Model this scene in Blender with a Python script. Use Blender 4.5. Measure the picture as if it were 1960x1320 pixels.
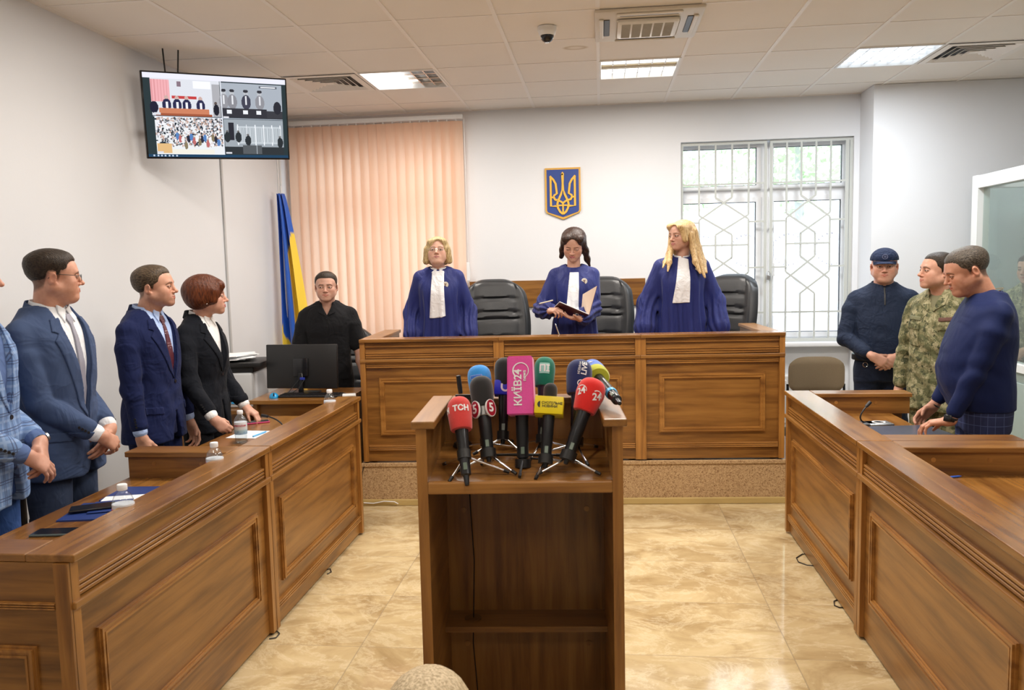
import bpy, bmesh, math, random
import numpy as np
from mathutils import Vector, Matrix, noise as mnoise
PI = math.pi
for o in list(bpy.data.objects): bpy.data.objects.remove(o)
scene = bpy.context.scene
COL = scene.collection

# ---------------------------------------------------------------- camera
cam_d = bpy.data.cameras.new('camera'); cam = bpy.data.objects.new('camera', cam_d); COL.objects.link(cam)
cam_d.sensor_width = 36.0; cam_d.lens = 1560.0 / 1960.0 * 36.0
cam_d.clip_start = 0.05; cam_d.clip_end = 200
RW = Matrix(((0.9939, 0.0123, 0.1091), (0.1078, 0.0984, -0.9893), (-0.0229, 0.9951, 0.0964)))
q = RW.to_quaternion(); q.normalize()
cam.matrix_world = Matrix.Translation((0, 0, 1.65)) @ q.to_matrix().to_4x4()
cam_d.dof.use_dof = True; cam_d.dof.focus_distance = 5.0; cam_d.dof.aperture_fstop = 9.0
scene.camera = cam

# ---------------------------------------------------------------- world, exposure
w = bpy.data.worlds.new('world'); scene.world = w; w.use_nodes = True
nt = w.node_tree; bg = nt.nodes['Background']
bg.inputs[0].default_value = (0.80, 0.90, 1.0, 1); bg.inputs[1].default_value = 2.7
vs = scene.view_settings
vs.view_transform = 'Standard'; vs.look = 'None'; vs.gamma = 1.0; vs.use_curve_mapping = False
vs.exposure = 0.38

# ---------------------------------------------------------------- area lights (ceiling lamps of the room; the two rear rows are unseen, added as fill)
FIX_WARM = (1.0, 0.93, 0.85); FIX_COOL = (0.90, 0.95, 1.0)
def area(name, loc, sx, sy, power, col, rot=(0, 0, 0)):
    l = bpy.data.lights.new(name, 'AREA'); l.shape = 'RECTANGLE'; l.size = sx; l.size_y = sy
    l.energy = power; l.color = col
    o = bpy.data.objects.new(name, l); COL.objects.link(o); o.location = loc; o.rotation_euler = rot
    return o
TX = 0.595
LAMPS = [(-1.485, 6.36, 1, 24), (0.3, 6.36, 1, 30), (2.06, 6.33, 0, 28),
         (-1.485, 3.95, 1, 25), (0.3, 3.95, 1, 28), (2.06, 3.95, 1, 26),
         (-1.485, 1.55, 1, 9), (0.3, 1.55, 1, 9), (2.06, 1.55, 1, 10),  # row above the camera, out of view, added as fill light
         (-1.485, -0.85, 1, 5), (0.3, -0.85, 1, 5), (2.06, -0.85, 1, 5)]  # row behind the camera, unseen, added as fill light
for i, (lx, ly, warm, pw) in enumerate(LAMPS):
    area('ceiling_lamp_light', (lx, ly, 3.08), 0.54, 0.54, pw * 1.12, FIX_WARM if warm else FIX_COOL)
# ---------------------------------------------------------------- helpers
def new_bm(): return bmesh.new()
def box(bm, x0, x1, y0, y1, z0, z1, bev=0.0, seg=1):
    vs_ = [bm.verts.new((x, y, z)) for x in (x0, x1) for y in (y0, y1) for z in (z0, z1)]
    f = [(0, 1, 3, 2), (4, 6, 7, 5), (0, 4, 5, 1), (2, 3, 7, 6), (0, 2, 6, 4), (1, 5, 7, 3)]
    fs = [bm.faces.new([vs_[i] for i in q_]) for q_ in f]
    if bev > 0:
        es = list({e for f_ in fs for e in f_.edges})
        bmesh.ops.bevel(bm, geom=es, offset=bev, segments=seg, affect='EDGES', profile=0.5)
    return vs_
def cyl(bm, p0, p1, r0, r1=None, n=16, caps=True):
    if r1 is None: r1 = r0
    p0 = Vector(p0); p1 = Vector(p1); d = (p1 - p0)
    if d.length < 1e-9: return
    qz = d.to_track_quat('Z', 'Y').to_matrix()
    a = []; b = []
    for i in range(n):
        t = 2 * PI * i / n; v = Vector((math.cos(t), math.sin(t), 0))
        a.append(bm.verts.new(p0 + qz @ (v * r0))); b.append(bm.verts.new(p1 + qz @ (v * r1)))
    for i in range(n):
        j = (i + 1) % n; bm.faces.new((a[i], a[j], b[j], b[i]))
    if caps: bm.faces.new(a[::-1]); bm.faces.new(b)
def tube(bm, pts, rad, n=8, caps=True):
    pts = [Vector(p) for p in pts]; m = len(pts)
    if not hasattr(rad, '__len__'): rad = [rad] * m
    rings = []; nrm = None
    for i in range(m):
        t = (pts[min(i + 1, m - 1)] - pts[max(i - 1, 0)]).normalized()
        if nrm is None:
            nrm = t.orthogonal().normalized()
        else:
            nrm = (nrm - t * nrm.dot(t)).normalized()
        bn = t.cross(nrm)
        rings.append([bm.verts.new(pts[i] + (nrm * math.cos(2 * PI * k / n) + bn * math.sin(2 * PI * k / n)) * rad[i]) for k in range(n)])
    for i in range(m - 1):
        for k in range(n):
            j = (k + 1) % n; bm.faces.new((rings[i][k], rings[i][j], rings[i + 1][j], rings[i + 1][k]))
    if caps: bm.faces.new(rings[0][::-1]); bm.faces.new(rings[-1])
def lathe(bm, prof, n=24, M=None, sx=1, sy=1):
    rings = []
    for r, z in prof:
        ring = []
        for k in range(n):
            t = 2 * PI * k / n; v = Vector((math.cos(t) * r * sx, math.sin(t) * r * sy, z))
            ring.append(bm.verts.new(M @ v if M else v))
        rings.append(ring)
    for i in range(len(rings) - 1):
        for k in range(n):
            j = (k + 1) % n; bm.faces.new((rings[i][k], rings[i][j], rings[i + 1][j], rings[i + 1][k]))
    if prof[0][0] > 1e-6: bm.faces.new(rings[0][::-1])
    if prof[-1][0] > 1e-6: bm.faces.new(rings[-1])
def prism(bm, poly, y0, y1):
    """polygon in x,z extruded along y"""
    a = [bm.verts.new((x, y0, z)) for x, z in poly]; b = [bm.verts.new((x, y1, z)) for x, z in poly]
    n = len(poly); bm.faces.new(a); bm.faces.new(b[::-1])
    for i in range(n):
        j = (i + 1) % n; bm.faces.new((a[j], a[i], b[i], b[j]))
def obj(name, bm, mat, parent=None, smooth=False, M=None):
    if M is not None: bm.transform(M)
    bmesh.ops.recalc_face_normals(bm, faces=bm.faces)
    me = bpy.data.meshes.new(name); bm.to_mesh(me); bm.free()
    me.materials.append(mat)
    if smooth:
        me.polygons.foreach_set('use_smooth', [True] * len(me.polygons))
        try: me.set_sharp_from_angle(angle=math.radians(38))
        except Exception: pass
    o = bpy.data.objects.new(name, me); COL.objects.link(o)
    if parent is not None: o.parent = parent
    return o
def tag(o, label, cat, group=None):
    o['label'] = label; o['category'] = cat
    if group: o['group'] = group
    return o
def thing(name, label, cat, loc=(0, 0, 0), rotz=0.0, group=None):
    o = bpy.data.objects.new(name, None); COL.objects.link(o); o.empty_display_size = 0.1
    o.location = loc; o.rotation_euler = (0, 0, rotz)
    return tag(o, label, cat, group)
def struct(name, bm, mat, parent=None, smooth=False):
    o = obj(name, bm, mat, parent, smooth)
    if parent is None: o['kind'] = 'structure'
    return o
def copy_tree(o, parent=None):
    c = o.copy(); COL.objects.link(c)
    if parent is not None: c.parent = parent
    for ch in list(o.children): copy_tree(ch, c)
    return c

# ---------------------------------------------------------------- materials
def mat(name, col, rough=0.5, metal=0.0, spec=0.5, coat=0.0, bump=None, var=None, sub=0.0, trans=0.0, sheen=0.0, ior=None, alpha=None):
    m = bpy.data.materials.new(name); m.use_nodes = True; n = m.node_tree.nodes; l = m.node_tree.links
    b = n['Principled BSDF']
    c4 = (*col, 1)
    b.inputs['Base Color'].default_value = c4
    b.inputs['Roughness'].default_value = rough; b.inputs['Metallic'].default_value = metal
    b.inputs['Specular IOR Level'].default_value = spec; b.inputs['Coat Weight'].default_value = coat
    b.inputs['Coat Roughness'].default_value = 0.15
    if sub: 
        b.inputs['Subsurface Weight'].default_value = sub; b.inputs['Subsurface Radius'].default_value = (0.9, 0.35, 0.2); b.inputs['Subsurface Scale'].default_value = 0.008
    if trans: b.inputs['Transmission Weight'].default_value = trans
    if ior: b.inputs['IOR'].default_value = ior
    if sheen: b.inputs['Sheen Weight'].default_value = sheen
    if alpha is not None: b.inputs['Alpha'].default_value = alpha
    tc = n.new('ShaderNodeTexCoord')
    if var:   # (scale, amount)
        t = n.new('ShaderNodeTexNoise'); t.inputs['Scale'].default_value = var[0]; t.inputs['Detail'].default_value = 5
        l.new(tc.outputs['Object'], t.inputs['Vector'])
        mx = n.new('ShaderNodeMix'); mx.data_type = 'RGBA'
        k = var[1]
        mx.inputs[6].default_value = (*[c * (1 - k) for c in col], 1); mx.inputs[7].default_value = (*[min(1, c * (1 + k)) for c in col], 1)
        l.new(t.outputs['Fac'], mx.inputs[0]); l.new(mx.outputs[2], b.inputs['Base Color'])
    if bump:  # (scale, strength, distance)
        t = n.new('ShaderNodeTexNoise'); t.inputs['Scale'].default_value = bump[0]; t.inputs['Detail'].default_value = 4
        l.new(tc.outputs['Object'], t.inputs['Vector'])
        bp = n.new('ShaderNodeBump'); bp.inputs['Strength'].default_value = bump[1]; bp.inputs['Distance'].default_value = bump[2] if len(bump) > 2 else 0.01
        l.new(t.outputs['Fac'], bp.inputs['Height']); l.new(bp.outputs[0], b.inputs['Normal'])
    return m
def emat(name, col, s):
    m = bpy.data.materials.new(name); m.use_nodes = True; n = m.node_tree.nodes; l = m.node_tree.links
    n.clear(); e = n.new('ShaderNodeEmission'); o = n.new('ShaderNodeOutputMaterial')
    e.inputs[0].default_value = (*col, 1); e.inputs[1].default_value = s; l.new(e.outputs[0], o.inputs[0])
    return m
class G:
    """small node graph helper"""
    def __init__(s, name):
        s.m = bpy.data.materials.new(name); s.m.use_nodes = True; s.t = s.m.node_tree; s.b = s.t.nodes['Principled BSDF']
        s.tc = s.t.nodes.new('ShaderNodeTexCoord')
    def n(s, typ, ins=None, **kw):
        x = s.t.nodes.new(typ)
        for k, v in kw.items(): setattr(x, k, v)
        for k, v in (ins or {}).items():
            if hasattr(v, 'is_output') or isinstance(v, bpy.types.NodeSocket): s.t.links.new(v, x.inputs[k])
            else: x.inputs[k].default_value = v
        return x
    def math(s, op, a, b=0.0, c=None):
        d = {0: a, 1: b}
        if c is not None: d[2] = c
        return s.n('ShaderNodeMath', d, operation=op).outputs[0]
    def mix(s, f, a, b):
        return s.n('ShaderNodeMix', {0: f, 6: a, 7: b}, data_type='RGBA').outputs[2]
    def ramp(s, f, stops, interp='LINEAR'):
        r = s.n('ShaderNodeValToRGB', {0: f}); r.color_ramp.interpolation = interp
        e = r.color_ramp.elements
        while len(e) < len(stops): e.new(0.5)
        for i, (p, c) in enumerate(stops): e[i].position = p; e[i].color = (*c, 1) if len(c) == 3 else c
        return r.outputs[0]
    def mapping(s, scale=(1, 1, 1), loc=(0, 0, 0), rot=(0, 0, 0), src=None):
        return s.n('ShaderNodeMapping', {0: src or s.tc.outputs['Object'], 'Scale': scale, 'Location': loc, 'Rotation': rot}).outputs[0]
    def set(s, **kw):
        for k, v in kw.items():
            k = k.replace('_', ' ')
            if isinstance(v, bpy.types.NodeSocket): s.t.links.new(v, s.b.inputs[k])
            else: s.b.inputs[k].default_value = v
        return s
    def bump(s, h, strength, dist=0.01):
        s.t.links.new(s.n('ShaderNodeBump', {'Height': h, 'Strength': strength, 'Distance': dist}).outputs[0], s.b.inputs['Normal'])

def wood(name, axis='x', k=1.0, rough=0.33, off=0.0):
    g = G(name)
    st = {'x': (0.55, 9, 9), 'y': (9, 0.55, 9), 'z': (9, 9, 0.55)}[axis]
    st2 = {'x': (0.8, 2.2, 5.5), 'y': (2.2, 0.8, 5.5), 'z': (3.5, 3.5, 0.6)}[axis]
    v = g.mapping(st, (off, off * 0.7, off * 1.3))
    n1 = g.n('ShaderNodeTexNoise', {'Vector': v, 'Scale': 3.0, 'Detail': 8.0, 'Roughness': 0.62, 'Distortion': 0.5}).outputs['Fac']
    v2 = g.mapping(st2, (off * 2, 3, off))
    n2 = g.n('ShaderNodeTexNoise', {'Vector': v2, 'Scale': 1.7, 'Detail': 3.0, 'Distortion': 0.9}).outputs['Fac']
    f = g.math('MULTIPLY_ADD', n1, 0.55, g.math('MULTIPLY', n2, 0.45))
    c = g.ramp(f, [(0.32, (0.088 * k, 0.030 * k, 0.007 * k)), (0.45, (0.192 * k, 0.080 * k, 0.017 * k)), (0.55, (0.275 * k, 0.122 * k, 0.027 * k)), (0.70, (0.355 * k, 0.168 * k, 0.041 * k))])
    g.set(Base_Color=c, Roughness=rough, Coat_Weight=0.18, Coat_Roughness=0.16)
    g.bump(n1, 0.06, 0.004)
    return g.m
W_X = wood('cherry wood grain along', 'x'); W_Z = wood('cherry wood grain upright', 'z', 1.12, off=3.0); W_Y = wood('cherry wood grain across', 'y', 1.0, off=5.0)
W_XL = wood('cherry wood moulding', 'x', 1.28, off=7.0); W_ZL = wood('cherry wood edge strip', 'z', 1.38, off=9.0)
W_TOP = wood('cherry wood top', 'x', 0.98, rough=0.24, off=11.0)
W_DARK = wood('dark cherry wood', 'x', 0.62, off=2.0)
W_BRD = wood('wall board wood', 'x', 0.95, off=15.0)

def wallmat():
    g = G('painted plaster')
    n1 = g.n('ShaderNodeTexNoise', {'Vector': g.mapping(), 'Scale': 1.3, 'Detail': 4.0}).outputs['Fac']
    g.set(Base_Color=g.mix(n1, (0.68, 0.695, 0.72, 1), (0.74, 0.75, 0.77, 1)), Roughness=0.75)
    n2 = g.n('ShaderNodeTexNoise', {'Vector': g.mapping(), 'Scale': 60.0, 'Detail': 3.0}).outputs['Fac']
    g.bump(n2, 0.12, 0.003)
    return g.m
M_WALL = wallmat()
def tilemat():
    g = G('ceiling tile board')
    n = g.n('ShaderNodeTexNoise', {'Vector': g.mapping(), 'Scale': 2.0, 'Detail': 6.0}).outputs['Fac']
    # an old water stain ring
    pos = g.n('ShaderNodeVectorMath', {0: g.tc.outputs['Object'], 1: (-0.15, 5.68, 3.1)}, operation='SUBTRACT').outputs[0]
    pos = g.n('ShaderNodeVectorMath', {0: pos, 1: (1.0, 1.6, 1.0)}, operation='MULTIPLY').outputs[0]
    ln = g.n('ShaderNodeVectorMath', {0: pos}, operation='LENGTH').outputs['Value']
    ln = g.math('MULTIPLY_ADD', n, 0.06, ln)
    ring = g.ramp(ln, [(0.07, (0.18, 0.18, 0.18)), (0.105, (0.75, 0.75, 0.75)), (0.13, (0, 0, 0))])
    c = g.mix(n, (0.80, 0.75, 0.69, 1), (0.86, 0.81, 0.75, 1))
    c = g.mix(ring, c, (0.52, 0.42, 0.28, 1))
    g.set(Base_Color=c, Roughness=0.85)
    n2 = g.n('ShaderNodeTexNoise', {'Vector': g.mapping(), 'Scale': 170.0, 'Detail': 2.0}).outputs['Fac']
    g.bump(n2, 0.2, 0.003)
    return g.m
M_TILE = tilemat()
M_RAIL = mat('ceiling rail white metal', (0.84, 0.80, 0.76), 0.5)
def floormat():
    g = G('polished marble tile')
    v = g.mapping((1, 1, 1), (0.145, -0.569, 0))
    sp = g.n('ShaderNodeSeparateXYZ', {0: v})
    fx = g.math('MULTIPLY', sp.outputs[0], 1 / 0.925); fy = g.math('MULTIPLY', sp.outputs[1], 1 / 0.555)
    ix = g.math('FLOOR', fx); iy = g.math('FLOOR', fy)
    rx = g.math('ABSOLUTE', g.math('SUBTRACT', g.math('FRACT', g.math('ADD', fx, 0.5)), 0.5))
    ry = g.math('ABSOLUTE', g.math('SUBTRACT', g.math('FRACT', g.math('ADD', fy, 0.5)), 0.5))
    gx = g.math('LESS_THAN', rx, 0.0026); gy = g.math('LESS_THAN', ry, 0.0036)
    gr = g.math('MAXIMUM', gx, gy)
    cmb = g.n('ShaderNodeCombineXYZ', {0: g.math('MULTIPLY', ix, 7.3), 1: g.math('MULTIPLY', iy, 3.9), 2: g.math('MULTIPLY', ix, 1.7)}).outputs[0]
    vv = g.n('ShaderNodeVectorMath', {0: g.mapping((1.0, 1.5, 1), rot=(0, 0, 0.35)), 1: cmb}, operation='ADD').outputs[0]
    n1 = g.n('ShaderNodeTexNoise', {'Vector': vv, 'Scale': 2.1, 'Detail': 8.0, 'Roughness': 0.62, 'Distortion': 1.2}).outputs['Fac']
    n2 = g.n('ShaderNodeTexNoise', {'Vector': vv, 'Scale': 3.0, 'Detail': 9.0, 'Roughness': 0.72, 'Distortion': 0.6}).outputs['Fac']
    vein = g.math('ABSOLUTE', g.math('SUBTRACT', n2, 0.5))
    vein = g.ramp(vein, [(0.0, (1, 1, 1)), (0.012, (0.5, 0.5, 0.5)), (0.045, (0, 0, 0))])
    base = g.ramp(n1, [(0.3, (0.33, 0.22, 0.10)), (0.43, (0.47, 0.34, 0.17)), (0.56, (0.60, 0.46, 0.25)), (0.72, (0.70, 0.56, 0.33))])
    c = g.mix(g.math('MULTIPLY', vein, 0.42), base, (0.84, 0.73, 0.50, 1))
    c = g.mix(g.math('MULTIPLY', gr, 0.55), c, (0.30, 0.24, 0.16, 1))
    g.set(Base_Color=c, Roughness=0.10, Coat_Weight=0.25, Coat_Roughness=0.05)
    g.bump(g.math('MULTIPLY', gr, -1.0), 0.25, 0.002)
    return g.m
M_FLOOR = floormat()
def corkmat():
    g = G('cork facing')
    v = g.n('ShaderNodeTexVoronoi', {'Vector': g.mapping(), 'Scale': 190.0}).outputs['Color']
    n = g.n('ShaderNodeTexNoise', {'Vector': g.mapping(), 'Scale': 90.0, 'Detail': 4.0}).outputs['Fac']
    s = g.n('ShaderNodeSeparateColor', {0: v}).outputs[0]
    f = g.math('MULTIPLY_ADD', s, 0.5, g.math('MULTIPLY', n, 0.5))
    g.set(Base_Color=g.ramp(f, [(0.20, (0.20, 0.10, 0.04)), (0.38, (0.40, 0.25, 0.12)), (0.75, (0.56, 0.38, 0.20))]), Roughness=0.85)
    return g.m
M_CORK = corkmat()
M_SKIRT = mat('light varnished skirting', (0.50, 0.36, 0.14), 0.35, var=(6, .12))
M_PVC = mat('white window plastic', (0.80, 0.81, 0.83), 0.35)
M_GRILLE = mat('white painted steel grille', (0.50, 0.52, 0.49), 0.45)
M_BLACK = mat('black plastic', (0.012, 0.012, 0.013), 0.42)
M_BLACKG = mat('glossy black plastic', (0.010, 0.010, 0.012), 0.18)
M_CHROME = mat('polished chrome', (0.75, 0.76, 0.78), 0.18, 1.0)
M_STEEL = mat('brushed steel', (0.45, 0.46, 0.47), 0.35, 1.0)
M_WHITE = mat('white plastic', (0.78, 0.78, 0.78), 0.4)
M_PAPER = mat('white paper', (0.86, 0.87, 0.88), 0.6)
M_GREYW = mat('grey shaded plaster', (0.62, 0.63, 0.65), 0.8)
def glassmat(name, tint=(1, 1, 1), refl=0.06, alpha_tint=0.02):
    m = bpy.data.materials.new(name); m.use_nodes = True; n = m.node_tree.nodes; l = m.node_tree.links; n.clear()
    o = n.new('ShaderNodeOutputMaterial'); t = n.new('ShaderNodeBsdfTransparent'); t.inputs[0].default_value = (*tint, 1)
    gl = n.new('ShaderNodeBsdfGlossy'); gl.inputs['Roughness'].default_value = 0.01
    f = n.new('ShaderNodeLayerWeight'); pw = n.new('ShaderNodeMath'); pw.operation = 'POWER'; pw.inputs[1].default_value = 5.0; l.new(f.outputs['Facing'], pw.inputs[0])
    mt = n.new('ShaderNodeMath'); mt.operation = 'MULTIPLY_ADD'; mt.inputs[1].default_value = 0.9; mt.inputs[2].default_value = 0.03 + refl
    l.new(pw.outputs[0], mt.inputs[0]); mx = n.new('ShaderNodeMixShader')
    l.new(mt.outputs[0], mx.inputs[0]); l.new(t.outputs[0], mx.inputs[1]); l.new(gl.outputs[0], mx.inputs[2]); l.new(mx.outputs[0], o.inputs[0])
    return m
M_GLASS = glassmat('window glass', (0.97, 0.98, 0.99), 0.0)
M_CAGE = glassmat('cage glass', (0.86, 0.93, 0.91), 0.08)
# ================================================================ THE ROOM
WX0, WX1, YB, H = -2.99, 4.6, 7.70, 3.10
YR = -3.6
bm = new_bm(); box(bm, WX0 - .2, WX1 + .2, YR - .2, YB + .3, -0.1, 0.0); struct('floor', bm, M_FLOOR)
bm = new_bm(); box(bm, WX0 - .15, WX0, YR, YB + .3, 0, H); struct('wall_left', bm, M_WALL)
bm = new_bm(); box(bm, WX0 - .15, WX1 + .15, YR - .15, YR, 0, H); struct('wall_front', bm, M_WALL)
bm = new_bm(); box(bm, WX1, WX1 + .15, YR, YB, 0, H); struct('wall_right', bm, M_WALL)
# back wall with two window openings (x0,x1,z0,z1)
WIN_A = (-2.90, -1.30, 0.90, 2.80); WIN_B = (0.74, 2.262, 0.90, 2.735)
bm = new_bm()
Y1 = YB + 0.13
def seg(x0, x1, z0, z1): box(bm, x0, x1, YB, Y1, z0, z1)
seg(WX0, WIN_A[0], 0, H); seg(WIN_A[0], WIN_A[1], 0, WIN_A[2]); seg(WIN_A[0], WIN_A[1], WIN_A[3], H)
seg(WIN_A[1], WIN_B[0], 0, H); seg(WIN_B[0], WIN_B[1], WIN_B[3], H); seg(WIN_B[1], 2.31, 0, H)
box(bm, WIN_B[0], WIN_B[1], YB + 0.07, Y1, 0, WIN_B[2])
struct('wall_back', bm, M_WALL)
bm = new_bm(); box(bm, 2.31, WX1, 7.34, YB + .3, 0, H); struct('wall_back_pier', bm, M_WALL)
# suspended ceiling: separate board rows are the surface pattern of one ceiling
bm = new_bm()
gx = [0.0 + TX * k for k in range(-6, 9)]; gy = [6.05 + TX * k for k in range(-17, 4)]
holes = [(-1.785, 6.05), (0.0, 6.05), (1.785, 6.05)] + [(a, 3.67) for a in (-1.785, 0.0, 1.785)] + [(a, 1.29) for a in (-1.785, 0, 1.785)] + [(a, -1.09) for a in (-1.785, 0, 1.785)]
def ishole(x, y): return any(abs(x - a) < 0.05 and abs(y - b) < 0.12 for a, b in holes + [(-2.38, 6.05), (2.38, 6.05)])
rng = random.Random(5)
for x in gx:
    for y in gy:
        if x > WX1 or y > YB or x + TX < WX0 or y + TX < YR: continue
        x0, x1 = max(x, WX0) + 0.010, min(x + TX, WX1) - 0.010; y0, y1 = max(y, YR) + 0.005, min(y + TX, YB) - 0.005
        if x1 <= x0 or y1 <= y0: continue
        if ishole(x, y): continue
        box(bm, x0, x1, y0, y1, H + 0.003, H + 0.02)
o = struct('ceiling', bm, M_TILE)
bm = new_bm()
for x in gx:
    if WX0 < x < WX1: box(bm, x - 0.012, x + 0.012, YR, YB, H - 0.002, H + 0.01)
for y in gy:
    if YR < y < YB: box(bm, WX0, WX1, y - 0.006, y + 0.006, H - 0.0, H + 0.009)
box(bm, WX0, WX1, YB - 0.02, YB, H - 0.003, H + .01); box(bm, WX0, WX0 + .02, YR, YB, H - 0.003, H + .01)
struct('trim_1', bm, M_RAIL)
bm = new_bm(); box(bm, WX0 - .15, WX1 + .15, YR - .15, YB + .3, H + 0.12, H + 0.2); struct('ceiling_slab', bm, mat('grey slab', (0.15, 0.14, 0.13), 0.9))

# ---- ceiling lights
M_REFL = mat('mirror reflector louvre', (0.85, 0.86, 0.88), 0.12, 1.0)
M_TUBE_W = emat('lit lamp tube warm', (1.0, 0.93, 0.80), 9.0); M_TUBE_C = emat('lit lamp tube cool', (0.86, 0.95, 1.0), 7.0)
M_TUBE_OFF = mat('unlit lamp tube', (0.55, 0.48, 0.36), 0.35)
M_LF = mat('lamp frame white', (0.8, 0.8, 0.8), 0.4)
M_DIFF_W = emat('glowing lamp panel warm', (1.0, 0.97, 0.92), 2.6); M_DIFF_C = emat('glowing lamp panel cool', (0.80, 0.90, 1.0), 1.25)
def ceiling_light(x, y, style, label):
    t = thing('ceiling_light', label, 'ceiling light', (x + TX / 2, y + TX / 2, H), 0, 'recessed ceiling lights')
    h = TX / 2 - 0.012
    bm = new_bm()
    for a in (-1, 1):
        box(bm, a * h - 0.008, a * h + 0.008, -h, h, -0.006, 0.075); box(bm, -h, h, a * h - 0.008, a * h + 0.008, -0.006, 0.075)
    obj('frame', bm, M_LF, t)
    bm = new_bm(); box(bm, -h, h, -h, h, 0.075, 0.085)
    mt = M_DIFF_C if style == 'cool' else (M_REFL if style == 'half' else M_DIFF_W)
    obj('reflector', bm, mt, t)
    if style == 'half':
        bm = new_bm(); box(bm, -h, 0.0, -h, h, 0.015, 0.03); obj('diffuser', bm, M_DIFF_W, t)
    n = 4
    tw = M_TUBE_C if style == 'cool' else M_TUBE_W
    for i in range(n):
        yy = -h + (i + 0.5) * 2 * h / n
        bm = new_bm(); cyl(bm, (-h + .02, yy, 0.055), (h - .02, yy, 0.055), 0.008, n=10)
        obj('lamp_tube', bm, M_TUBE_OFF if (style in ('mid',) and i in (1,)) or style == 'half' else tw, t, True)
    bm = new_bm()
    xs = [-h + 2 * h * i / 6 for i in range(1, 6)]
    for xx in xs:
        if style == 'half' and xx < 0.01: continue
        box(bm, xx - 0.004, xx + 0.004, -h, h, 0.004, 0.045)
    for i in range(1, n):
        yy = -h + i * 2 * h / n
        box(bm, 0.0 if style == 'half' else -h, h, yy - 0.006, yy + 0.006, 0.004, 0.045)
    obj('louvre', bm, M_REFL, t)
    if style == 'mid':
        bm = new_bm(); box(bm, -h + .01, h - .01, -0.085, -0.035, 0.0, 0.035, 0.006); obj('reflector_channel', bm, mat('aged cream channel', (0.50, 0.42, 0.28), 0.4), t)
    return t
ceiling_light(-1.785, 6.05, 'half', 'recessed ceiling light half glowing white, half dark louvre, nearest the blind')
ceiling_light(0.0, 6.05, 'mid', 'warm white recessed ceiling light with a cream strip across it, behind the air conditioner')
ceiling_light(1.785, 6.05, 'cool', 'cool blue-white louvred ceiling light beside the right-hand air vent')
for (a, b) in holes[3:]:  # fixtures above and behind the camera are unseen, added for their fill light
    nm = {-1.785: 'left', 0.0: 'middle', 1.785: 'right'}[a if a else 0.0]
    rw = {3.67: 'over the side desks', 1.29: 'added unseen above the camera', -1.09: 'added unseen at the rear of the room'}[b]
    ceiling_light(a, b, 'plain', f'louvred ceiling light {rw}, {nm} one')
# ---- air vents
def vent(x, y, label):
    t = thing('air_vent', label, 'air vent', (x + TX / 2, y + TX / 2, H), 0, 'square ceiling vents')
    h = TX / 2 - 0.015; bm = new_bm()
    for i in range(6):
        a = h - i * 0.044; b = a - 0.028
        if i == 0: b = a - 0.05
        z0, z1 = -0.006, 0.012
        P = []
        for s, z in ((a, z0), (b, z0 - (0 if i == 0 else -0.018)), ):
            P.append([bm.verts.new(v) for v in ((-s, -s, z), (s, -s, z), (s, s, z), (-s, s, z))])
        for k in range(4):
            j = (k + 1) % 4; bm.faces.new((P[0][k], P[0][j], P[1][j], P[1][k]))
    box(bm, -0.03, 0.03, -0.03, 0.03, -0.004, 0.012)
    o = obj('grille', bm, M_RAIL, t); sm = o.modifiers.new('s', 'SOLIDIFY'); sm.thickness = 0.003
    bm = new_bm(); box(bm, -h, h, -h, h, 0.03, 0.04); obj('duct', bm, M_BLACK, t)
holes_v = [(-2.38, 6.05), (2.38, 6.05)]
# remove the boards where the vents sit by drawing the vent just below the tile plane
vent(-2.38, 6.05, 'square slatted ceiling vent between the screen and the left light')
vent(2.38, 6.05, 'square slatted ceiling vent at the right, beside the cool light')
# ---- cassette air conditioner
t = thing('air_conditioner', 'cream square cassette air conditioner set into the ceiling', 'air conditioner', (0.297, 5.165, H), 0)
M_AC = mat('cream plastic', (0.66, 0.61, 0.53), 0.4)
bm = new_bm(); h = 0.315
box(bm, -h, h, -h, h, -0.022, -0.002, 0.008, 2); obj('panel', bm, M_AC, t, True)
bm = new_bm(); box(bm, -0.185, 0.185, -0.18, 0.18, -0.048, -0.02, 0.02, 2); obj('intake_panel', bm, mat('cream grille plastic', (0.70, 0.66, 0.58), 0.4), t, True)
gp = bpy.context.scene.objects['intake_panel']
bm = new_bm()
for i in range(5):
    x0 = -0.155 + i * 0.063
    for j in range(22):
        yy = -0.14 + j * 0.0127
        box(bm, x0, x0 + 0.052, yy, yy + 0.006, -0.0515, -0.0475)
obj('intake_grille', bm, mat('shade-darkened cream grille slat', (0.40, 0.36, 0.28), 0.6), gp)  # slats get a darker cream that stands for shade in the grille
for k in range(4):
    bm = new_bm(); box(bm, -0.17, 0.17, 0.225, 0.262, -0.026, -0.018, 0.004); 
    obj('air_slot', bm, M_BLACK, t, M=Matrix.Rotation(k * PI / 2, 4, 'Z'))
    bm = new_bm(); box(bm, -0.19, 0.19, 0.262, 0.290, -0.034, -0.022, 0.005)
    obj('air_flap', bm, M_AC, t, M=Matrix.Rotation(k * PI / 2, 4, 'Z'))
# ---- dome camera
t = thing('dome_camera', 'small white dome security camera on the ceiling', 'security camera', (-0.309, 5.15, H), 0)
bm = new_bm(); lathe(bm, [(0.056, 0.0), (0.058, -0.02), (0.050, -0.045), (0.044, -0.052)], 32); obj('housing', bm, M_WHITE, t, True)
bm = new_bm(); lathe(bm, [(0.041, -0.048), (0.040, -0.062), (0.032, -0.080), (0.018, -0.090), (0.0, -0.093)], 32); obj('dome', bm, M_BLACKG, t, True)
bm = new_bm(); lathe(bm, [(0.0, -0.083), (0.012, -0.085), (0.014, -0.094), (0.0, -0.096)], 16); obj('lens', bm, M_CHROME, t, True)

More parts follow.
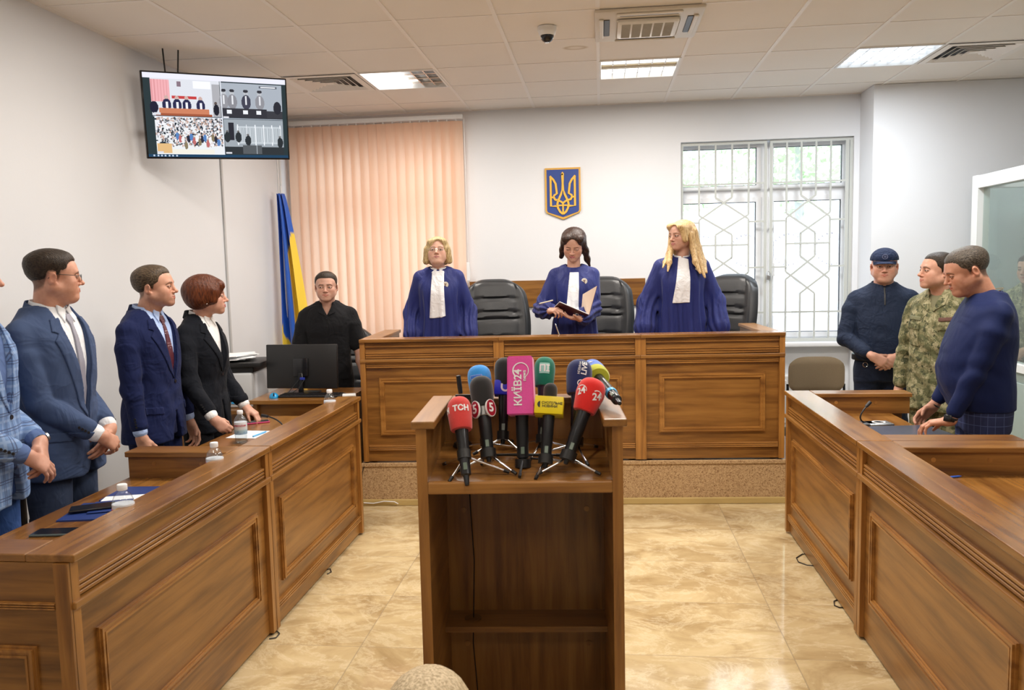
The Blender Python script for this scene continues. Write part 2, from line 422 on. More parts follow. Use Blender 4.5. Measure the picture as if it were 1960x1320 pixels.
# ---- window B with frames and glass
def window_frame(X0, X1, Z0, Z1, y, name, split):
    bm = new_bm(); f = 0.042
    def fr(x0, x1, z0, z1, w_, y0, y1):
        box(bm, x0, x1, y0, y1, z0, z0 + w_); box(bm, x0, x1, y0, y1, z1 - w_, z1)
        box(bm, x0, x0 + w_, y0, y1, z0 + w_, z1 - w_); box(bm, x1 - w_, x1, y0, y1, z0 + w_, z1 - w_)
    fr(X0, X1, Z0, Z1, f, y, y + 0.07)
    zm = Z1 - 0.50
    box(bm, X0 + f, X1 - f, y + .004, y + 0.066, zm - 0.03, zm + 0.035)
    box(bm, split - 0.035, split + 0.035, y, y + 0.07, Z0 + f, Z1 - f)
    for a, b in ((X0 + f, split - 0.035), (split + 0.035, X1 - f)):
        fr(a, b, Z0 + f, zm - 0.03, 0.045, y - 0.015, y + 0.05); fr(a, b, zm + 0.035, Z1 - f, 0.04, y - 0.015, y + 0.05)
    o = struct(name, bm, M_PVC)
    bm = new_bm(); box(bm, X0 + .02, X1 - .02, y + 0.03, y + 0.036, Z0 + .02, Z1 - .02); obj('glass', bm, M_GLASS, o)
    bm = new_bm()
    for a, b in ((X0 + f, split - 0.035), (split + 0.035, X1 - f)):
        for (zz0, zz1, w2) in ((Z0 + f, zm - 0.03, .045), (zm + 0.035, Z1 - f, .04)):
            fr(a + w2 - .001, b - w2 + .001, zz0 + w2 - .001, zz1 - w2 + .001, 0.006, y + 0.0, y + 0.029)
    obj('gasket', bm, M_BLACK, o)
    return o
wb = window_frame(WIN_B[0] - 0.13, WIN_B[1] + 0.02, WIN_B[2] - 0.01, WIN_B[3] + 0.03, YB + 0.146, 'window_1', 1.515)
# sill
bm = new_bm(); box(bm, WIN_B[0], WIN_B[1] + 0.01, YB - 0.055, YB + 0.128, WIN_B[2] - 0.045, WIN_B[2] - 0.005, 0.008, 2); obj('window_sill', bm, M_PVC, wb, True)
bm = new_bm(); cyl(bm, (1.60, YB + .13, 1.50), (1.60, YB + .13, 1.62), 0.008); box(bm, 1.59, 1.61, YB + .13, YB + .17, 1.60, 1.63); obj('window_handle', bm, M_WHITE, wb)
wa = window_frame(WIN_A[0], WIN_A[1], WIN_A[2], WIN_A[3], YB + 0.146, 'window_2', -2.10)
# ---- steel grille in front of window B (a hinged two-leaf frame)
gr = thing('window_grille', 'white steel security grille of straight and zigzag bars across the right window', 'window grille', (0.74, YB + 0.045, 0.90), 0)
def bar(bm, a, b, w_=0.016):
    bar.n = (getattr(bar, 'n', 0) + 1) % 23; e_ = bar.n * 0.00035
    v0 = Vector((a[0], 0, a[1])); v1 = Vector((b[0], 0, b[1])); d = (v1 - v0).normalized(); s = Vector((-d.z, 0, d.x)) * (w_ / 2)
    ys = 0.006
    vs_ = [bm.verts.new(p + Vector((0, yy, 0))) for yy in (-ys - e_, ys - e_) for p in (v0 - s, v1 - s, v1 + s, v0 + s)]
    for f_ in ((0, 1, 2, 3), (7, 6, 5, 4), (0, 4, 5, 1), (1, 5, 6, 2), (2, 6, 7, 3), (3, 7, 4, 0)): bm.faces.new([vs_[i] for i in f_])
WW = 1.522; HH = 1.83
bm = new_bm()
for (x0, x1) in ((0.0, 0.775), (0.80, WW)):
    for z in (0.012, HH - 0.012): bar(bm, (x0, z), (x1, z), 0.028)
    for x in (x0 + 0.012, x1 - 0.012): bar(bm, (x, 0), (x, HH), 0.024)
bar(bm, (WW - 0.045, 0), (WW - 0.045, HH), 0.03)
obj('grille_frame', bm, M_GRILLE, gr)
def leaf(x0, x1):
    bm = new_bm(); W_ = (x1 - x0); c = [x0 + W_ * k / 5 for k in range(6)]   # 4 inner bars
    zt = HH - 0.02
    z2 = HH - 0.38
    bar(bm, (c[0], z2), (c[5], z2))
    zc = HH - 0.50; zx = HH - 0.60; za = HH - 0.70     # upper crossing
    for k in (1, 4): bar(bm, (c[k], zt), (c[k], zc - 0.16))
    for k in (2, 3): bar(bm, (c[k], zt), (c[k], zc))
    # zigzag: inner bars cross to the outside and back
    bar(bm, (c[2], zc), (c[4], za)); bar(bm, (c[3], zc), (c[1], za))
    bar(bm, (c[1], zc - 0.16), (c[3], za - 0.14)); bar(bm, (c[4], zc - 0.16), (c[2], za - 0.14))
    # hexagons
    zlo = 0.62; zlo2 = 0.50
    bar(bm, (c[1], za), (c[1], zlo + 0.02)); bar(bm, (c[4], za), (c[4], zlo + 0.02))
    bar(bm, (c[2], za - 0.14), (c[2], zlo + 0.16)); bar(bm, (c[3], za - 0.14), (c[3], zlo + 0.16))
    bar(bm, (c[2], zlo + 0.16), (c[4], zlo - 0.05)); bar(bm, (c[3], zlo + 0.16), (c[1], zlo - 0.05))
    bar(bm, (c[1], zlo + 0.02), (c[3], zlo - 0.18)); bar(bm, (c[4], zlo + 0.02), (c[2], zlo - 0.18))
    bar(bm, (c[1], zlo - 0.05), (c[1], 0.02)); bar(bm, (c[4], zlo - 0.05), (c[4], 0.02))
    bar(bm, (c[2], zlo - 0.18), (c[2], 0.02)); bar(bm, (c[3], zlo - 0.18), (c[3], 0.02))
    zm = (za + zlo) / 2 + .02
    bar(bm, (c[1], zm), (c[4], zm)); bar(bm, (c[0], 0.27), (c[5], 0.27))
    for z in (zm + 0.21, zm - 0.21):
        bar(bm, (c[0], z), (c[1], z)); bar(bm, (c[4], z), (c[5], z))
    obj('grille_bars', bm, M_GRILLE, gr)
leaf(0.02, 0.76); leaf(0.82, WW - 0.06)
pk = thing('padlock', 'small steel padlock holding the two leaves of the window grille', 'padlock', (0.74 + 0.79, YB + 0.02, 1.50), 0)
bm = new_bm(); box(bm, -0.02, 0.02, -0.012, 0.010, -0.03, 0.012, 0.004); obj('lock_body', bm, M_STEEL, pk, True)
bm = new_bm(); tube(bm, [(-0.013, 0, 0.01), (-0.013, 0, 0.035), (-0.007, 0, 0.046), (0.007, 0, 0.046), (0.013, 0, 0.035), (0.013, 0, 0.01)], 0.0035); obj('shackle', bm, M_CHROME, pk, True)

# ---- outside the window: garden wall with baluster row, trees
M_OUT = mat('pale rendered wall outside', (0.88, 0.84, 0.86), 0.8)
M_OUTG = mat('ground outside', (0.7, 0.7, 0.68), 0.9)
bm = new_bm(); box(bm, -12, 16, 8.3, 30, -0.6, -0.5); struct('ground', bm, M_OUTG)
fw = thing('garden_wall', 'pale balustrade wall with round openings seen through the right window', 'garden wall', (3.0, 12.5, -0.5), 0)
bm = new_bm()
box(bm, -6, 6, 0, 0.2, 0, 1.3); box(bm, -6, 6, -0.05, 0.25, 1.9, 2.05); box(bm, -6, 6, -0.03, 0.23, 2.55, 2.72)
for i in range(40):
    lathe(bm, [(0.05, 1.3), (0.085, 1.45), (0.04, 1.7), (0.06, 1.9)], 8, Matrix.Translation((-6 + i * 0.3, 0.1, 0)))
obj('balustrade', bm, M_OUT, fw)
bm = new_bm()
for i in range(20):
    cx = -5.8 + i * 0.62
    R = 0.20
    for k in range(20):
        a0, a1 = 2 * PI * k / 20, 2 * PI * (k + 1) / 20
        tube(bm, [(cx + R * math.cos(a0), 0.1, 2.3 + R * math.sin(a0)), (cx + R * math.cos(a1), 0.1, 2.3 + R * math.sin(a1))], 0.045, 6, False)
    box(bm, cx + 0.27, cx + 0.35, 0.02, 0.18, 2.05, 2.55)
obj('ring_course', bm, M_OUT, fw)
def tree(x, y, h, r, seed, label):
    t = thing('tree', label, 'tree', (x, y, -0.5), 0, 'trees outside the right window')
    bm = new_bm(); tube(bm, [(0, 0, 0), (0.05, 0, h * .4), (0.0, 0.05, h * .75)], [0.14, 0.11, 0.05], 8); obj('trunk', bm, mat('grey bark', (0.55, 0.53, 0.55), 0.9), t, True)
    rr = random.Random(seed); bm = new_bm()
    for i in range(1500):
        a = rr.uniform(0, 2 * PI); u = rr.uniform(-1, 1); q_ = rr.random() ** .4 * r; s = math.sqrt(1 - u * u)
        p = Vector((q_ * s * math.cos(a), q_ * s * math.sin(a), h * .72 + q_ * u * .9)); sz = rr.uniform(.05, .12)
        d1 = Vector((rr.uniform(-1, 1), rr.uniform(-1, 1), rr.uniform(-1, 1))).normalized() * sz; d2 = d1.orthogonal().normalized() * sz * .6
        bm.faces.new([bm.verts.new(p + v) for v in (-d1, d2, d1, -d2)])
    m_ = mat('pale green leaves', (0.62, 0.78, 0.50), 0.7)
    obj('crown', bm, m_, t)
tree(0.9, 15, 5.5, 1.6, 1, 'pale green tree outside, behind the left leaf of the window grille')
tree(3.7, 16, 6.0, 1.5, 2, 'pale green tree outside, behind the right leaf of the window grille')

# ---- vertical blinds
vb = thing('vertical_blind', 'peach coloured vertical slat blind covering the left window', 'blind', (-2.91, 7.60, 3.04), 0)
def blindmat():
    g = G('peach blind fabric')
    n = g.n('ShaderNodeTexNoise', {'Vector': g.mapping((30, 30, 2)), 'Scale': 8.0, 'Detail': 3.0}).outputs['Fac']
    c = g.mix(n, (0.86, 0.60, 0.44, 1), (0.92, 0.66, 0.50, 1))
    o_ = g.t.nodes['Material Output']
    d = g.n('ShaderNodeBsdfDiffuse', {0: c}).outputs[0]; tr = g.n('ShaderNodeBsdfTranslucent', {0: c}).outputs[0]
    mx = g.n('ShaderNodeMixShader', {0: 0.50, 1: d, 2: tr}).outputs[0]
    g.t.links.new(mx, o_.inputs[0]); return g.m
M_BLIND = blindmat()
bm = new_bm(); box(bm, 0, 1.66, -0.02, 0.025, -0.028, 0.012, 0.003); obj('head_rail', bm, M_WHITE, vb)
rr = random.Random(3)
ns = 19; pitch = 1.64 / ns
for i in range(ns):
    bm = new_bm(); ang = math.radians(14 + rr.uniform(-7, 7)); wd = 0.060
    cx = pitch * (i + 0.5)
    n_ = 6; rows = []
    for z in (-0.045, -1.2, -2.25):
        tw = ang + (rr.uniform(-0.05, 0.05))
        row = []
        for k in range(n_ + 1):
            u = (k / n_ - 0.5) * 2 * wd; bow = 0.006 * (1 - (u / wd) ** 2)
            row.append(bm.verts.new((cx + u * math.cos(tw) + bow * math.sin(tw), u * math.sin(tw) - bow, z)))
        rows.append(row)
    for a in range(2):
        for k in range(n_): bm.faces.new((rows[a][k], rows[a][k + 1], rows[a + 1][k + 1], rows[a + 1][k]))
    o = obj('blind_slat', bm, M_BLIND, vb, True)
    bm = new_bm(); box(bm, cx - 0.004, cx + 0.004, -0.006, 0.006, -0.05, -0.026); obj('hanger', bm, M_WHITE, o)
bm = new_bm(); tube(bm, [(1.675, -.03, -0.03), (1.68, -.03, -1.5), (1.69, -.03, -1.74), (1.74, -.03, -1.74), (1.755, -.03, -1.5)], 0.003, 5); box(bm, 1.665, 1.695, -.045, -.02, -1.52, -1.35, .003); obj('pull_cord', bm, M_WHITE, vb)

# conduits on the left wall
bm = new_bm(); box(bm, WX0, WX0 + 0.014, 6.275, 6.300, 0.0, H - .01, .002); tag(obj('cable_duct', bm, mat('grey cable duct', (0.50, 0.50, 0.50), .5)), 'thin grey cable duct running up the left wall behind the red-haired woman', 'cable duct')
bm = new_bm(); box(bm, WX0, WX0 + 0.012, 7.44, 7.455, 0.0, H - .01, .002); box(bm, WX0, WX0 + 0.012, 7.50, 7.515, 0.0, H - .01, .002); tag(obj('cable_duct', bm, M_WHITE), 'pair of white cable ducts on the left wall above the flag', 'cable duct')

# ---- wooden board on back wall, emblem
bm = new_bm(); box(bm, -0.83, 0.83, -0.011, 0.011, -0.125, 0.125, 0.002)
o = obj('wall_board', bm, W_BRD); o.location = (-0.42, YB - 0.012, 1.385); tag(o, 'long brown wooden board fixed to the wall behind the judges', 'wall board')
M_GOLD = mat('matte gold paint', (0.62, 0.34, 0.05), 0.45); M_BLUE = mat('emblem blue', (0.018, 0.05, 0.24), 0.5)
em = thing('coat_of_arms', 'blue shield with a gold trident and gold border on the back wall', 'emblem', (-0.341, YB, 2.31), 0)
W2, HT, HB = 0.165, 0.235, -0.155
bm = new_bm(); prism(bm, [(-W2, HT), (W2, HT), (W2, HB + .0), (W2 * .93, HB - .022), (0, -0.24), (-W2 * .93, HB - .022), (-W2, HB)], -0.018, -0.001); obj('shield', bm, M_GOLD, em)
k = 0.90
bm = new_bm(); prism(bm, [(-W2 * k, HT * .93), (W2 * k, HT * .93), (W2 * k, HB + .0), (W2 * .84, HB - .016), (0, -0.218), (-W2 * .84, HB - .016), (-W2 * k, HB)], -0.0195, -0.017); obj('shield_field', bm, M_BLUE, em)
def ribbon(bm, pts, w0, y0=-0.027, y1=-0.018, mirror=True):
    for s in ((1, -1) if mirror else (1,)):
        P = [Vector((p[0] * s, p[1])) for p in pts]; L_ = []; R_ = []
        for i, p in enumerate(P):
            d = (P[min(i + 1, len(P) - 1)] - P[max(i - 1, 0)]).normalized(); nn = Vector((-d.y, d.x))
            ww = w0[i] if hasattr(w0, '__len__') else w0
            L_.append(p + nn * ww); R_.append(p - nn * ww)
        for i in range(len(P) - 1):
            q4 = [L_[i], L_[i + 1], R_[i + 1], R_[i]]
            ribbon.n = (getattr(ribbon, 'n', 0) + 1) % 17
            prism(bm, [(v.x, v.y) for v in q4], y0 - ribbon.n * .0001, y1)
# crop coords of the photo's emblem -> metres (1 unit = 0.000509 m)
def ec(x, y): return ((x - 742) * 0.00052, (655 - y) * 0.00051)
bm = new_bm(); w_ = 0.0095
ribbon(bm, [ec(957, 345), ec(957, 880), ec(850, 880)], w_)
ribbon(bm, [ec(968, 340), ec(905, 410), ec(868, 480), ec(848, 655), ec(900, 690), ec(905, 720), ec(880, 765), ec(835, 775), ec(800, 760)], w_)
ribbon(bm, [ec(955, 722), ec(900, 722)], w_ * .8)
ribbon(bm, [ec(745, 285), ec(752, 330), ec(748, 450), ec(755, 600), ec(775, 670), ec(830, 790), ec(843, 850), ec(830, 920), ec(795, 985), ec(742, 1028)], [0.004, 0.007, 0.006, 0.006, w_, w_, w_, w_, w_, w_])
ribbon(bm, [ec(742, 830), ec(780, 800), ec(815, 785)], w_ * .9)
ribbon(bm, [ec(850, 875), ec(742, 868)], w_ * .7)
ribbon(bm, [ec(742, 830), ec(742, 1015)], w_ * .8, mirror=False)
ribbon(bm, [ec(742, 270), ec(742, 300), ec(742, 450), ec(742, 600)], [0.002, 0.013, 0.010, 0.006], mirror=False)
obj('trident', bm, mat('bright gold paint', (0.72, 0.42, 0.05), 0.4), em)

# ---- radiators
def radiator(x0, x1, y, z0, z1, label):
    t = thing('radiator', label, 'radiator', ((x0 + x1) / 2, y, 0), 0, 'white panel radiators'); L_ = x1 - x0
    bm = new_bm(); box(bm, -L_ / 2, L_ / 2, -0.05, 0.05, z0, z1, 0.008)
    n = int(L_ / 0.045)
    for i in range(n):
        x = -L_ / 2 + (i + 0.5) * L_ / n; box(bm, x - 0.011, x + 0.011, -0.062, -0.045, z0 + 0.04, z1 - 0.04, 0.005)
    obj('panel', bm, M_WHITE, t, True)
    bm = new_bm(); tube(bm, [(-L_ / 2 + .04, 0, z0 + .02), (-L_ / 2 + .04, 0, 0)], 0.010); tube(bm, [(L_ / 2 - .04, 0, z0 + .02), (L_ / 2 - .04, 0, 0)], 0.010); obj('pipe', bm, M_WHITE, t, True)
radiator(0.95, 2.05, 7.64, 0.12, 0.60, 'white panel radiator under the right window')
radiator(-2.6, -1.5, 7.62, 0.14, 0.64, 'white panel radiator below the peach blind')
# ---- baseboards
bm = new_bm(); box(bm, WX0, WX0 + 0.015, YR, YB, 0, 0.07); struct('baseboard_left', bm, M_SKIRT)
bm = new_bm(); box(bm, WX0, 0.74, YB - 0.015, YB, 0, 0.07); struct('baseboard_back', bm, M_SKIRT)
# ================================================================ DESKS
DH = 0.87
def mould_h(bm, x0, x1, z0, z1, y=0.0, p=0.012):
    """horizontal three-reed moulding on a face at y (proud towards -y)"""
    box(bm, x0, x1, y - p * .5, y + .002, z0, z1)
    n = 3; h = (z1 - z0) / n
    for i in range(n):
        box(bm, x0, x1, y - p, y - p * .45, z0 + i * h + h * .15, z0 + (i + 1) * h - h * .15, 0.0015)
def mould_v(bm, x0, x1, z0, z1, y=0.0, p=0.012):
    box(bm, x0, x1, y - p * .5, y + .002, z0, z1)
    n = 3; h = (x1 - x0) / n
    for i in range(n):
        box(bm, x0 + i * h + h * .15, x0 + (i + 1) * h - h * .15, y - p, y - p * .45, z0, z1, 0.0015)
def frame_mould(bm, x0, x1, z0, z1, w_=0.034, y=0.0, p=0.014):
    """mitred picture-frame moulding"""
    for k, (ins, dep) in enumerate(((0, .55), (.18, 1.0), (.42, .75), (.66, .9), (.86, .5))):
        a = ins * w_; b = [.18, .42, .66, .86, 1.0][k] * w_
        O = [(x0 + a, z0 + a), (x1 - a, z0 + a), (x1 - a, z1 - a), (x0 + a, z1 - a)]; I = [(x0 + b, z0 + b), (x1 - b, z0 + b), (x1 - b, z1 - b), (x0 + b, z1 - b)]
        for i in range(4):
            j = (i + 1) % 4
            q_ = [O[i], O[j], I[j], I[i]]
            prism(bm, q_, y - p * dep, y + .001)
def desk(label, loc, rotz, L, D=0.62, low_band=True, top_strip=False, end0=True, end1=True, end_len=None, end_front=False, group=None, post0=True, post1=True, wt=0.75):
    t = thing('courtroom_desk', label, 'desk', loc, rotz, group)
    E_ = end_len or D
    # front carcass
    bm = new_bm(); box(bm, 0.0, L, 0.012, 0.034, 0.012, DH - 0.024); obj('front_panel', bm, W_X, t)
    bm = new_bm()
    for xx in (0.0, L - 0.036): bm = new_bm(); box(bm, xx, xx + 0.036, -0.008, 0.014, 0.012, DH - 0.024); obj('corner_post', bm, W_ZL, t)
    # cornice rail
    bm = new_bm(); box(bm, 0.0, L, -0.018, 0.014, 0.708, 0.731, 0.004, 2); obj('cornice', bm, W_X, t)
    for (za, zb_, on) in ((.733, .780, 1), (.812, .843, top_strip), (.668, .708, top_strip), (.088, .125, low_band)):
        if on: bm = new_bm(); mould_h(bm, 0.038, L - 0.038, za, zb_, 0.012, 0.015); obj('moulding', bm, W_XL, t)
    bm = new_bm(); frame_mould(bm, 0.125, L - 0.125, 0.195, 0.600, 0.036, 0.012, 0.016); obj('panel_frame', bm, W_XL, t)
    # ledge
    bm = new_bm(); box(bm, 0.0, L, -0.022, 0.125, DH - 0.024, DH, 0.004, 2); 
    obj('ledge', bm, W_TOP, t)
    if end0: bm = new_bm(); box(bm, 0.0, 0.125, 0.125, E_, DH - 0.024, DH, 0.003); obj('end_ledge', bm, W_Y, t)
    if end1: bm = new_bm(); box(bm, L - 0.125, L, 0.125, E_, DH - 0.024, DH, 0.003); obj('end_ledge', bm, W_Y, t)
    bm = new_bm(); box(bm, 0.02, L - 0.02, 0.095, 0.113, wt, DH - 0.024); obj('riser', bm, W_X, t)
    for xx, on, s_ in ((0.095, end0, 1), (L - 0.113, end1, -1)):
        if not on: continue
        bm = new_bm(); box(bm, xx, xx + 0.018, 0.113, E_ - 0.01, wt, DH - 0.024); ri = obj('riser', bm, W_Y, t)
        fx_ = xx + (0.018 if s_ > 0 else 0)
        for yy in (0.25, 0.47):
            if yy < E_ - .05: bm = new_bm(); cyl(bm, (fx_, yy, 0.815), (fx_ + s_ * 0.0015, yy, 0.815), 0.010, n=12); obj('screw_cap', bm, W_ZL, ri)
    bm = new_bm(); box(bm, 0.01, L - 0.01, 0.034, D - 0.02, wt - 0.025, wt, 0.002); obj('worktop', bm, W_TOP, t)
    for xx, on in ((0.0, end0), (L - 0.022, end1)):
        bm = new_bm(); box(bm, xx, xx + 0.022, 0.034, E_ - 0.02, 0.012, DH - 0.024 if on else wt - 0.025)
        obj('end_panel', bm, W_Y, t)
    for xx in (0.06, L - 0.06):
        for yy in (0.06, D - 0.08): bm = new_bm(); cyl(bm, (xx, yy, 0), (xx, yy, 0.014), 0.022, n=12); obj('foot', bm, M_BLACK, t)
    if end_front:   # decorated outer end facing -x
        bm = new_bm()
        M = Matrix.Rotation(-PI / 2, 4, 'Z')   # local x -> -y ; faces -x
        b2 = new_bm(); mould_h(b2, -E_ + 0.03, -0.04, 0.710, 0.731, -0.0, 0.012); frame_mould(b2, -E_ + 0.03, -0.11, 0.195, 0.600, 0.036, 0.0, 0.016)
        box(b2, -0.036, 0.008, -0.010, 0.002, 0.012, DH - .024)
        me = bpy.data.meshes.new('tmp'); 
        # map (x,y,z)->(y, -x, z)
        for v in b2.verts: v.co = Vector((v.co.y, -v.co.x, v.co.z))
        b2.to_mesh(me); b2.free(); bm.from_mesh(me); bpy.data.meshes.remove(me)
        obj('end_moulding', bm, W_ZL, t)
    return t
# left row: fronts face +X (local x -> world +Y)
desk('brown wooden desk of the left row nearest the camera, phone and blue folder on it', (-1.505, 2.075, 0), PI / 2, 1.385, low_band=False, end_front=True, group=None, end_len=0.60)
desk('brown wooden desk of the left row farther from the camera, before the red-haired woman', (-1.505, 3.465, 0), PI / 2, 1.39, low_band=True, end0=False, end1=False, end_len=0.60)
# right row: fronts face -X (local x -> world -Y)
desk('brown wooden desk of the right row farther from the camera, with the gooseneck microphone', (1.105, 4.985, 0), -PI / 2, 1.40, low_band=True, end1=True, end_len=0.67, D=0.58)
desk('brown wooden desk of the right row nearest the camera, with a blue pen on it', (1.105, 3.58, 0), -PI / 2, 1.45, low_band=False, end_len=0.95, D=0.95)
# platform and bench
BR = math.radians(3.0)
bx, by = -1.66, 5.45
def bpt(x, y, z=0.3): return (bx + x * math.cos(BR) - y * math.sin(BR), by + x * math.sin(BR) + y * math.cos(BR), z)
pl = thing('platform', 'low cork-faced platform under the judges bench', 'platform', (bx, by, 0), BR)
M_PLT = mat('platform floor brown', (0.20, 0.12, 0.07), 0.5)
bm = new_bm(); box(bm, -0.02, 3.10, 0.010, 1.95, 0.0, 0.285); box(bm, -0.02, 3.10, 0.0, 1.95, 0.285, 0.30); obj('deck', bm, M_PLT, pl)
bm = new_bm(); box(bm, -0.02, 3.10, -0.004, 0.012, 0.03, 0.275); obj('cork_facing', bm, M_CORK, pl)
bm = new_bm(); box(bm, -0.02, 3.10, -0.012, 0.012, 0.275, 0.302, 0.004); obj('nosing', bm, M_CORK, pl)
bm = new_bm(); box(bm, -0.02, 1.75, -0.022, -0.003, 0.0, 0.045, 0.006, 2); box(bm, 1.753, 3.10, -0.022, -0.003, 0.0, 0.045, 0.006, 2); obj('skirting', bm, M_SKIRT, pl)
UL = 2.885 / 3
names = ['left unit of the judges bench, below the judge with glasses', 'middle unit of the judges bench, behind the lectern microphones', 'right unit of the judges bench, below the long-haired blonde judge']
for i in range(3):
    desk('brown panelled ' + names[i], bpt(UL * i, 0.0), BR, UL, D=0.52, low_band=True, top_strip=True, end0=(i == 0), end1=(i == 2), end_len=0.85 if i != 1 else 0.52, group=None)
# ================================================================ LECTERN
LR = math.radians(3.8)
lt = thing('lectern', 'tall open-backed wooden lectern crowded with microphones', 'lectern', (-0.562, 2.385, 0), LR)
LW, LD = 0.622, 0.47
for x in (0.0, LW - 0.03):
    bm = new_bm(); box(bm, x, x + 0.03, 0.0, LD, 0.0, 1.166); o = obj('side_panel', bm, W_Y, lt)
    bm = new_bm(); box(bm, x - 0.001, x + 0.031, -0.003, 0.001, 0.0, 1.166); obj('edge_strip', bm, W_ZL, o)
bm = new_bm(); box(bm, 0.03, LW - 0.03, LD - 0.03, LD, 0.0, 1.166); o = obj('back_panel', bm, W_Z, lt)
for (xx, zz) in ((0.09, 0.78), (LW - 0.09, 0.78), (0.09, 0.28), (LW - 0.09, 0.28)):
    bm = new_bm(); cyl(bm, (xx, LD - 0.0305, zz), (xx, LD - 0.033, zz), 0.010, n=14); obj('screw_cap', bm, W_ZL, o)
for x0, x1 in ((-0.014, 0.058), (LW - 0.058, LW + 0.014)):
    bm = new_bm(); box(bm, x0, x1, -0.012, LD + 0.012, 1.166, 1.190, 0.004, 2); obj('arm_rest', bm, W_Y, lt)
bm = new_bm(); box(bm, 0.058, LW - 0.058, LD - 0.07, LD + 0.012, 1.166, 1.190, 0.004, 2); obj('top_rail', bm, W_X, lt)
bm = new_bm()
sh = [bm.verts.new(v) for v in ((0.03, 0.02, 0.972), (LW - 0.03, 0.02, 0.972), (LW - 0.03, LD - 0.03, 1.012), (0.03, LD - 0.03, 1.012), (0.03, 0.02, 0.995), (LW - 0.03, 0.02, 0.995), (LW - 0.03, LD - 0.03, 1.035), (0.03, LD - 0.03, 1.035))]
for f_ in ((0, 3, 2, 1), (4, 5, 6, 7), (0, 1, 5, 4), (1, 2, 6, 5), (2, 3, 7, 6), (3, 0, 4, 7)): bm.faces.new([sh[i] for i in f_])
obj('sloping_shelf', bm, W_TOP, lt)
bm = new_bm(); box(bm, 0.030, LW - 0.030, -0.004, 0.022, 0.962, 1.000, 0.005, 2); obj('shelf_lip', bm, W_XL, lt)
bm = new_bm(); box(bm, 0.03, LW - 0.03, 0.30, LD - 0.03, 0.385, 0.405); o = obj('lower_shelf', bm, W_X, lt)
bm = new_bm(); cyl(bm, (0.12, 0.37, 0.405), (0.12, 0.37, 0.408), 0.030, n=24); obj('cable_grommet', bm, W_DARK, o)
bm = new_bm(); box(bm, 0.03, LW - 0.03, 0.02, LD - 0.03, 0.03, 0.05); obj('bottom_board', bm, W_X, lt)
bm = new_bm(); tube(bm, [(0.112, 0.43, 1.0), (0.115, 0.43, .8), (0.125, 0.42, .6), (0.122, 0.37, .41), (0.115, 0.40, .3), (0.13, 0.40, .06)], 0.0022, 6)
tag(obj('cable', bm, M_BLACK, None, True, Matrix.Translation((-0.562, 2.385, 0)) @ Matrix.Rotation(LR, 4, 'Z')), 'thin black cable hanging inside the open lectern', 'cable')

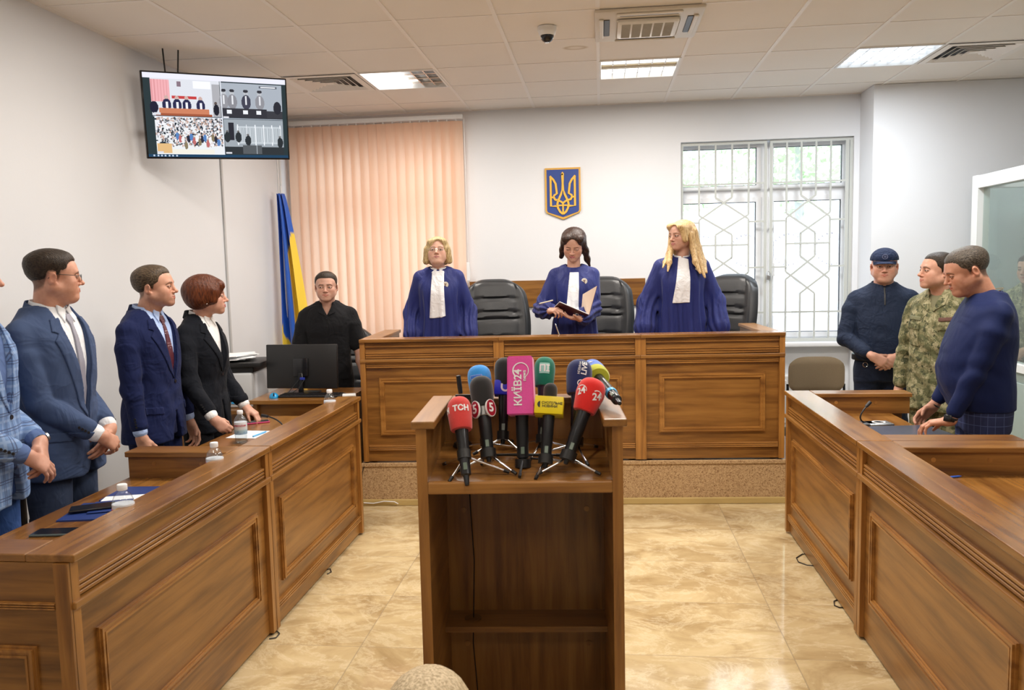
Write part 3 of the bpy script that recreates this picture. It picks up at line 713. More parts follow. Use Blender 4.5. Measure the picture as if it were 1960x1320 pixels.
# ================================================================ OFFICE CHAIRS behind the bench
M_LEATHER = None
def leather():
    g = G('black leather'); n = g.n('ShaderNodeTexNoise', {'Vector': g.mapping(), 'Scale': 9.0, 'Detail': 4.0}).outputs['Fac']
    n2 = g.n('ShaderNodeTexVoronoi', {'Vector': g.mapping(), 'Scale': 260.0}).outputs['Distance']
    g.set(Base_Color=(0.014, 0.015, 0.017, 1), Roughness=g.math('MULTIPLY_ADD', n, 0.2, 0.28), Specular_IOR_Level=0.55); g.bump(g.math('MULTIPLY_ADD', n2, 0.15, n), 0.35, 0.006); return g.m
M_LEATHER = leather()
def office_chair(x, y, rz, label, z=0.3, sc=1.07):
    t = thing('office_chair', label, 'chair', (x, y, z), rz, 'black leather judge chairs'); t.scale = (sc * 1.05, sc, sc)
    # local: faces -y, back at +y
    bm = new_bm(); W_, Hh = 0.54, 0.66; nx, nz = 26, 44
    def P(u, v, back):
        # u -1..1, v 0..1
        wdt = W_ / 2 * (0.86 + 0.14 * math.sin(PI * min(1, v * 1.1)) ) 
        cr = 0.09
        # rounded outline
        zc = v * Hh
        e = max(0.0, (zc - (Hh - 0.13)) / 0.13); wdt *= math.sqrt(max(0.0, 1 - (e ** 3) * 0.45))
        eu = abs(u); zz = zc - (0.05 * (eu ** 4)) * (1 if v > .8 else 0) * ((v - .8) / .2 if v > .8 else 0)
        x = u * wdt
        lean = 0.10 * v + 0.05 * v * v
        if back: d = 0.055 * math.sqrt(max(0.0, 1 - u ** 6)) ; return Vector((x, lean + d, zz))
        pad = 0.050 * math.sqrt(max(0.0, 1 - u ** 8)) * math.sqrt(max(0.0, 1 - max(0, (v - .9) / .1) ** 3))
        # horizontal tufts in the centre, side bolsters
        if eu < 0.62:
            for c in (0.30, 0.52, 0.60, 0.76):
                pad -= 0.016 * math.exp(-((v - c - 0.01 * math.cos(u * 3)) / 0.014) ** 2)
        pad -= 0.016 * math.exp(-((eu - 0.66) / 0.035) ** 2)
        pad += 0.012 * math.exp(-((eu - 0.84) / 0.12) ** 2)
        return Vector((x, lean - pad, zz))
    grid = {}
    for b in (0, 1):
        for i in range(nx + 1):
            for j in range(nz + 1):
                if b == 1 and (i in (0, nx) or j in (0, nz)): grid[(b, i, j)] = grid[(0, i, j)]; continue
                p = P(-1 + 2 * i / nx, j / nz, b)
                if i in (0, nx) or j in (0, nz): 
                    q_ = P(-1 + 2 * i / nx, j / nz, 1); p = (p + q_) / 2
                grid[(b, i, j)] = bm.verts.new(p)
    for b in (0, 1):
        for i in range(nx):
            for j in range(nz):
                f = (grid[(b, i, j)], grid[(b, i + 1, j)], grid[(b, i + 1, j + 1)], grid[(b, i, j + 1)])
                bm.faces.new(f if not b else f[::-1])
    obj('backrest', bm, M_LEATHER, t, True, Matrix.Translation((0, 0.20, 0.50)))
    bm = new_bm(); box(bm, -0.26, 0.26, -0.27, 0.24, 0.42, 0.53, 0.045, 4); obj('seat', bm, M_LEATHER, t, True)
    for s in (-1, 1):
        bm = new_bm(); tube(bm, [(s * .29, .2, .50), (s * .31, .15, .62), (s * .31, .0, .69), (s * .31, -.15, .68), (s * .29, -.2, .60), (s * .25, -.16, .45)], [.018, .022, .026, .026, .020, .016], 10); obj('armrest', bm, M_BLACKG, t, True)
    bm = new_bm(); cyl(bm, (0, 0, 0.10), (0, 0, 0.43), 0.028); obj('column', bm, M_BLACK, t, True)
    for k in range(5):
        a = 2 * PI * k / 5; c, s = math.cos(a), math.sin(a)
        bm = new_bm(); tube(bm, [(0, 0, .10), (c * .15, s * .15, .095), (c * .29, s * .29, .07)], [.03, .024, .018], 8); o = obj('leg', bm, M_BLACK, t, True)
        bm = new_bm(); cyl(bm, (c * .29 - s * .015, s * .29 + c * .015, .028), (c * .29 + s * .015, s * .29 - c * .015, .028), .028); obj('caster', bm, M_BLACK, o, True)
    return t
cx, cy, _ = bpt(0.76, 1.12); office_chair(-0.84, 6.62, math.radians(12), 'black leather office chair standing empty left of the judge with the folder')
office_chair(-0.06, 6.90, math.radians(-10), 'black leather office chair behind the judge reading the folder')
office_chair(0.86, 6.85, math.radians(-42), 'black leather office chair turned sideways behind the long-haired blonde judge')

# ================================================================ SECRETARY AREA
def simple_desk(label, loc, rotz, L, D, Hh, name='office_desk'):
    t = thing(name, label, 'desk', loc, rotz)
    bm = new_bm(); box(bm, 0, L, 0, D, Hh - 0.028, Hh, 0.003, 2); obj('worktop', bm, W_TOP, t)
    bm = new_bm(); box(bm, 0.04, L - 0.04, 0.05, 0.07, 0.12, Hh - 0.028); obj('front_panel', bm, W_X, t)
    for x in (0.02, L - 0.045): bm = new_bm(); box(bm, x, x + 0.025, 0.02, D - 0.02, 0, Hh - 0.028); obj('side_panel', bm, W_Y, t)
    return t
office_chair(-2.16, 6.62, math.radians(15), 'black leather office chair behind the man in the black polo', 0.0, 1.0)
simple_desk('plain brown desk carrying the computer monitor in front of the man in the black polo', (-2.36, 5.19, 0), math.radians(2), 0.66, 0.55, 0.79)
simple_desk('low brown side table under the printer by the left wall', (-2.95, 5.32, 0), 0, 0.55, 0.62, 0.70, 'side_table')
# ================================================================ PEOPLE: signed-distance bodies meshed by surface nets
f32 = np.float32
def smin(a, b, k):
    if k <= 0: return np.minimum(a, b)
    h = np.maximum(k - np.abs(a - b), 0) / k
    return np.minimum(a, b) - h * h * k * 0.25
def smax(a, b, k): return -smin(-a, -b, k)
def cap(a, b, ra, rb=None, k=0.02):
    rb = ra if rb is None else rb
    a = np.array(a, f32); b = np.array(b, f32); ab = b - a; L2 = float(ab @ ab) + 1e-12
    def fn(P):
        t = np.clip(((P - a) @ ab) / L2, 0, 1); q_ = P - a - t[:, None] * ab
        return np.sqrt(np.einsum('ij,ij->i', q_, q_)) - (ra + (rb - ra) * t)
    r = max(ra, rb)
    return ['u', fn, np.minimum(a, b) - r, np.maximum(a, b) + r, k]
def ell(c, r, k=0.02, R=None, mode='u'):
    c = np.array(c, f32); r = np.array(r, f32); Rm = None if R is None else np.array(R, f32)
    def fn(P):
        q_ = P - c
        if Rm is not None: q_ = q_ @ Rm
        a = q_ / r; k0 = np.sqrt(np.einsum('ij,ij->i', a, a)); b = a / r; k1 = np.sqrt(np.einsum('ij,ij->i', b, b)) + 1e-9
        return k0 * (k0 - 1.0) / k1
    m = float(r.max()) if R is not None else r
    return [mode, fn, c - m, c + m, k]
def interp(z, t, col):
    zs = np.array([a[0] for a in t]); v = np.array([a[col] for a in t])
    x = np.interp(z, zs, v)
    return x
def torso(tab, n=2.4, k=0.03, fold=None, zl=None, zh=None):
    """tab rows: z, half width, half depth, centre y ; sampled smoothly"""
    zs = np.linspace(tab[0][0], tab[-1][0], 60)
    T = np.array([[a[i] for a in tab] for i in range(4)])
    def smooth(v):
        y = np.interp(zs, T[0], v); ypad = np.pad(y, 4, mode='edge'); kk = np.array([1, 2, 3, 4, 5, 4, 3, 2, 1.0]); kk /= kk.sum()
        return np.convolve(ypad, kk, 'valid')
    A, B, Cy = smooth(T[1]), smooth(T[2]), smooth(T[3])
    z0, z1 = tab[0][0], tab[-1][0]
    def fn(P):
        z = P[:, 2]; a = np.interp(z, zs, A); b = np.interp(z, zs, B); c = np.interp(z, zs, Cy)
        x = np.abs(P[:, 0]) / a; y = np.abs(P[:, 1] - c) / b
        rr = (x ** n + y ** n) ** (1 / n) + 1e-6
        # distance estimate along the ray
        L = np.sqrt(P[:, 0] ** 2 + (P[:, 1] - c) ** 2)
        d = (rr - 1) * np.where(rr > 0.3, L / rr, np.minimum(a, b))
        if fold is not None: d = d - fold(P)
        return smax(d, np.maximum(z0 - z, z - z1), 0.012)
    mx = max(a[1] for a in tab) + .03; my = max(a[2] + abs(a[3]) for a in tab) + .03
    return ['u', fn, np.array([-mx, -my, z0], f32), np.array([mx, my, z1], f32), k]
def xf(op, R, t):
    """place an op given in a local frame: world = R p + t"""
    R = np.array(R, f32); t = np.array(t, f32); mode, fn, lo, hi, k = op
    def g(P): return fn((P - t) @ R)
    cs = np.array([[x, y, z] for x in (lo[0], hi[0]) for y in (lo[1], hi[1]) for z in (lo[2], hi[2])], f32) @ R.T + t
    return [mode, g, cs.min(0), cs.max(0), k]
def evalops(ops, P, lo, hi, margin=0.05):
    d = np.full(len(P), 1.0, f32); any_ = False
    for mode, fn, l, h, k in ops:
        gap = np.maximum(np.maximum(l - hi, lo - h), 0)
        if float(np.sqrt((gap ** 2).sum())) > margin:
            if mode == 'i': return None
            continue
        v = fn(P)
        if mode == 'u': d = smin(d, v, k) if any_ else v; any_ = True
        elif not any_: continue
        elif mode == 's': d = smax(d, -v, k)
        elif mode == 'i': d = smax(d, v, k)
        elif mode == 'd': d = d + v
    return d if any_ else None
def mesh_sdf(ops, vox, bounds=None):
    n = 16
    us = [o for o in ops if o[0] == 'u']
    lo = np.min([o[2] for o in us], 0) - 3 * vox; hi = np.max([o[3] for o in us], 0) + 3 * vox
    if bounds is not None: lo = np.maximum(lo, bounds[0]); hi = np.minimum(hi, bounds[1])
    nb = np.ceil((hi - lo) / (vox * n)).astype(int)
    K = 1 << 13
    idx = np.arange(n + 1)
    I, J, L = np.meshgrid(idx, idx, idx, indexing='ij'); Q = np.stack([I, J, L], -1).reshape(-1, 3).astype(f32)
    keys = []; pos = []; quads = []
    off = [(0, 0, 0), (1, 0, 0), (0, 1, 0), (1, 1, 0), (0, 0, 1), (1, 0, 1), (0, 1, 1), (1, 1, 1)]
    edges = [(0, 1), (2, 3), (4, 5), (6, 7), (0, 2), (1, 3), (4, 6), (5, 7), (0, 4), (1, 5), (2, 6), (3, 7)]
    for bx_ in range(nb[0]):
        for by_ in range(nb[1]):
            for bz_ in range(nb[2]):
                g0 = np.array([bx_, by_, bz_]) * n
                bl = (lo + g0 * vox).astype(f32); bh = bl + n * vox
                hit = False
                for o in us:
                    gap = np.maximum(np.maximum(o[2] - bh, bl - o[3]), 0)
                    if (gap ** 2).sum() < 0.0004: hit = True; break
                if not hit: continue
                # coarse probe
                c8 = (bl + bh) / 2
                dc = evalops(ops, c8[None, :].astype(f32), bl, bh)
                if dc is None: continue
                if abs(float(dc[0])) > n * vox * 0.87 * 1.35 + 0.03: continue
                P = Q * vox + bl
                V = evalops(ops, P.astype(f32), bl, bh)
                if V is None: continue
                V = V.reshape(n + 1, n + 1, n + 1); S = V < 0
                if S.all() or not S.any(): continue
                C = np.stack([S[a:a + n, b:b + n, c:c + n] for a, b, c in off], -1); cnt = C.sum(-1)
                act = np.argwhere((cnt > 0) & (cnt < 8))
                if len(act):
                    vals = np.stack([V[act[:, 0] + a, act[:, 1] + b, act[:, 2] + c] for a, b, c in off], -1)
                    acc = np.zeros((len(act), 3)); wn = np.zeros(len(act)); offa = np.array(off, float)
                    for a, b in edges:
                        va, vb = vals[:, a], vals[:, b]; m = (va < 0) != (vb < 0)
                        t = np.where(m, va / np.where(m, va - vb, 1), 0)
                        p = offa[a] + t[:, None] * (offa[b] - offa[a]); acc += np.where(m[:, None], p, 0); wn += m
                    p = acc / wn[:, None]
                    pos.append((p + act + g0) * vox + lo); gk = act + g0 + 1
                    keys.append((gk[:, 0] * K + gk[:, 1]) * K + gk[:, 2])
                for ax in range(3):
                    sl0 = [slice(0, n)] * 3; sl1 = [slice(0, n)] * 3; sl1[ax] = slice(1, n + 1)
                    a = S[tuple(sl0)]; b = S[tuple(sl1)]; e = np.argwhere(a != b)
                    if not len(e): continue
                    ins = a[e[:, 0], e[:, 1], e[:, 2]]; g = e + g0 + 1
                    u, v = (ax + 1) % 3, (ax + 2) % 3
                    du = np.zeros(3, int); du[u] = 1; dv = np.zeros(3, int); dv[v] = 1
                    c4 = [g - du - dv, g - dv, g, g - du]
                    kk = np.stack([(c[:, 0] * K + c[:, 1]) * K + c[:, 2] for c in c4], -1)
                    kk[~ins] = kk[~ins][:, ::-1]
                    quads.append(kk)
    keys = np.concatenate(keys); pos = np.concatenate(pos); quads = np.concatenate(quads)
    o_ = np.argsort(keys); ks = keys[o_]; ps = pos[o_]
    ix = np.searchsorted(ks, quads); ix = np.clip(ix, 0, len(ks) - 1); ok = (ks[ix] == quads).all(1)
    return ps, ix[ok]
def to_obj(name, V, F, mt, parent, colors=None):
    me = bpy.data.meshes.new(name)
    me.vertices.add(len(V)); me.vertices.foreach_set('co', np.asarray(V, f32).ravel())
    F = np.asarray(F, np.int64); fl = F.ravel(); li = fl[fl >= 0].astype(np.int32); cn = (F >= 0).sum(1)
    me.loops.add(len(li)); me.loops.foreach_set('vertex_index', li)
    me.polygons.add(len(F)); me.polygons.foreach_set('loop_start', (np.cumsum(cn) - cn).astype(np.int32))
    try: me.polygons.foreach_set('loop_total', cn.astype(np.int32))
    except Exception: pass
    me.update(calc_edges=True)
    me.polygons.foreach_set('use_smooth', [True] * len(F))
    if colors is not None:
        ca = me.color_attributes.new('Col', 'FLOAT_COLOR', 'POINT'); c4 = np.ones((len(V), 4), f32); c4[:, :3] = colors; ca.data.foreach_set('color', c4.ravel())
    me.materials.append(mt); me.validate()
    o = bpy.data.objects.new(name, me); COL.objects.link(o)
    if parent is not None: o.parent = parent
    return o
def garment(name, ops, vox, mt, parent, bounds=None):
    V, F = mesh_sdf(ops, vox, bounds); return to_obj(name, V, F, mt, parent)

def rotm(yaw, pitch, roll=0):   # degrees; yaw>0 turns to the person's left, pitch>0 looks down
    y, p, r = map(math.radians, (yaw, pitch, roll))
    Rz = np.array([[math.cos(y), -math.sin(y), 0], [math.sin(y), math.cos(y), 0], [0, 0, 1]])
    Rx = np.array([[1, 0, 0], [0, math.cos(p), -math.sin(p)], [0, math.sin(p), math.cos(p)]])
    Ry = np.array([[math.cos(r), 0, math.sin(r)], [0, 1, 0], [-math.sin(r), 0, math.cos(r)]])
    return Rz @ Rx @ Ry

# ---- skin with vertex colours
def skinmat():
    g = G('skin'); c = g.n('ShaderNodeVertexColor', layer_name='Col').outputs[0]
    n = g.n('ShaderNodeTexNoise', {'Vector': g.mapping(), 'Scale': 55.0, 'Detail': 4.0}).outputs['Fac']
    c2 = g.n('ShaderNodeMix', {0: 0.10, 6: c, 7: g.ramp(n, [(0.35, (0.30, 0.10, 0.06)), (0.65, (0.80, 0.52, 0.40))])}, data_type='RGBA').outputs[2]
    g.set(Base_Color=c2, Roughness=0.46, Subsurface_Weight=0.12, Subsurface_Radius=(0.9, 0.35, 0.2), Subsurface_Scale=0.008, Specular_IOR_Level=0.42)
    n2 = g.n('ShaderNodeTexNoise', {'Vector': g.mapping(), 'Scale': 240.0, 'Detail': 2.0}).outputs['Fac']; g.bump(n2, 0.10, 0.001)
    return g.m
M_SKIN = skinmat()
def hairmat(name, c0, c1, rough=0.42, st=(70, 70, 6)):
    g = G(name); n = g.n('ShaderNodeTexNoise', {'Vector': g.mapping(st), 'Scale': 3.2, 'Detail': 5.0, 'Roughness': 0.6}).outputs['Fac']
    g.set(Base_Color=g.ramp(n, [(0.38, c0), (0.62, c1)]), Roughness=rough, Specular_IOR_Level=0.30); g.bump(n, 0.8, 0.004); return g.m
M_EYE = mat('eye white', (0.72, 0.68, 0.64), 0.15); M_PUPIL = mat('pupil', (0.006, 0.006, 0.006), 0.1)

EYX, EYY, EYR = 0.0315, -0.0775, 0.0125
def head_ops(fem=False, wide=1.0, jaw=1.0, nose=1.0, fat=0.0):
    w_ = wide; o = []
    o.append(ell((0, 0.014, 0.038), (0.0765 * w_, 0.096, 0.084), 0.03))
    o.append(ell((0, -0.022, 0.030), (0.068 * w_, 0.064, 0.068), 0.03))                      # forehead
    o.append(ell((0, -0.030, -0.040), (0.060 * w_, 0.058, 0.070), 0.035))                    # mid face
    jw = (0.046 if fem else 0.053) * w_ * jaw + fat
    for s in (-1, 1):
        o.append(cap((s * jw, 0.006, -0.052), (s * 0.016, -0.066, -0.097), 0.020 + fat, 0.016, 0.03))
        o.append(ell((s * 0.041 * w_, -0.058, -0.027), (0.023, 0.022, 0.024), 0.022))       # cheekbone
        o.append(ell((s * 0.034 * w_, -0.050, -0.062), (0.024 + fat, 0.024, 0.026), 0.03))
    o.append(ell((0, -0.073, -0.099), (0.021 if fem else 0.026, 0.017, 0.017), 0.018))      # chin
    if fat: o.append(ell((0, -0.045, -0.108), (0.042, 0.036, 0.02 + fat), 0.03))
    o.append(cap((-0.030, -0.076, 0.021), (0.030, -0.076, 0.021), 0.0105 if fem else 0.0135, None, 0.02))  # brow
    for s in (-1, 1): o.append(ell((s * EYX, -0.094, 0.001), (0.019, 0.014, 0.0125), 0.016, None, 's'))      # socket
    for s in (-1, 1):
        o.append(ell((s * EYX, EYY, 0.0), (0.0148, 0.0142, 0.0140), 0.005))                                  # lids
        o.append(ell((s * EYX, EYY - 0.0148, -0.0005), (0.0128, 0.010, 0.0037 if not fem else 0.0042), 0.0015, None, 's'))  # opening
    # nose
    nl = 0.106 + 0.006 * (nose - 1)
    o.append(cap((0, -0.083, 0.014), (0, -nl * 1.0, -0.029), 0.0075, 0.0098, 0.012))
    o.append(ell((0, -nl - 0.001, -0.0325), (0.0105 * nose, 0.0095, 0.0085), 0.008))
    for s in (-1, 1):
        o.append(ell((s * 0.0125 * nose, -0.0935, -0.0365), (0.0075, 0.0095, 0.0068), 0.006))
        o.append(ell((s * 0.0065, -0.0985, -0.0425), (0.0035, 0.0045, 0.0035), 0.002, None, 's'))
    # mouth
    o.append(ell((0, -0.079, -0.066), (0.028, 0.016, 0.020), 0.018))
    ft = 1.18 if fem else 1.0
    for s in (-1, 1):
        o.append(cap((s * 0.004, -0.0945, -0.0600), (s * 0.021, -0.0845, -0.0640), 0.0045 * ft, 0.0028, 0.004))
        o.append(cap((0, -0.0940, -0.0705), (s * 0.019, -0.0850, -0.0660), 0.0052 * ft, 0.0028, 0.004))
        o.append(cap((0, -0.1000, -0.0652), (s * 0.023, -0.0880, -0.0655), 0.0013, 0.0013, 0.001)); o[-1][0] = 's'
    # ears
    for s in (-1, 1):
        a = math.radians(14)
        R = np.array([[math.cos(s * 0.35), -math.sin(s * 0.35), 0], [math.sin(s * 0.35), math.cos(s * 0.35), 0], [0, 0, 1]]) @ np.array([[1, 0, 0], [0, math.cos(a), -math.sin(a)], [0, math.sin(a), math.cos(a)]])
        o.append(ell((s * 0.0800 * w_, 0.014, -0.010), (0.0075, 0.0175, 0.0305), 0.006, R))
        o.append(ell((s * 0.0870 * w_, 0.011, -0.006), (0.0060, 0.0105, 0.0185), 0.004, R, 's'))
        o.append(ell((s * 0.0775 * w_, 0.004, -0.033), (0.006, 0.008, 0.009), 0.006))
    return o
HLY = [-0.11, -0.075, -0.060, -0.048, -0.040, -0.020, -0.010, 0.010, 0.030, 0.045, 0.08, 0.12]
def skin_colors(V, HR, HC, base, lip, brow, stubble=0.0, brow_th=1.0, fem=False, hairline=None):
    hairc = hairline
    P = (V - HC) @ HR; x, y, z = P[:, 0], P[:, 1], P[:, 2]; ax = np.abs(x)
    col = np.tile(np.array(base, f32), (len(V), 1))
    head = np.exp(-np.maximum(0, (np.linalg.norm(P, axis=1) - 0.14) / 0.02) ** 2)
    fr = (y < -0.03)
    def blend(m, c): 
        nonlocal col
        m = np.clip(m, 0, 1)[:, None]; col = col * (1 - m) + np.array(c, f32) * m
    red = (base[0] * 1.02, base[1] * 0.72, base[2] * 0.66)
    blend(0.35 * head * fr * np.exp(-(((ax - 0.043) / 0.02) ** 2 + ((z + 0.032) / 0.02) ** 2)), red)
    blend(0.45 * head * np.exp(-((x / 0.016) ** 2 + ((y + 0.105) / 0.02) ** 2 + ((z + 0.033) / 0.016) ** 2)), red)
    blend(0.40 * head * (ax > 0.070) * np.exp(-(((z + 0.01) / 0.03) ** 2 + ((y - 0.01) / 0.03) ** 2)), red)
    if stubble:
        m = head * (z < -0.028) * np.clip((-0.028 - z) / 0.02, 0, 1) * (y < 0.02) * np.clip(1 - np.exp(-((ax / 0.05) ** 2)) + (z < -0.045), 0, 1)
        blend(stubble * m, (base[0] * .45, base[1] * .45, base[2] * .5))
    if hairc is not None:
        zf = 0.080; zl_ = np.interp(y, HLY, [zf + .012, zf, zf - .008, zf - .020, 0.030, 0.018, -0.026, 0.014, 0.006, -0.055, -0.080, -0.080])
        on = (np.linalg.norm((P - np.array([0, .01, .03])) / np.array([.088, .108, .115]), axis=1) < 1.12) & ~((ax > .0775) & (np.abs(z + .008) < .034) & (y > -.012) & (y < .04))
        blend(0.80 * on * np.clip((z - zl_ + .004) / .020, 0, 1), hairc)
    # lips
    zl = -0.0652 - 0.0 * ax
    up = (z < -0.0545 - 0.25 * ax) & (z > zl - 0.001); dn = (z <= zl) & (z > -0.0775 + 0.42 * ax)
    blend((fr & (ax < 0.0235) & (up | dn) & (y < -0.082)) * 0.85, lip)
    blend(fr * (ax < 0.0225) * (y < -0.078) * np.exp(-((z - zl) / 0.0012) ** 2) * 0.75, (lip[0] * .25, lip[1] * .25, lip[2] * .25))
    # brows
    zb = 0.0225 + 0.09 * (ax - 0.014) - 4.2 * np.maximum(0, ax - 0.036) ** 1.5 * 2
    th = (0.0032 if fem else 0.0045) * brow_th
    blend(fr * (ax > 0.011) * (ax < 0.052) * np.exp(-((z - zb) / th) ** 2) * 0.88, brow)
    # lid line
    e = np.sqrt(((ax - EYX) / 0.0150) ** 2 + ((z + 0.0003) / 0.0062) ** 2)
    blend(fr * np.exp(-((e - 0.98) / 0.22) ** 2) * (z > -0.004) * 0.85 * (y < -0.07), (0.03, 0.018, 0.014))
    blend(fr * np.exp(-((e - 1.0) / 0.3) ** 2) * (z <= -0.004) * 0.35 * (y < -0.07), (base[0] * .4, base[1] * .3, base[2] * .3))
    return col
def hand_ops(W, d, n, right, curl=0.4, spread=1.0, sc=1.0, thumb=0.4, curls=None):
    W = np.array(W, float); d = np.array(d, float); d /= np.linalg.norm(d); n = np.array(n, float); n -= d * (n @ d); n /= np.linalg.norm(n)
    t = np.cross(d, n) * (1 if right else -1); o = []
    def pt(a, b, c): return W + (t * a + d * b + n * c) * sc
    o.append(cap(W - d * 0.010, W + d * 0.014, 0.0235 * sc, 0.024 * sc, 0.015))
    kn = [(0.027, 0.086, 0), (0.009, 0.090, -0.002), (-0.0095, 0.086, -0.001), (-0.026, 0.077, 0.002)]
    ln = [(0.042, 0.026, 0.021), (0.046, 0.029, 0.022), (0.043, 0.027, 0.022), (0.033, 0.021, 0.019)]
    for i, (k_, l_) in enumerate(zip(kn, ln)):
        o.append(cap(pt(k_[0] * .62, 0.010, 0.002), pt(*k_), 0.0165 * sc, 0.0118 * sc, 0.012))
        c_ = curls[i] if curls is not None else curl * (1 + 0.12 * i)
        p = pt(*k_); ang = 0; r = [0.0095, 0.0088, 0.0080, 0.0068]
        if i == 3: r = [0.0085, 0.0078, 0.0070, 0.0060]
        sp = t * (0.035 * spread * (1.5 - i))
        for j in range(3):
            ang += c_ * (0.9 if j == 0 else (1.15 if j == 1 else 0.75))
            dd = d * math.cos(ang) + n * math.sin(ang) + sp; dd /= np.linalg.norm(dd)
            q_ = p + dd * l_[j] * sc; o.append(cap(p, q_, r[j] * sc, r[j + 1] * sc, 0.0035)); p = q_
    o.append(cap(pt(0.012, 0.018, 0.010), pt(0.034, 0.045, 0.014), 0.0165 * sc, 0.0125 * sc, 0.012))
    p = pt(0.034, 0.045, 0.014); v = t * (0.75 - thumb) + d * 0.75 + n * (0.25 + thumb * .6); v /= np.linalg.norm(v)
    q_ = p + v * 0.032 * sc; o.append(cap(p, q_, 0.0115 * sc, 0.0098 * sc, 0.006))
    v2 = v - t * 0.35 * thumb * 2 + n * 0.1; v2 /= np.linalg.norm(v2); o.append(cap(q_, q_ + v2 * 0.027 * sc, 0.0098 * sc, 0.0075 * sc, 0.004))
    return o
def ik(S, T, l1, l2, pole):
    S = np.array(S, float); T = np.array(T, float); v = T - S; D = np.linalg.norm(v); D2 = min(D, (l1 + l2) * 0.999); u = v / D
    T = S + u * D2
    a = (l1 * l1 - l2 * l2 + D2 * D2) / (2 * D2); h = math.sqrt(max(0, l1 * l1 - a * a)); pole = np.array(pole, float); pole -= u * (pole @ u); pole /= np.linalg.norm(pole)
    return S + u * a + pole * h, T
def wr(P, seed=0.0):
    x, y, z = P[:, 0], P[:, 1], P[:, 2]
    return (np.sin(31 * z + 9 * x + 4 * np.sin(13 * x + seed) + 5 * y) * np.sin(11 * x - 7 * y + 5 * z + seed * 2))
def folds_at(c, ax, rad, amp, freq, seed=0.0):
    c = np.array(c, f32); ax = np.array(ax, f32); ax = ax / np.linalg.norm(ax)
    def fn(P):
        q_ = P - c; r2 = np.einsum('ij,ij->i', q_, q_); s = q_ @ ax
        return (amp * np.exp(-r2 / (rad * rad)) * np.sin(freq * s + 2.2 * np.sin(14 * (q_[:, 0] + q_[:, 1]) + seed) + seed)).astype(f32)
    return ['d', fn, c - rad * 2, c + rad * 2, 0]
def poly2d(poly):
    p = np.array(poly, f32)
    def fn(x, z):
        d = np.full(len(x), 1e9, f32); inside = np.zeros(len(x), bool); m = len(p)
        for i in range(m):
            a = p[i]; b = p[(i + 1) % m]; e = b - a; wx = x - a[0]; wz = z - a[1]
            t = np.clip((wx * e[0] + wz * e[1]) / (e @ e + 1e-12), 0, 1); dx = wx - t * e[0]; dz = wz - t * e[1]; d = np.minimum(d, dx * dx + dz * dz)
            c = ((a[1] <= z) & (b[1] > z)) | ((a[1] > z) & (b[1] <= z)); xs = a[0] + (z - a[1]) / (b[1] - a[1] if b[1] != a[1] else 1e-9) * e[0]
            inside ^= c & (x < xs)
        d = np.sqrt(d); return np.where(inside, -d, d)
    return fn
def patch(base_ops, poly, t0, t1, front=True, k=0.002, sym=False, ymid=0.0):
    """a layer lying on the surface of base_ops between offsets t0..t1, cut by a polygon in the front plane"""
    pf = poly2d(poly); pa = np.array(poly)
    def fn(P):
        d = evalops(base_ops, P, P.min(0), P.max(0), 0.2)
        if d is None: return np.full(len(P), 1.0, f32)
        x = np.abs(P[:, 0]) if sym else P[:, 0]
        s = pf(x, P[:, 2]); v = np.maximum(d - t1, t0 - d); v = smax(v, s, k)
        return np.maximum(v, (P[:, 1] - ymid) if front else -(P[:, 1] - ymid))
    x0, x1 = (-pa[:, 0].max(), pa[:, 0].max()) if sym else (pa[:, 0].min(), pa[:, 0].max())
    ys = (-0.32, ymid) if front else (ymid, 0.3)
    return ['u', fn, np.array([x0 - .005, ys[0], pa[:, 1].min() - .005], f32), np.array([x1 + .005, ys[1], pa[:, 1].max() + .005], f32), 0]

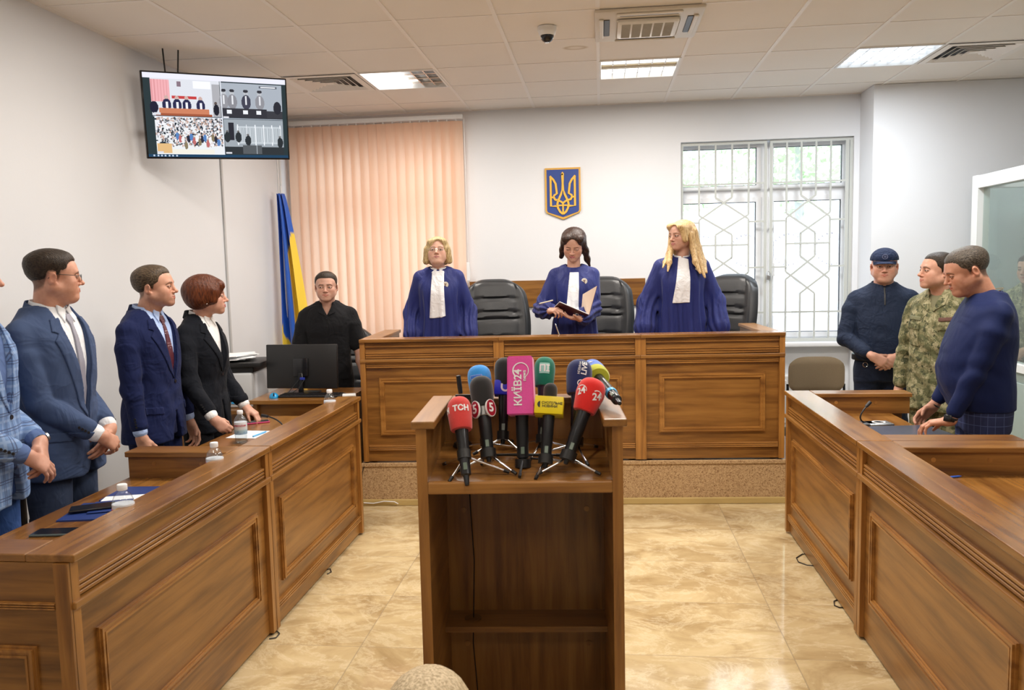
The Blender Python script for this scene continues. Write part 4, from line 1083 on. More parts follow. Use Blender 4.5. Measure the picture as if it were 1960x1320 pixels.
class Person:
    def __init__(s, label, x, y, yaw, H, head=(0, 0, 0), fem=False, hs=1.0, build=1.0, base=(0.56, 0.30, 0.21), lip=None, brow=(0.05, 0.03, 0.02), stub=0.0, z=0.0,
                 RW=None, LW=None, rp=(-.5, 1, -0.2), lp=(.5, 1, -0.2), rh=None, lh=None, wide=1.0, jaw=1.0, nose=1.0, fat=0.0, vox=0.004, face_vox=None, lean=0.0, hairc=None, eye=(0.08, 0.05, 0.03), look=(0, 0), browth=1.0, legs=True, thin=True, neckr=1.0, hoff=(0, 0, 0), shw=1.0, kd=1.725, hz=.88):
        s.root = thing('person', label, 'person', (x, y, z), math.radians(yaw), None)
        s.fem = fem; s.H = H; s.k = k = H / kd; s.build = build; s.vox = vox
        s.hs = hs; s.HR = rotm(*head); s.hv = np.array([hs, hs, hs * hz], f32); zt = H - 0.119 * hs; s.HC = np.array([0 + hoff[0], -0.035 * k + hoff[1], zt + hoff[2]])
        sw = (0.162 if fem else 0.186) * k * (0.5 + 0.5 * build) * shw; s.sw = sw
        s.zs = 1.388 * k; s.nb = np.array([0, 0.015, 1.46 * k])
        l1, l2 = 0.302 * k, 0.266 * k
        s.J = {}
        for sd, T, pole in (('R', RW, rp), ('L', LW, lp)):
            sg = -1 if sd == 'R' else 1
            S = np.array([sg * sw, 0.012, s.zs]); T = np.array(T if T is not None else (sg * (sw + 0.05), -0.03, 0.86 * k), float)
            E_, T = ik(S, T, l1, l2, pole); s.J[sd] = (S, E_, T)
        base = tuple(c_ * q_ for c_, q_ in zip(base, (.93, .90, .88))); s.base = base; s.lip = lip or (base[0] * .85, base[1] * .50, base[2] * .50); s.brow = brow; s.stub = stub
        ops = []
        b = build
        ops.append(torso([(0.80 * k, .13 * b, .09 * b, 0), (0.95 * k, .145 * b, .105 * b, 0), (1.08 * k, .125 * b, .09 * b, 0), (1.28 * k, .14 * b, .09 * b, 0), (1.38 * k, .11 * b, .065 * b, .005), (1.44 * k, .065, .055, .01)], 2.2, 0.04))
        nr = (0.047 if fem else 0.056) * neckr
        nt = s.HC + s.HR @ np.array([0, 0.022, -0.055]) * hs
        ops.append(cap((0, 0.012, 1.41 * k), nt, nr * 1.08, nr, 0.03))
        ops.append(cap((0, -0.002, 1.43 * k), nt + s.HR @ np.array([0, -0.012, -0.02]), nr * .8, nr * .78, 0.02))
        for sd in 'RL':
            S, E_, T = s.J[sd]
            q1, q2, q3 = (0.028, 0.030, 0.028) if thin else (0.026, 0.032, 0.038)
            Sb = S + np.array([0, 0, -.018])
            ops.append(cap((0, 0.01, 1.40 * k), Sb, q1, q1, 0.02)); ops.append(cap(Sb, E_, q2 * b, q3 * b, 0.02))
            mid = E_ + (T - E_) * .35
            ops.append(cap(E_, mid, q3 * b, q3 * b * 1.02, 0.02)); ops.append(cap(mid, T, q3 * b * 1.02, 0.024, 0.02))
            sg = -1 if sd == 'R' else 1
            hp = (sg * .085 * k, 0, .90 * k); kn = (sg * .095 * k, -.01, .49 * k); an = (sg * .10 * k, .01, .09 * k)
            if legs: ops.append(cap(hp, kn, .075, .052, .03)); ops.append(cap(kn, an, .052, .036, .03)); ops.append(cap(an, (sg * .11 * k, -.12, .045), .034, .028, .03))
        for sd, h in (('R', rh), ('L', lh)):
            S, E_, T = s.J[sd]
            if h is None: h = dict(d=(T - E_) + np.array([0, -.03, 0]), n=((1 if sd == 'R' else -1), 0.2, 0), curl=0.45)
            h = dict(h); ops += hand_ops(T, h.pop('d'), h.pop('n'), sd == 'R', sc=(0.88 if fem else 0.97) * h.pop('sc', 1.0), **h)
        hd = [xf(o, s.HR * hs, s.HC) for o in []]
        for o in head_ops(fem, wide, jaw, nose, fat):
            m_, fn, lo_, hi_, kk = o
            def mk(fn=fn):
                return lambda Q: fn(Q / s.hv) * hs
            ops.append(xf([m_, mk(), lo_ * s.hv, hi_ * s.hv, kk * hs], s.HR, s.HC))
        s.body_ops = ops
        V, F = mesh_sdf(ops, vox)
        V, F = s.refine(V, F)
        V = s.project(V)
        col = skin_colors(V, s.HR / s.hv[None, :], s.HC, base, s.lip, brow, stub, browth, fem, hairc)
        s.body = to_obj('body', V, F, M_SKIN, s.root, col)
        bb = new_bm(); bb.from_mesh(s.body.data); be = [e for e in bb.edges if len(e.link_faces) == 1]
        if be: bmesh.ops.holes_fill(bb, edges=be, sides=12); bb.to_mesh(s.body.data)
        bb.free()
        # eyes
        for sg in (-1, 1):
            bm = new_bm(); c = Vector(s.HC + s.HR @ np.array([sg * EYX, EYY, 0]) * s.hv)
            bmesh.ops.create_icosphere(bm, subdivisions=3, radius=EYR * hs * .985); bm.transform(Matrix.Translation(c)); e = obj('eye', bm, M_EYE, s.root, True)
            g = rotm(look[0], look[1]); dv = s.HR @ g @ np.array([0, -1, 0]); 
            bm = new_bm(); qd = Vector(dv).to_track_quat('Z', 'Y').to_matrix().to_4x4()
            lathe(bm, [(0.0062 * hs, 0.0110 * hs), (0.0050 * hs, 0.0123 * hs), (0.0, 0.0128 * hs)], 16); obj('iris', bm, mat('iris', eye, 0.12), e, True, Matrix.Translation(c) @ qd)
            bm = new_bm(); lathe(bm, [(0.0028 * hs, 0.01265 * hs), (0.0, 0.0131 * hs)], 12); obj('pupil', bm, M_PUPIL, e, True, Matrix.Translation(c) @ qd)
    def refine(s, V, F):
        """subdivide the face once: each quad whose corners all lie in the face zone becomes four"""
        P = (V - s.HC) @ s.HR / s.hv
        z = (P[:, 1] < -0.035) & (P[:, 2] > -0.115) & (P[:, 2] < 0.05) & (np.abs(P[:, 0]) < 0.065)
        sel = z[F].all(1)
        if not sel.any(): return V, F
        bm = new_bm(); vs_ = [bm.verts.new(v) for v in V]; fs = []
        ff = {}
        for i in np.nonzero(sel)[0]:
            try: fs.append(bm.faces.new([vs_[a] for a in F[i]]))
            except ValueError: pass
        bm.verts.index_update()
        es = list({e for f in fs for e in f.edges if len(e.link_faces) == 2})
        # only interior edges are split, so the border stays matched to the coarse mesh
        E0 = {}
        nV = [np.array(V)]; cnt = len(V); mid = {}
        for e in es:
            a, b = e.verts[0].index, e.verts[1].index; mid[(min(a, b), max(a, b))] = cnt; nV.append(((V[a] + V[b]) / 2)[None]); cnt += 1
        out = [F[~sel]]; newq = []
        for i in np.nonzero(sel)[0]:
            q_ = F[i]; ms = [mid.get((min(q_[k_], q_[(k_ + 1) % 4]), max(q_[k_], q_[(k_ + 1) % 4]))) for k_ in range(4)]
            if any(m is None for m in ms):
                c = V[q_].mean(0); nV.append(c[None]); ci = cnt; cnt += 1
                ring = []
                for k_ in range(4):
                    ring.append(q_[k_]); 
                    if ms[k_] is not None: ring.append(ms[k_])
                # fan of quads / triangles around the centre (triangles doubled up as degenerate-free quads)
                m = len(ring); k_ = 0
                while k_ < m:
                    if m - k_ >= 2: newq.append((ci, ring[k_], ring[(k_ + 1) % m], ring[(k_ + 2) % m])); k_ += 2
                    else: newq.append((ci, ring[k_], ring[(k_ + 1) % m], -1)); k_ += 1
            else:
                c = V[q_].mean(0); nV.append(c[None]); ci = cnt; cnt += 1
                for k_ in range(4): newq.append((q_[k_], ms[k_], ci, ms[(k_ - 1) % 4]))
        bm.free()
        nq = np.array(newq)
        return np.concatenate(nV), np.concatenate([out[0], nq])
    def project(s, V):
        """move vertices of the head onto the exact surface"""
        V = np.array(V, f32); P = (V - s.HC) @ s.HR / s.hv
        m = (P[:, 1] < -0.02) & (np.abs(P[:, 2] + 0.02) < 0.10) & (np.abs(P[:, 0]) < 0.08)
        idx = np.nonzero(m)[0]; Q = V[idx]
        for it in range(2):
            lo, hi = Q.min(0), Q.max(0); e = 0.0008
            d = evalops(s.body_ops, Q, lo, hi)
            g = np.stack([evalops(s.body_ops, Q + np.eye(3, dtype=f32)[a] * e, lo, hi) - d for a in range(3)], -1) / e
            gn = np.maximum((g ** 2).sum(1), 0.25); st = np.clip(d / gn, -0.002, 0.002); Q = Q - g * st[:, None]
        V[idx] = Q; return V
    # ---------------- garments
    def arms(s, r0, r1, r2, short=0.0, cuff=0.03, k=0.03, sides='RL'):
        o = []
        for sd in sides:
            S, E_, T = s.J[sd]; sg = -1 if sd == 'R' else 1; S = S + np.array([-sg * .006, 0, -.014])
            if short:
                Q = S + (E_ - S) * short; mid_ = S + (E_ - S) * .30; o.append(cap(S, mid_, r0 * .82, r0, k)); o.append(cap(mid_, Q, r0, r1, .008)); continue
            u = (T - E_) / np.linalg.norm(T - E_); Q = T - u * (cuff + r2)
            mid_ = S + (E_ - S) * .30; o.append(cap(S, mid_, r0 * .82, r0, k)); o.append(cap(mid_, E_, r0, r1, .008)); o.append(cap(E_, Q, r1, r2, .008))
        return o
    def top_ops(s, tab, r=(0.060, 0.053, 0.042), ex=2.4, short=0.0, cuff=0.02, sloper=0.060, wrinkle=0.0030, elbow=0.0050, seed=0.0, kk=0.028):
        k = s.k; b = s.build; o = [torso([(a * k, w_ * k * b, d_ * k * b, c_) for a, w_, d_, c_ in tab], ex, 0.03)]
        for sd in 'RL':
            S, E_, T = s.J[sd]; sg = -1 if sd == 'R' else 1
            o.append(cap((sg * .045, 0.012, 1.458 * k), S + np.array([-sg * .030, 0, 0.010]), 0.030, 0.042, 0.040))
        o += s.arms(r[0] * b, r[1] * b, r[2] * b, short, cuff, kk)
        if wrinkle: o.append(['d', (lambda P: (wrinkle * wr(P, seed)).astype(f32)), np.array([-2, -2, -2]), np.array([2, 2, 3]), 0])
        if elbow:
            for sd in 'RL':
                S, E_, T = s.J[sd]; o.append(folds_at(E_, (T - S), 0.085, elbow, 62, seed)); o.append(folds_at(S + (E_ - S) * .15 + np.array([0, 0, -.03]), (E_ - S), 0.07, elbow * .6, 55, seed + 1))
            o.append(folds_at((0, -.1, 1.02 * k), (0.1, 0, 1), 0.14, elbow * .5, 60, seed + 2))
        return o
    def trousers(s, mt, zt=1.0, vox=0.007, w_=1.0, name='trousers', top=1.03):
        k = s.k; b = s.build * w_; o = [torso([(.80 * k, .165 * b * k, .115 * b * k, 0), (.92 * k, .172 * b * k, .125 * b * k, 0), (top * k, .155 * b * k, .115 * b * k, 0)], 2.3, 0.05)]
        for sg in (-1, 1):
            hp = (sg * .088 * k, 0, .86 * k); kn = (sg * .098 * k, -.01, .49 * k); an = (sg * .103 * k, .012, .075 * k)
            o.append(cap(hp, kn, .092 * b, .072 * b, .03)); o.append(cap(kn, an, .072 * b, .058, .02)); 
            o.append(folds_at(kn, (0, .2, 1), .12, .004, 70, sg)); o.append(folds_at(an, (0, .2, 1), .09, .005, 90, sg + 1))
        o.append(folds_at((0, -.09, .88 * k), (1, 0, .6), .12, .004, 55))
        return garment(name, o, vox, mt, s.root)
    def shoes(s, mt, vox=0.006):
        k = s.k
        for sg in (-1, 1):
            o = [ell((sg * .108 * k, -.055, .035), (.047, .135, .040), .02), ell((sg * .105 * k, .045, .05), (.038, .05, .055), .03)]
            o.append(['i', (lambda P: -(P[:, 2] - 0.0).astype(f32)), np.array([-2, -2, -1]), np.array([2, 2, 2]), .004])
            garment('shoe', o, vox, mt, s.root)
    def ring(s, name, mt, r, zf, zb, h, th=0.004, cy=0.0, rx=1.0, gap=0.0, flare=0.0, n=40, parent=None, yaw=0.0):
        """collar band around the neck: zf/zb bottom height front/back, h height"""
        bm = new_bm(); rows = []
        for i in range(n + 1):
            t = -PI / 2 + gap + (2 * PI - 2 * gap) * i / n; cx_, sy_ = math.cos(t), math.sin(t); f = (1 - sy_) / 2
            zb_ = zb + (zf - zb) * f; R0 = r
            hh = h if not hasattr(h, '__len__') else h[0] * f + h[1] * (1 - f)
            p0 = Vector((cx_ * R0 * rx * (1 + flare), cy + sy_ * R0 * (1 + flare), zb_)); p1 = Vector((cx_ * R0 * rx, cy + sy_ * R0, zb_ + hh)); o_ = Vector((cx_, sy_, 0)) * th
            rows.append([bm.verts.new(v) for v in (p0, p1, p1 + o_, p0 + o_ * 1.5)])
        for i in range(n):
            for k_ in range(4):
                j = (k_ + 1) % 4; bm.faces.new((rows[i][k_], rows[i][j], rows[i + 1][j], rows[i + 1][k_]))
        bm.faces.new(rows[0][::-1]); bm.faces.new(rows[-1])
        return obj(name, bm, mt, parent or s.root, True)
    def h2w(s, p): return Vector(s.HC + s.HR @ (np.array(p, float) * s.hv))
    def hair(s, mt, kind='short', th=0.012, zfront=0.072, vox=0.004, **kw):
        """cap of hair whose thickness fades out at the hairline"""
        hs = s.hs; wide = kw.get('wide', 1.0)
        th_top = kw.get('top', th * 1.4)
        def line(ax, y):   # lowest z with hair, head-local, as function of y
            zl = np.interp(y, [-0.11, -0.075, -0.060, -0.048, -0.040, -0.020, -0.010, 0.010, 0.030, 0.045, 0.08, 0.12],
                              [zfront + .012, zfront, zfront - .008, zfront - .020, 0.030, 0.018, -0.018, 0.020, 0.010, -0.045, kw.get('nape', -0.066), kw.get('nape', -0.066)])
            return zl + 0.0022 * np.sin(ax * 420 + y * 300) + np.where(y < -0.045, -0.003 * np.cos(ax * 60), 0)
        base = [o for o in head_ops(s.fem, wide) if o[0] == 'u'][:3]
        def fn(P):
            Q = P / s.hv; d = None
            for o in base: v = o[1](Q); d = v if d is None else smin(d, v, .03)
            ax = np.abs(Q[:, 0]); h = Q[:, 2] - line(ax, Q[:, 1])
            up = np.clip((Q[:, 2] - 0.03) / 0.06, 0, 1)
            t = np.clip(h / 0.050, -1.0, 1.0); thk = (th + (th_top - th) * up)
            t = np.where(t > 0, thk * np.sqrt(np.maximum(t, 0)), t * 0.02)
            side = kw.get('fade', 0.0)
            if side: t = t - side * np.clip((0.045 - Q[:, 2]) / 0.05, 0, 1) * np.clip(t / th, 0, 1)
            r = 0.0009 * np.sin(Q[:, 0] * 520 + 4 * np.sin(Q[:, 1] * 60)) * np.sin(Q[:, 1] * 260 + Q[:, 2] * 190)
            return ((d - t - r * (t > 0)) * hs).astype(f32)
        op = xf(['u', fn, np.array([-.11, -.13, -.11]) * s.hv, np.array([.11, .14, .16]) * s.hv, 0], s.HR, s.HC)
        return garment('hair', [op], vox, mt, s.root)
    def blob_hair(s, mt, add, cut, vox=0.0045, strands=None, k=0.012, streak=0.0018, world=()):
        hs = s.hs; ops = []
        for o in add:
            m_, fn, lo_, hi_, kk = o; ops.append(xf([m_, (lambda Q, fn=fn: fn(Q / s.hv) * hs), lo_ * s.hv, hi_ * s.hv, kk], s.HR, s.HC))
        for o in cut:
            m_, fn, lo_, hi_, kk = o; ops.append(xf(['s', (lambda Q, fn=fn: fn(Q / s.hv) * hs), lo_ * s.hv, hi_ * s.hv, kk], s.HR, s.HC))
        ops += list(world)
        if streak: 
            HC, HR = s.HC, s.HR
            def sf(P):
                Q = (P - HC) @ HR; a = np.arctan2(Q[:, 0], Q[:, 1] + 0.01); return (streak * np.sin(a * 46 + 3 * np.sin(Q[:, 2] * 40)) * np.sin(a * 17 + 2 + Q[:, 2] * 25)).astype(f32)
            ops.append(['d', sf, np.array([-9, -9, -9]), np.array([9, 9, 9]), 0])
        return garment('hair', ops, vox, mt, s.root)
    def glasses(s, mt, lens_w=0.021, lens_h=0.016, wire=0.0009, full=True):
        t = bpy.data.objects.new('glasses', None); COL.objects.link(t); t.parent = s.root
        bm = new_bm()
        for sg in (-1, 1):
            c = (sg * 0.033, -0.104, -0.003); pts = []
            for i in range(25):
                a = 2 * PI * i / 24; e = 0.72
                cxx = math.copysign(abs(math.cos(a)) ** e, math.cos(a)) * lens_w; czz = math.copysign(abs(math.sin(a)) ** e, math.sin(a)) * lens_h
                pts.append(s.h2w((c[0] + cxx, c[1] + 0.12 * abs(c[0] + cxx) - 0.002, c[2] + czz)))
            tube(bm, pts, wire, 6, False)
            tube(bm, [s.h2w((sg * 0.054, -0.098, 0.004)), s.h2w((sg * 0.074, -0.088, 0.006)), s.h2w((sg * 0.081, -0.03, 0.010)), s.h2w((sg * 0.082, 0.012, 0.012)), s.h2w((sg * 0.084, 0.030, -0.01))], wire * 1.5, 6)
        tube(bm, [s.h2w((-0.012, -0.103, 0.002)), s.h2w((0, -0.106, 0.005)), s.h2w((0.012, -0.103, 0.002))], wire, 6)
        obj('glasses_frame', bm, mt, t, True)
        for sg in (-1, 1):
            bm = new_bm(); vs_ = []
            for i in range(24):
                a = 2 * PI * i / 24; x = sg * 0.033 + math.cos(a) * lens_w * .97; vs_.append(bm.verts.new(s.h2w((x, -0.106 + 0.12 * abs(x), -0.003 + math.sin(a) * lens_h * .97))))
            bm.faces.new(vs_); obj('glasses_lens', bm, M_GLASS, t)
        return t
def clothmat(name, col, rough=0.85, weave=900.0, fold=7.0, fs=0.6, sheen=0.03, var=0.14):
    g = G(name); n = g.n('ShaderNodeTexNoise', {'Vector': g.mapping((1.3, 1.3, 0.7)), 'Scale': fold, 'Detail': 2.5, 'Distortion': 1.6}).outputs['Fac']
    rg = g.math('ABSOLUTE', g.math('SUBTRACT', g.n('ShaderNodeTexNoise', {'Vector': g.mapping((1.0, 1.0, 1.5), rot=(.5, .4, 0)), 'Scale': fold * .8, 'Detail': 2.0, 'Distortion': 1.2}).outputs['Fac'], 0.5))
    n2 = g.n('ShaderNodeTexNoise', {'Vector': g.mapping(), 'Scale': weave, 'Detail': 1.0}).outputs['Fac']
    g.set(Base_Color=g.mix(n2, (*[c * (1 - var) for c in col], 1), (*[c * (1 + var) for c in col], 1)), Roughness=rough, Sheen_Weight=sheen, Specular_IOR_Level=0.2)
    g.bump(g.math('ADD', g.math('MULTIPLY_ADD', n2, 0.012, n), g.math('MULTIPLY', rg, -1.1)), fs, 0.022); return g.m
# ================================================================ PEOPLE: the individuals
M_SHOE = mat('black leather shoe', (0.012, 0.011, 0.011), 0.3)
M_SHIRT = clothmat('white shirt cotton', (0.78, 0.80, 0.83), 0.7)
JT = [(0.77, .198, .140, 0), (0.92, .190, .138, 0), (1.07, .162, .126, -.004), (1.20, .172, .134, -.004), (1.31, .188, .128, -.002), (1.40, .188, .108, .006), (1.445, .130, .090, .012), (1.485, .082, .078, .014)]
ST = [(1.0, .155, .116, 0), (1.07, .150, .116, -.004), (1.25, .165, .124, -.004), (1.36, .172, .112, .002), (1.43, .135, .088, .008), (1.485, .070, .066, .012)]
def suit(p, col, shirtm, tiem, vox=0.006, vz=1.10, seed=0.0, lap=1.0, tab=None, tie=True, mj=None, fold=7.0, vw=0.078, tieb=1.13):
    k = p.k; mj = mj or clothmat('suit wool', col, fold=fold)
    tab = tab or JT
    jo = p.top_ops(tab, seed=seed)
    base = list(jo)
    V_ = poly2d([(0.0, vz * k), (vw * k, 1.40 * k), (vw * .95 * k, 1.50 * k), (-vw * .95 * k, 1.50 * k), (-vw * k, 1.40 * k), (0, vz * k)])
    low = poly2d([(-0.06 * k, 0.70 * k), (0.06 * k, 0.70 * k), (0.006, (vz - .17) * k), (-.006, (vz - .17) * k)])
    def cutf(P): return np.maximum(np.minimum(V_(P[:, 0], P[:, 2]), low(P[:, 0], P[:, 2])), P[:, 1] + 0.01).astype(f32)
    jo = jo + [['s', cutf, np.array([-.1, -.3, .6]), np.array([.1, .0, 1.55]), 0.004]]
    jk = garment('jacket', jo, vox, mj, p.root)
    # lapels
    lz = 1.44
    lp = [(0.002, vz * k), (vw * k * .97, 1.40 * k), (vw * k * .9, lz * k), ((vw + .030) * k, 1.435 * k), ((vw + .052) * k, 1.385 * k), ((vw + .028) * k, 1.375 * k), ((vw + .055) * k * lap, 1.345 * k), (0.045 * k, (vz + .06) * k)]
    garment('lapel', [patch(base, lp, -0.002, 0.0065, sym=True)], 0.0035, mj, p.root)
    p.ring('jacket_collar', mj, 0.072 * k, 1.425 * k, 1.478 * k, 0.036, 0.006, 0.010, 1.04, gap=0.75, flare=0.12)
    q0 = .86 if p.fem else .955
    so = [torso([(a * k, w_ * k * p.build * (q0 if a < 1.4 else 1), d_ * k * p.build * (.93 if a < 1.4 else 1), c_) for a, w_, d_, c_ in ST], 2.4, .03)]
    for sd in 'RL':
        S, E_, T = p.J[sd]; u = (T - E_) / np.linalg.norm(T - E_); so.append(cap(T - u * .10, T - u * .028, .034 * p.build, .036 * p.build, .0))
    garment('shirt', so, 0.006, shirtm, p.root)
    nr = (0.0535 if p.fem else 0.064) 
    p.ring('shirt_collar', shirtm, nr * k, 1.445 * k, 1.475 * k, 0.042, 0.003, 0.004, 1.0, gap=0.12, flare=0.16)
    col_p = [(0.002, 1.470 * k), (0.040 * k, 1.492 * k), (0.047 * k, 1.455 * k), (0.034 * k, 1.412 * k)]
    so2 = [so[0], cap((0, 0, 1.42 * k), (0, 0, 1.52 * k), nr * 1.02 * k, nr * k, .03)]
    garment('collar_wing', [patch(so2, col_p, -0.002, 0.006, sym=True)], 0.003, shirtm, p.root)
    if tie:
        tp = [(-.014 * k, 1.452 * k), (.014 * k, 1.452 * k), (.022 * k, 1.43 * k), (.010 * k, 1.405 * k), (.034 * k, (tieb + .02) * k), (0, tieb * k), (-.034 * k, (tieb + .02) * k), (-.010 * k, 1.405 * k), (-.022 * k, 1.43 * k)]
        to = garment('tie', [patch(so2, tp, -0.004, 0.008), ell((0, -(0.060 * k + .006), 1.430 * k), (.019, .013, .021), .006)], 0.0035, tiem, p.root)
    for zz in (vz - .01, ):
        yy = None
        bm = new_bm(); c = Vector((0.012 * k, surf_y(base, 0.012 * k, zz * k) - .001, zz * k)); cyl(bm, c, c + Vector((0, -.004, 0)), .010, .009, 14); obj('button', bm, mat('dark jacket button', (.012, .012, .016), .3), jk, True)
    # welt of the side pockets and breast pocket
    for poly in ([(0.10 * k, .925 * k), (.185 * k, .935 * k), (.185 * k, .975 * k), (.10 * k, .965 * k)],):
        for sg in (1, -1): garment('pocket_flap', [patch(base, [(x_ * sg, z_) for x_, z_ in poly], -0.002, 0.0055)], 0.004, mj, jk)
    for sd in 'RL':     # sleeve buttons
        S, E_, T = p.J[sd]; u = (T - E_) / np.linalg.norm(T - E_); out = np.cross(u, (0, 0, 1)); out /= np.linalg.norm(out) + 1e-9
        sgn = 1 if sd == 'L' else -1
        for i in range(4):
            q_ = T - u * (.055 + i * .014)
            best = None
            for cand in (np.array([sgn, -0.3, 0.1]),):
                v = cand - u * (cand @ u); v /= np.linalg.norm(v)
            c = Vector(q_ + v * (.046 * p.build)); bm = new_bm(); cyl(bm, c - Vector(v) * .004, c + Vector(v) * .003, .0055, None, 10); obj('button', bm, M_BLACK, jk, True)
    return jk, base
def surf_y(ops, x, z, y0=-0.32, y1=0.0):
    ys = np.linspace(y0, y1, 240, dtype=f32); P = np.stack([np.full(240, x), ys, np.full(240, z)], -1).astype(f32)
    d = evalops(ops, P, P.min(0), P.max(0), 0.3)
    i = np.argmax(d < 0) if (d < 0).any() else 120
    return float(ys[i])
def watch(p, side, strap, face, big=1.0, square=False):
    S, E_, T = p.J[side]; u = (T - E_) / np.linalg.norm(T - E_); c = T - u * .012
    q_ = Vector(u).to_track_quat('Z', 'Y').to_matrix().to_4x4(); t = bpy.data.objects.new('wristwatch', None); COL.objects.link(t); t.parent = p.root
    bm = new_bm(); lathe(bm, [(.0285, -.011), (.0300, -.009), (.0300, .009), (.0285, .011)], 28); obj('strap', bm, strap, t, True, Matrix.Translation(Vector(c)) @ q_)
    sgn = 1 if side == 'L' else -1
    v = Vector((sgn * .75, -.6, .25)); v = (v - Vector(u) * v.dot(Vector(u))).normalized()
    bm = new_bm(); b = Vector(c) + v * .029
    if square:
        box(bm, -.019, .019, -.017, .017, 0, .009, .004, 2); M = Matrix.Translation(b) @ v.to_track_quat('Z', 'Y').to_matrix().to_4x4(); obj('watch_case', bm, face, t, True, M)
    else: cyl(bm, b, b + v * .009, .019 * big, .017 * big, 24); obj('watch_case', bm, face, t, True); bm = new_bm(); cyl(bm, b + v * .0092, b + v * .0096, .014 * big, None, 24); obj('watch_dial', bm, M_BLACKG, t)
    return t
M_HAIR_D = hairmat('dark brown short hair', (0.010, 0.006, 0.003), (0.045, 0.028, 0.016), st=(90, 26, 50))
M_HAIR_G = hairmat('greying brown short hair', (0.022, 0.016, 0.011), (0.110, 0.088, 0.066), st=(90, 30, 60))
M_HAIR_B = hairmat('light brown short hair', (0.025, 0.015, 0.008), (0.125, 0.085, 0.050), st=(80, 16, 50))
HD = (.030, .019, .012); HG = (.060, .045, .034); HB = (.070, .045, .027)

clasp_r = dict(d=(0.80, -0.22, -0.55), n=(0.05, 0.95, -0.25), curl=0.50, thumb=0.15)
clasp_l = dict(d=(-0.75, -0.15, -0.62), n=(0.1, 0.95, -0.1), curl=0.35, thumb=0.5)

# 1 -- man in blue-grey suit with glasses
p = Person('man with glasses in blue-grey suit and silver tie, hands clasped', -2.385, 3.30, 92, 1.768, head=(38, 2, 0), build=1.06, base=(0.60, 0.31, 0.21), vox=0.004, fat=0.004, wide=1.03, hairc=HD,
           RW=(-.060, -.235, .960), LW=(.085, -.190, .965), rp=(-.6, 1, -.1), lp=(.6, 1, -.1), rh=clasp_r, lh=clasp_l, shw=1.02)
M_S1 = clothmat('blue-grey suit wool', (0.050, 0.078, 0.160), fold=6.0)
suit(p, None, M_SHIRT, mat('silver grey tie silk', (0.30, 0.30, 0.36), 0.35, var=(300, .1)), vox=0.0055, vz=1.0, mj=M_S1, seed=.3, tieb=1.0)
p.trousers(clothmat('blue-grey trouser wool', (0.046, 0.066, 0.125), fold=6.0)); p.shoes(M_SHOE)
p.hair(M_HAIR_D, th=0.004, top=0.017, zfront=0.080, fade=0.001, nape=-0.05); p.glasses(M_BLACK)
bm = new_bm(); 
S, E_, T = p.J['L']; 
# 2 -- man in navy suit
p = Person('man in navy suit and dotted burgundy tie beside the red-haired woman', -2.42, 4.13, 88, 1.70, head=(14, -2, 0), build=1.0, base=(0.58, 0.31, 0.21), vox=0.0045, stub=0.35, jaw=1.05, hairc=HB,
           RW=(-.215, -.06, .79), LW=(.225, -.08, .79), rp=(-.3, 1, 0), lp=(.3, 1, 0), hoff=(0, -.02, 0))
def tiemat():
    g = G('burgundy dotted tie'); v = g.n('ShaderNodeTexVoronoi', {'Vector': g.mapping(), 'Scale': 75.0, 'Randomness': 0.15}).outputs['Distance']
    g.set(Base_Color=g.mix(g.math('LESS_THAN', v, 0.22), (0.085, 0.012, 0.022, 1), (0.55, 0.45, 0.45, 1)), Roughness=0.45); return g.m
suit(p, (0.007, 0.013, 0.062), clothmat('light blue shirt cotton', (0.42, 0.55, 0.85), 0.7), tiemat(), vz=1.10, seed=1.2)
p.trousers(clothmat('navy trouser wool', (0.007, 0.012, 0.055))); p.shoes(M_SHOE)
p.hair(M_HAIR_B, th=0.007, top=0.016, zfront=0.084, nape=-0.062)
# 3 -- red-haired woman
p = Person('woman with copper-red bob in black suit leaning on the left desk', -2.325, 4.52, 84, 1.635, head=(30, 0, 0), fem=True, build=0.97, base=(0.60, 0.33, 0.24), lip=(0.42, 0.10, 0.12), brow=(0.10, 0.04, 0.02), vox=0.0045,
           RW=(-.215, -.19, .835), LW=(.135, -.185, .84), rp=(-.3, 1, 0), lp=(.3, 1, 0), rh=dict(d=(.15, -.60, -.60), n=(.7, -.1, -.5), curl=.85, thumb=.6), lh=dict(d=(-.05, -.85, -.5), n=(0, .2, -1), curl=.50, thumb=.4), hoff=(0, -.02, 0))
JF = [(0.77, .182, .135, 0), (0.92, .176, .132, 0), (1.07, .142, .115, -.004), (1.22, .155, .142, -.014), (1.32, .166, .126, -.004), (1.40, .160, .10, .006), (1.445, .11, .08, .01), (1.485, .066, .066, .012)]
suit(p, (0.004, 0.0055, 0.010), clothmat('white blouse', (0.80, 0.80, 0.80), 0.6), None, vz=1.13, tab=JF, tie=False, seed=2.1, vw=0.062)
p.trousers(clothmat('black trouser', (0.008, 0.008, 0.011))); p.shoes(M_SHOE)
def bob_ops(th=0.016, zb=-0.075, back=0.0):
    return [ell((0, 0.020, 0.034), (0.077 + th, 0.100 + th + back, 0.094 + th), .03), ell((0, 0.035, -0.028), (0.075 + th * .8, 0.075 + back, 0.060), .04)]
M_RED = hairmat('copper red hair', (0.045, 0.010, 0.004), (0.150, 0.040, 0.012), 0.33, (60, 60, 9))
facecut = ell((0, -0.100, -0.040), (0.052, 0.066, 0.092), .012)
p.blob_hair(M_RED, bob_ops(.020) + [cap((.070, -.045, .035), (.074, -.040, -.030), .020, .016, .03), cap((-.070, -.045, .035), (-.074, -.040, -.030), .020, .016, .03), cap((-.04, -.075, .075), (.055, -.065, .065), .024, .02, .03)], [facecut, ell((0, -.02, -.13), (.12, .12, .045), .02)])
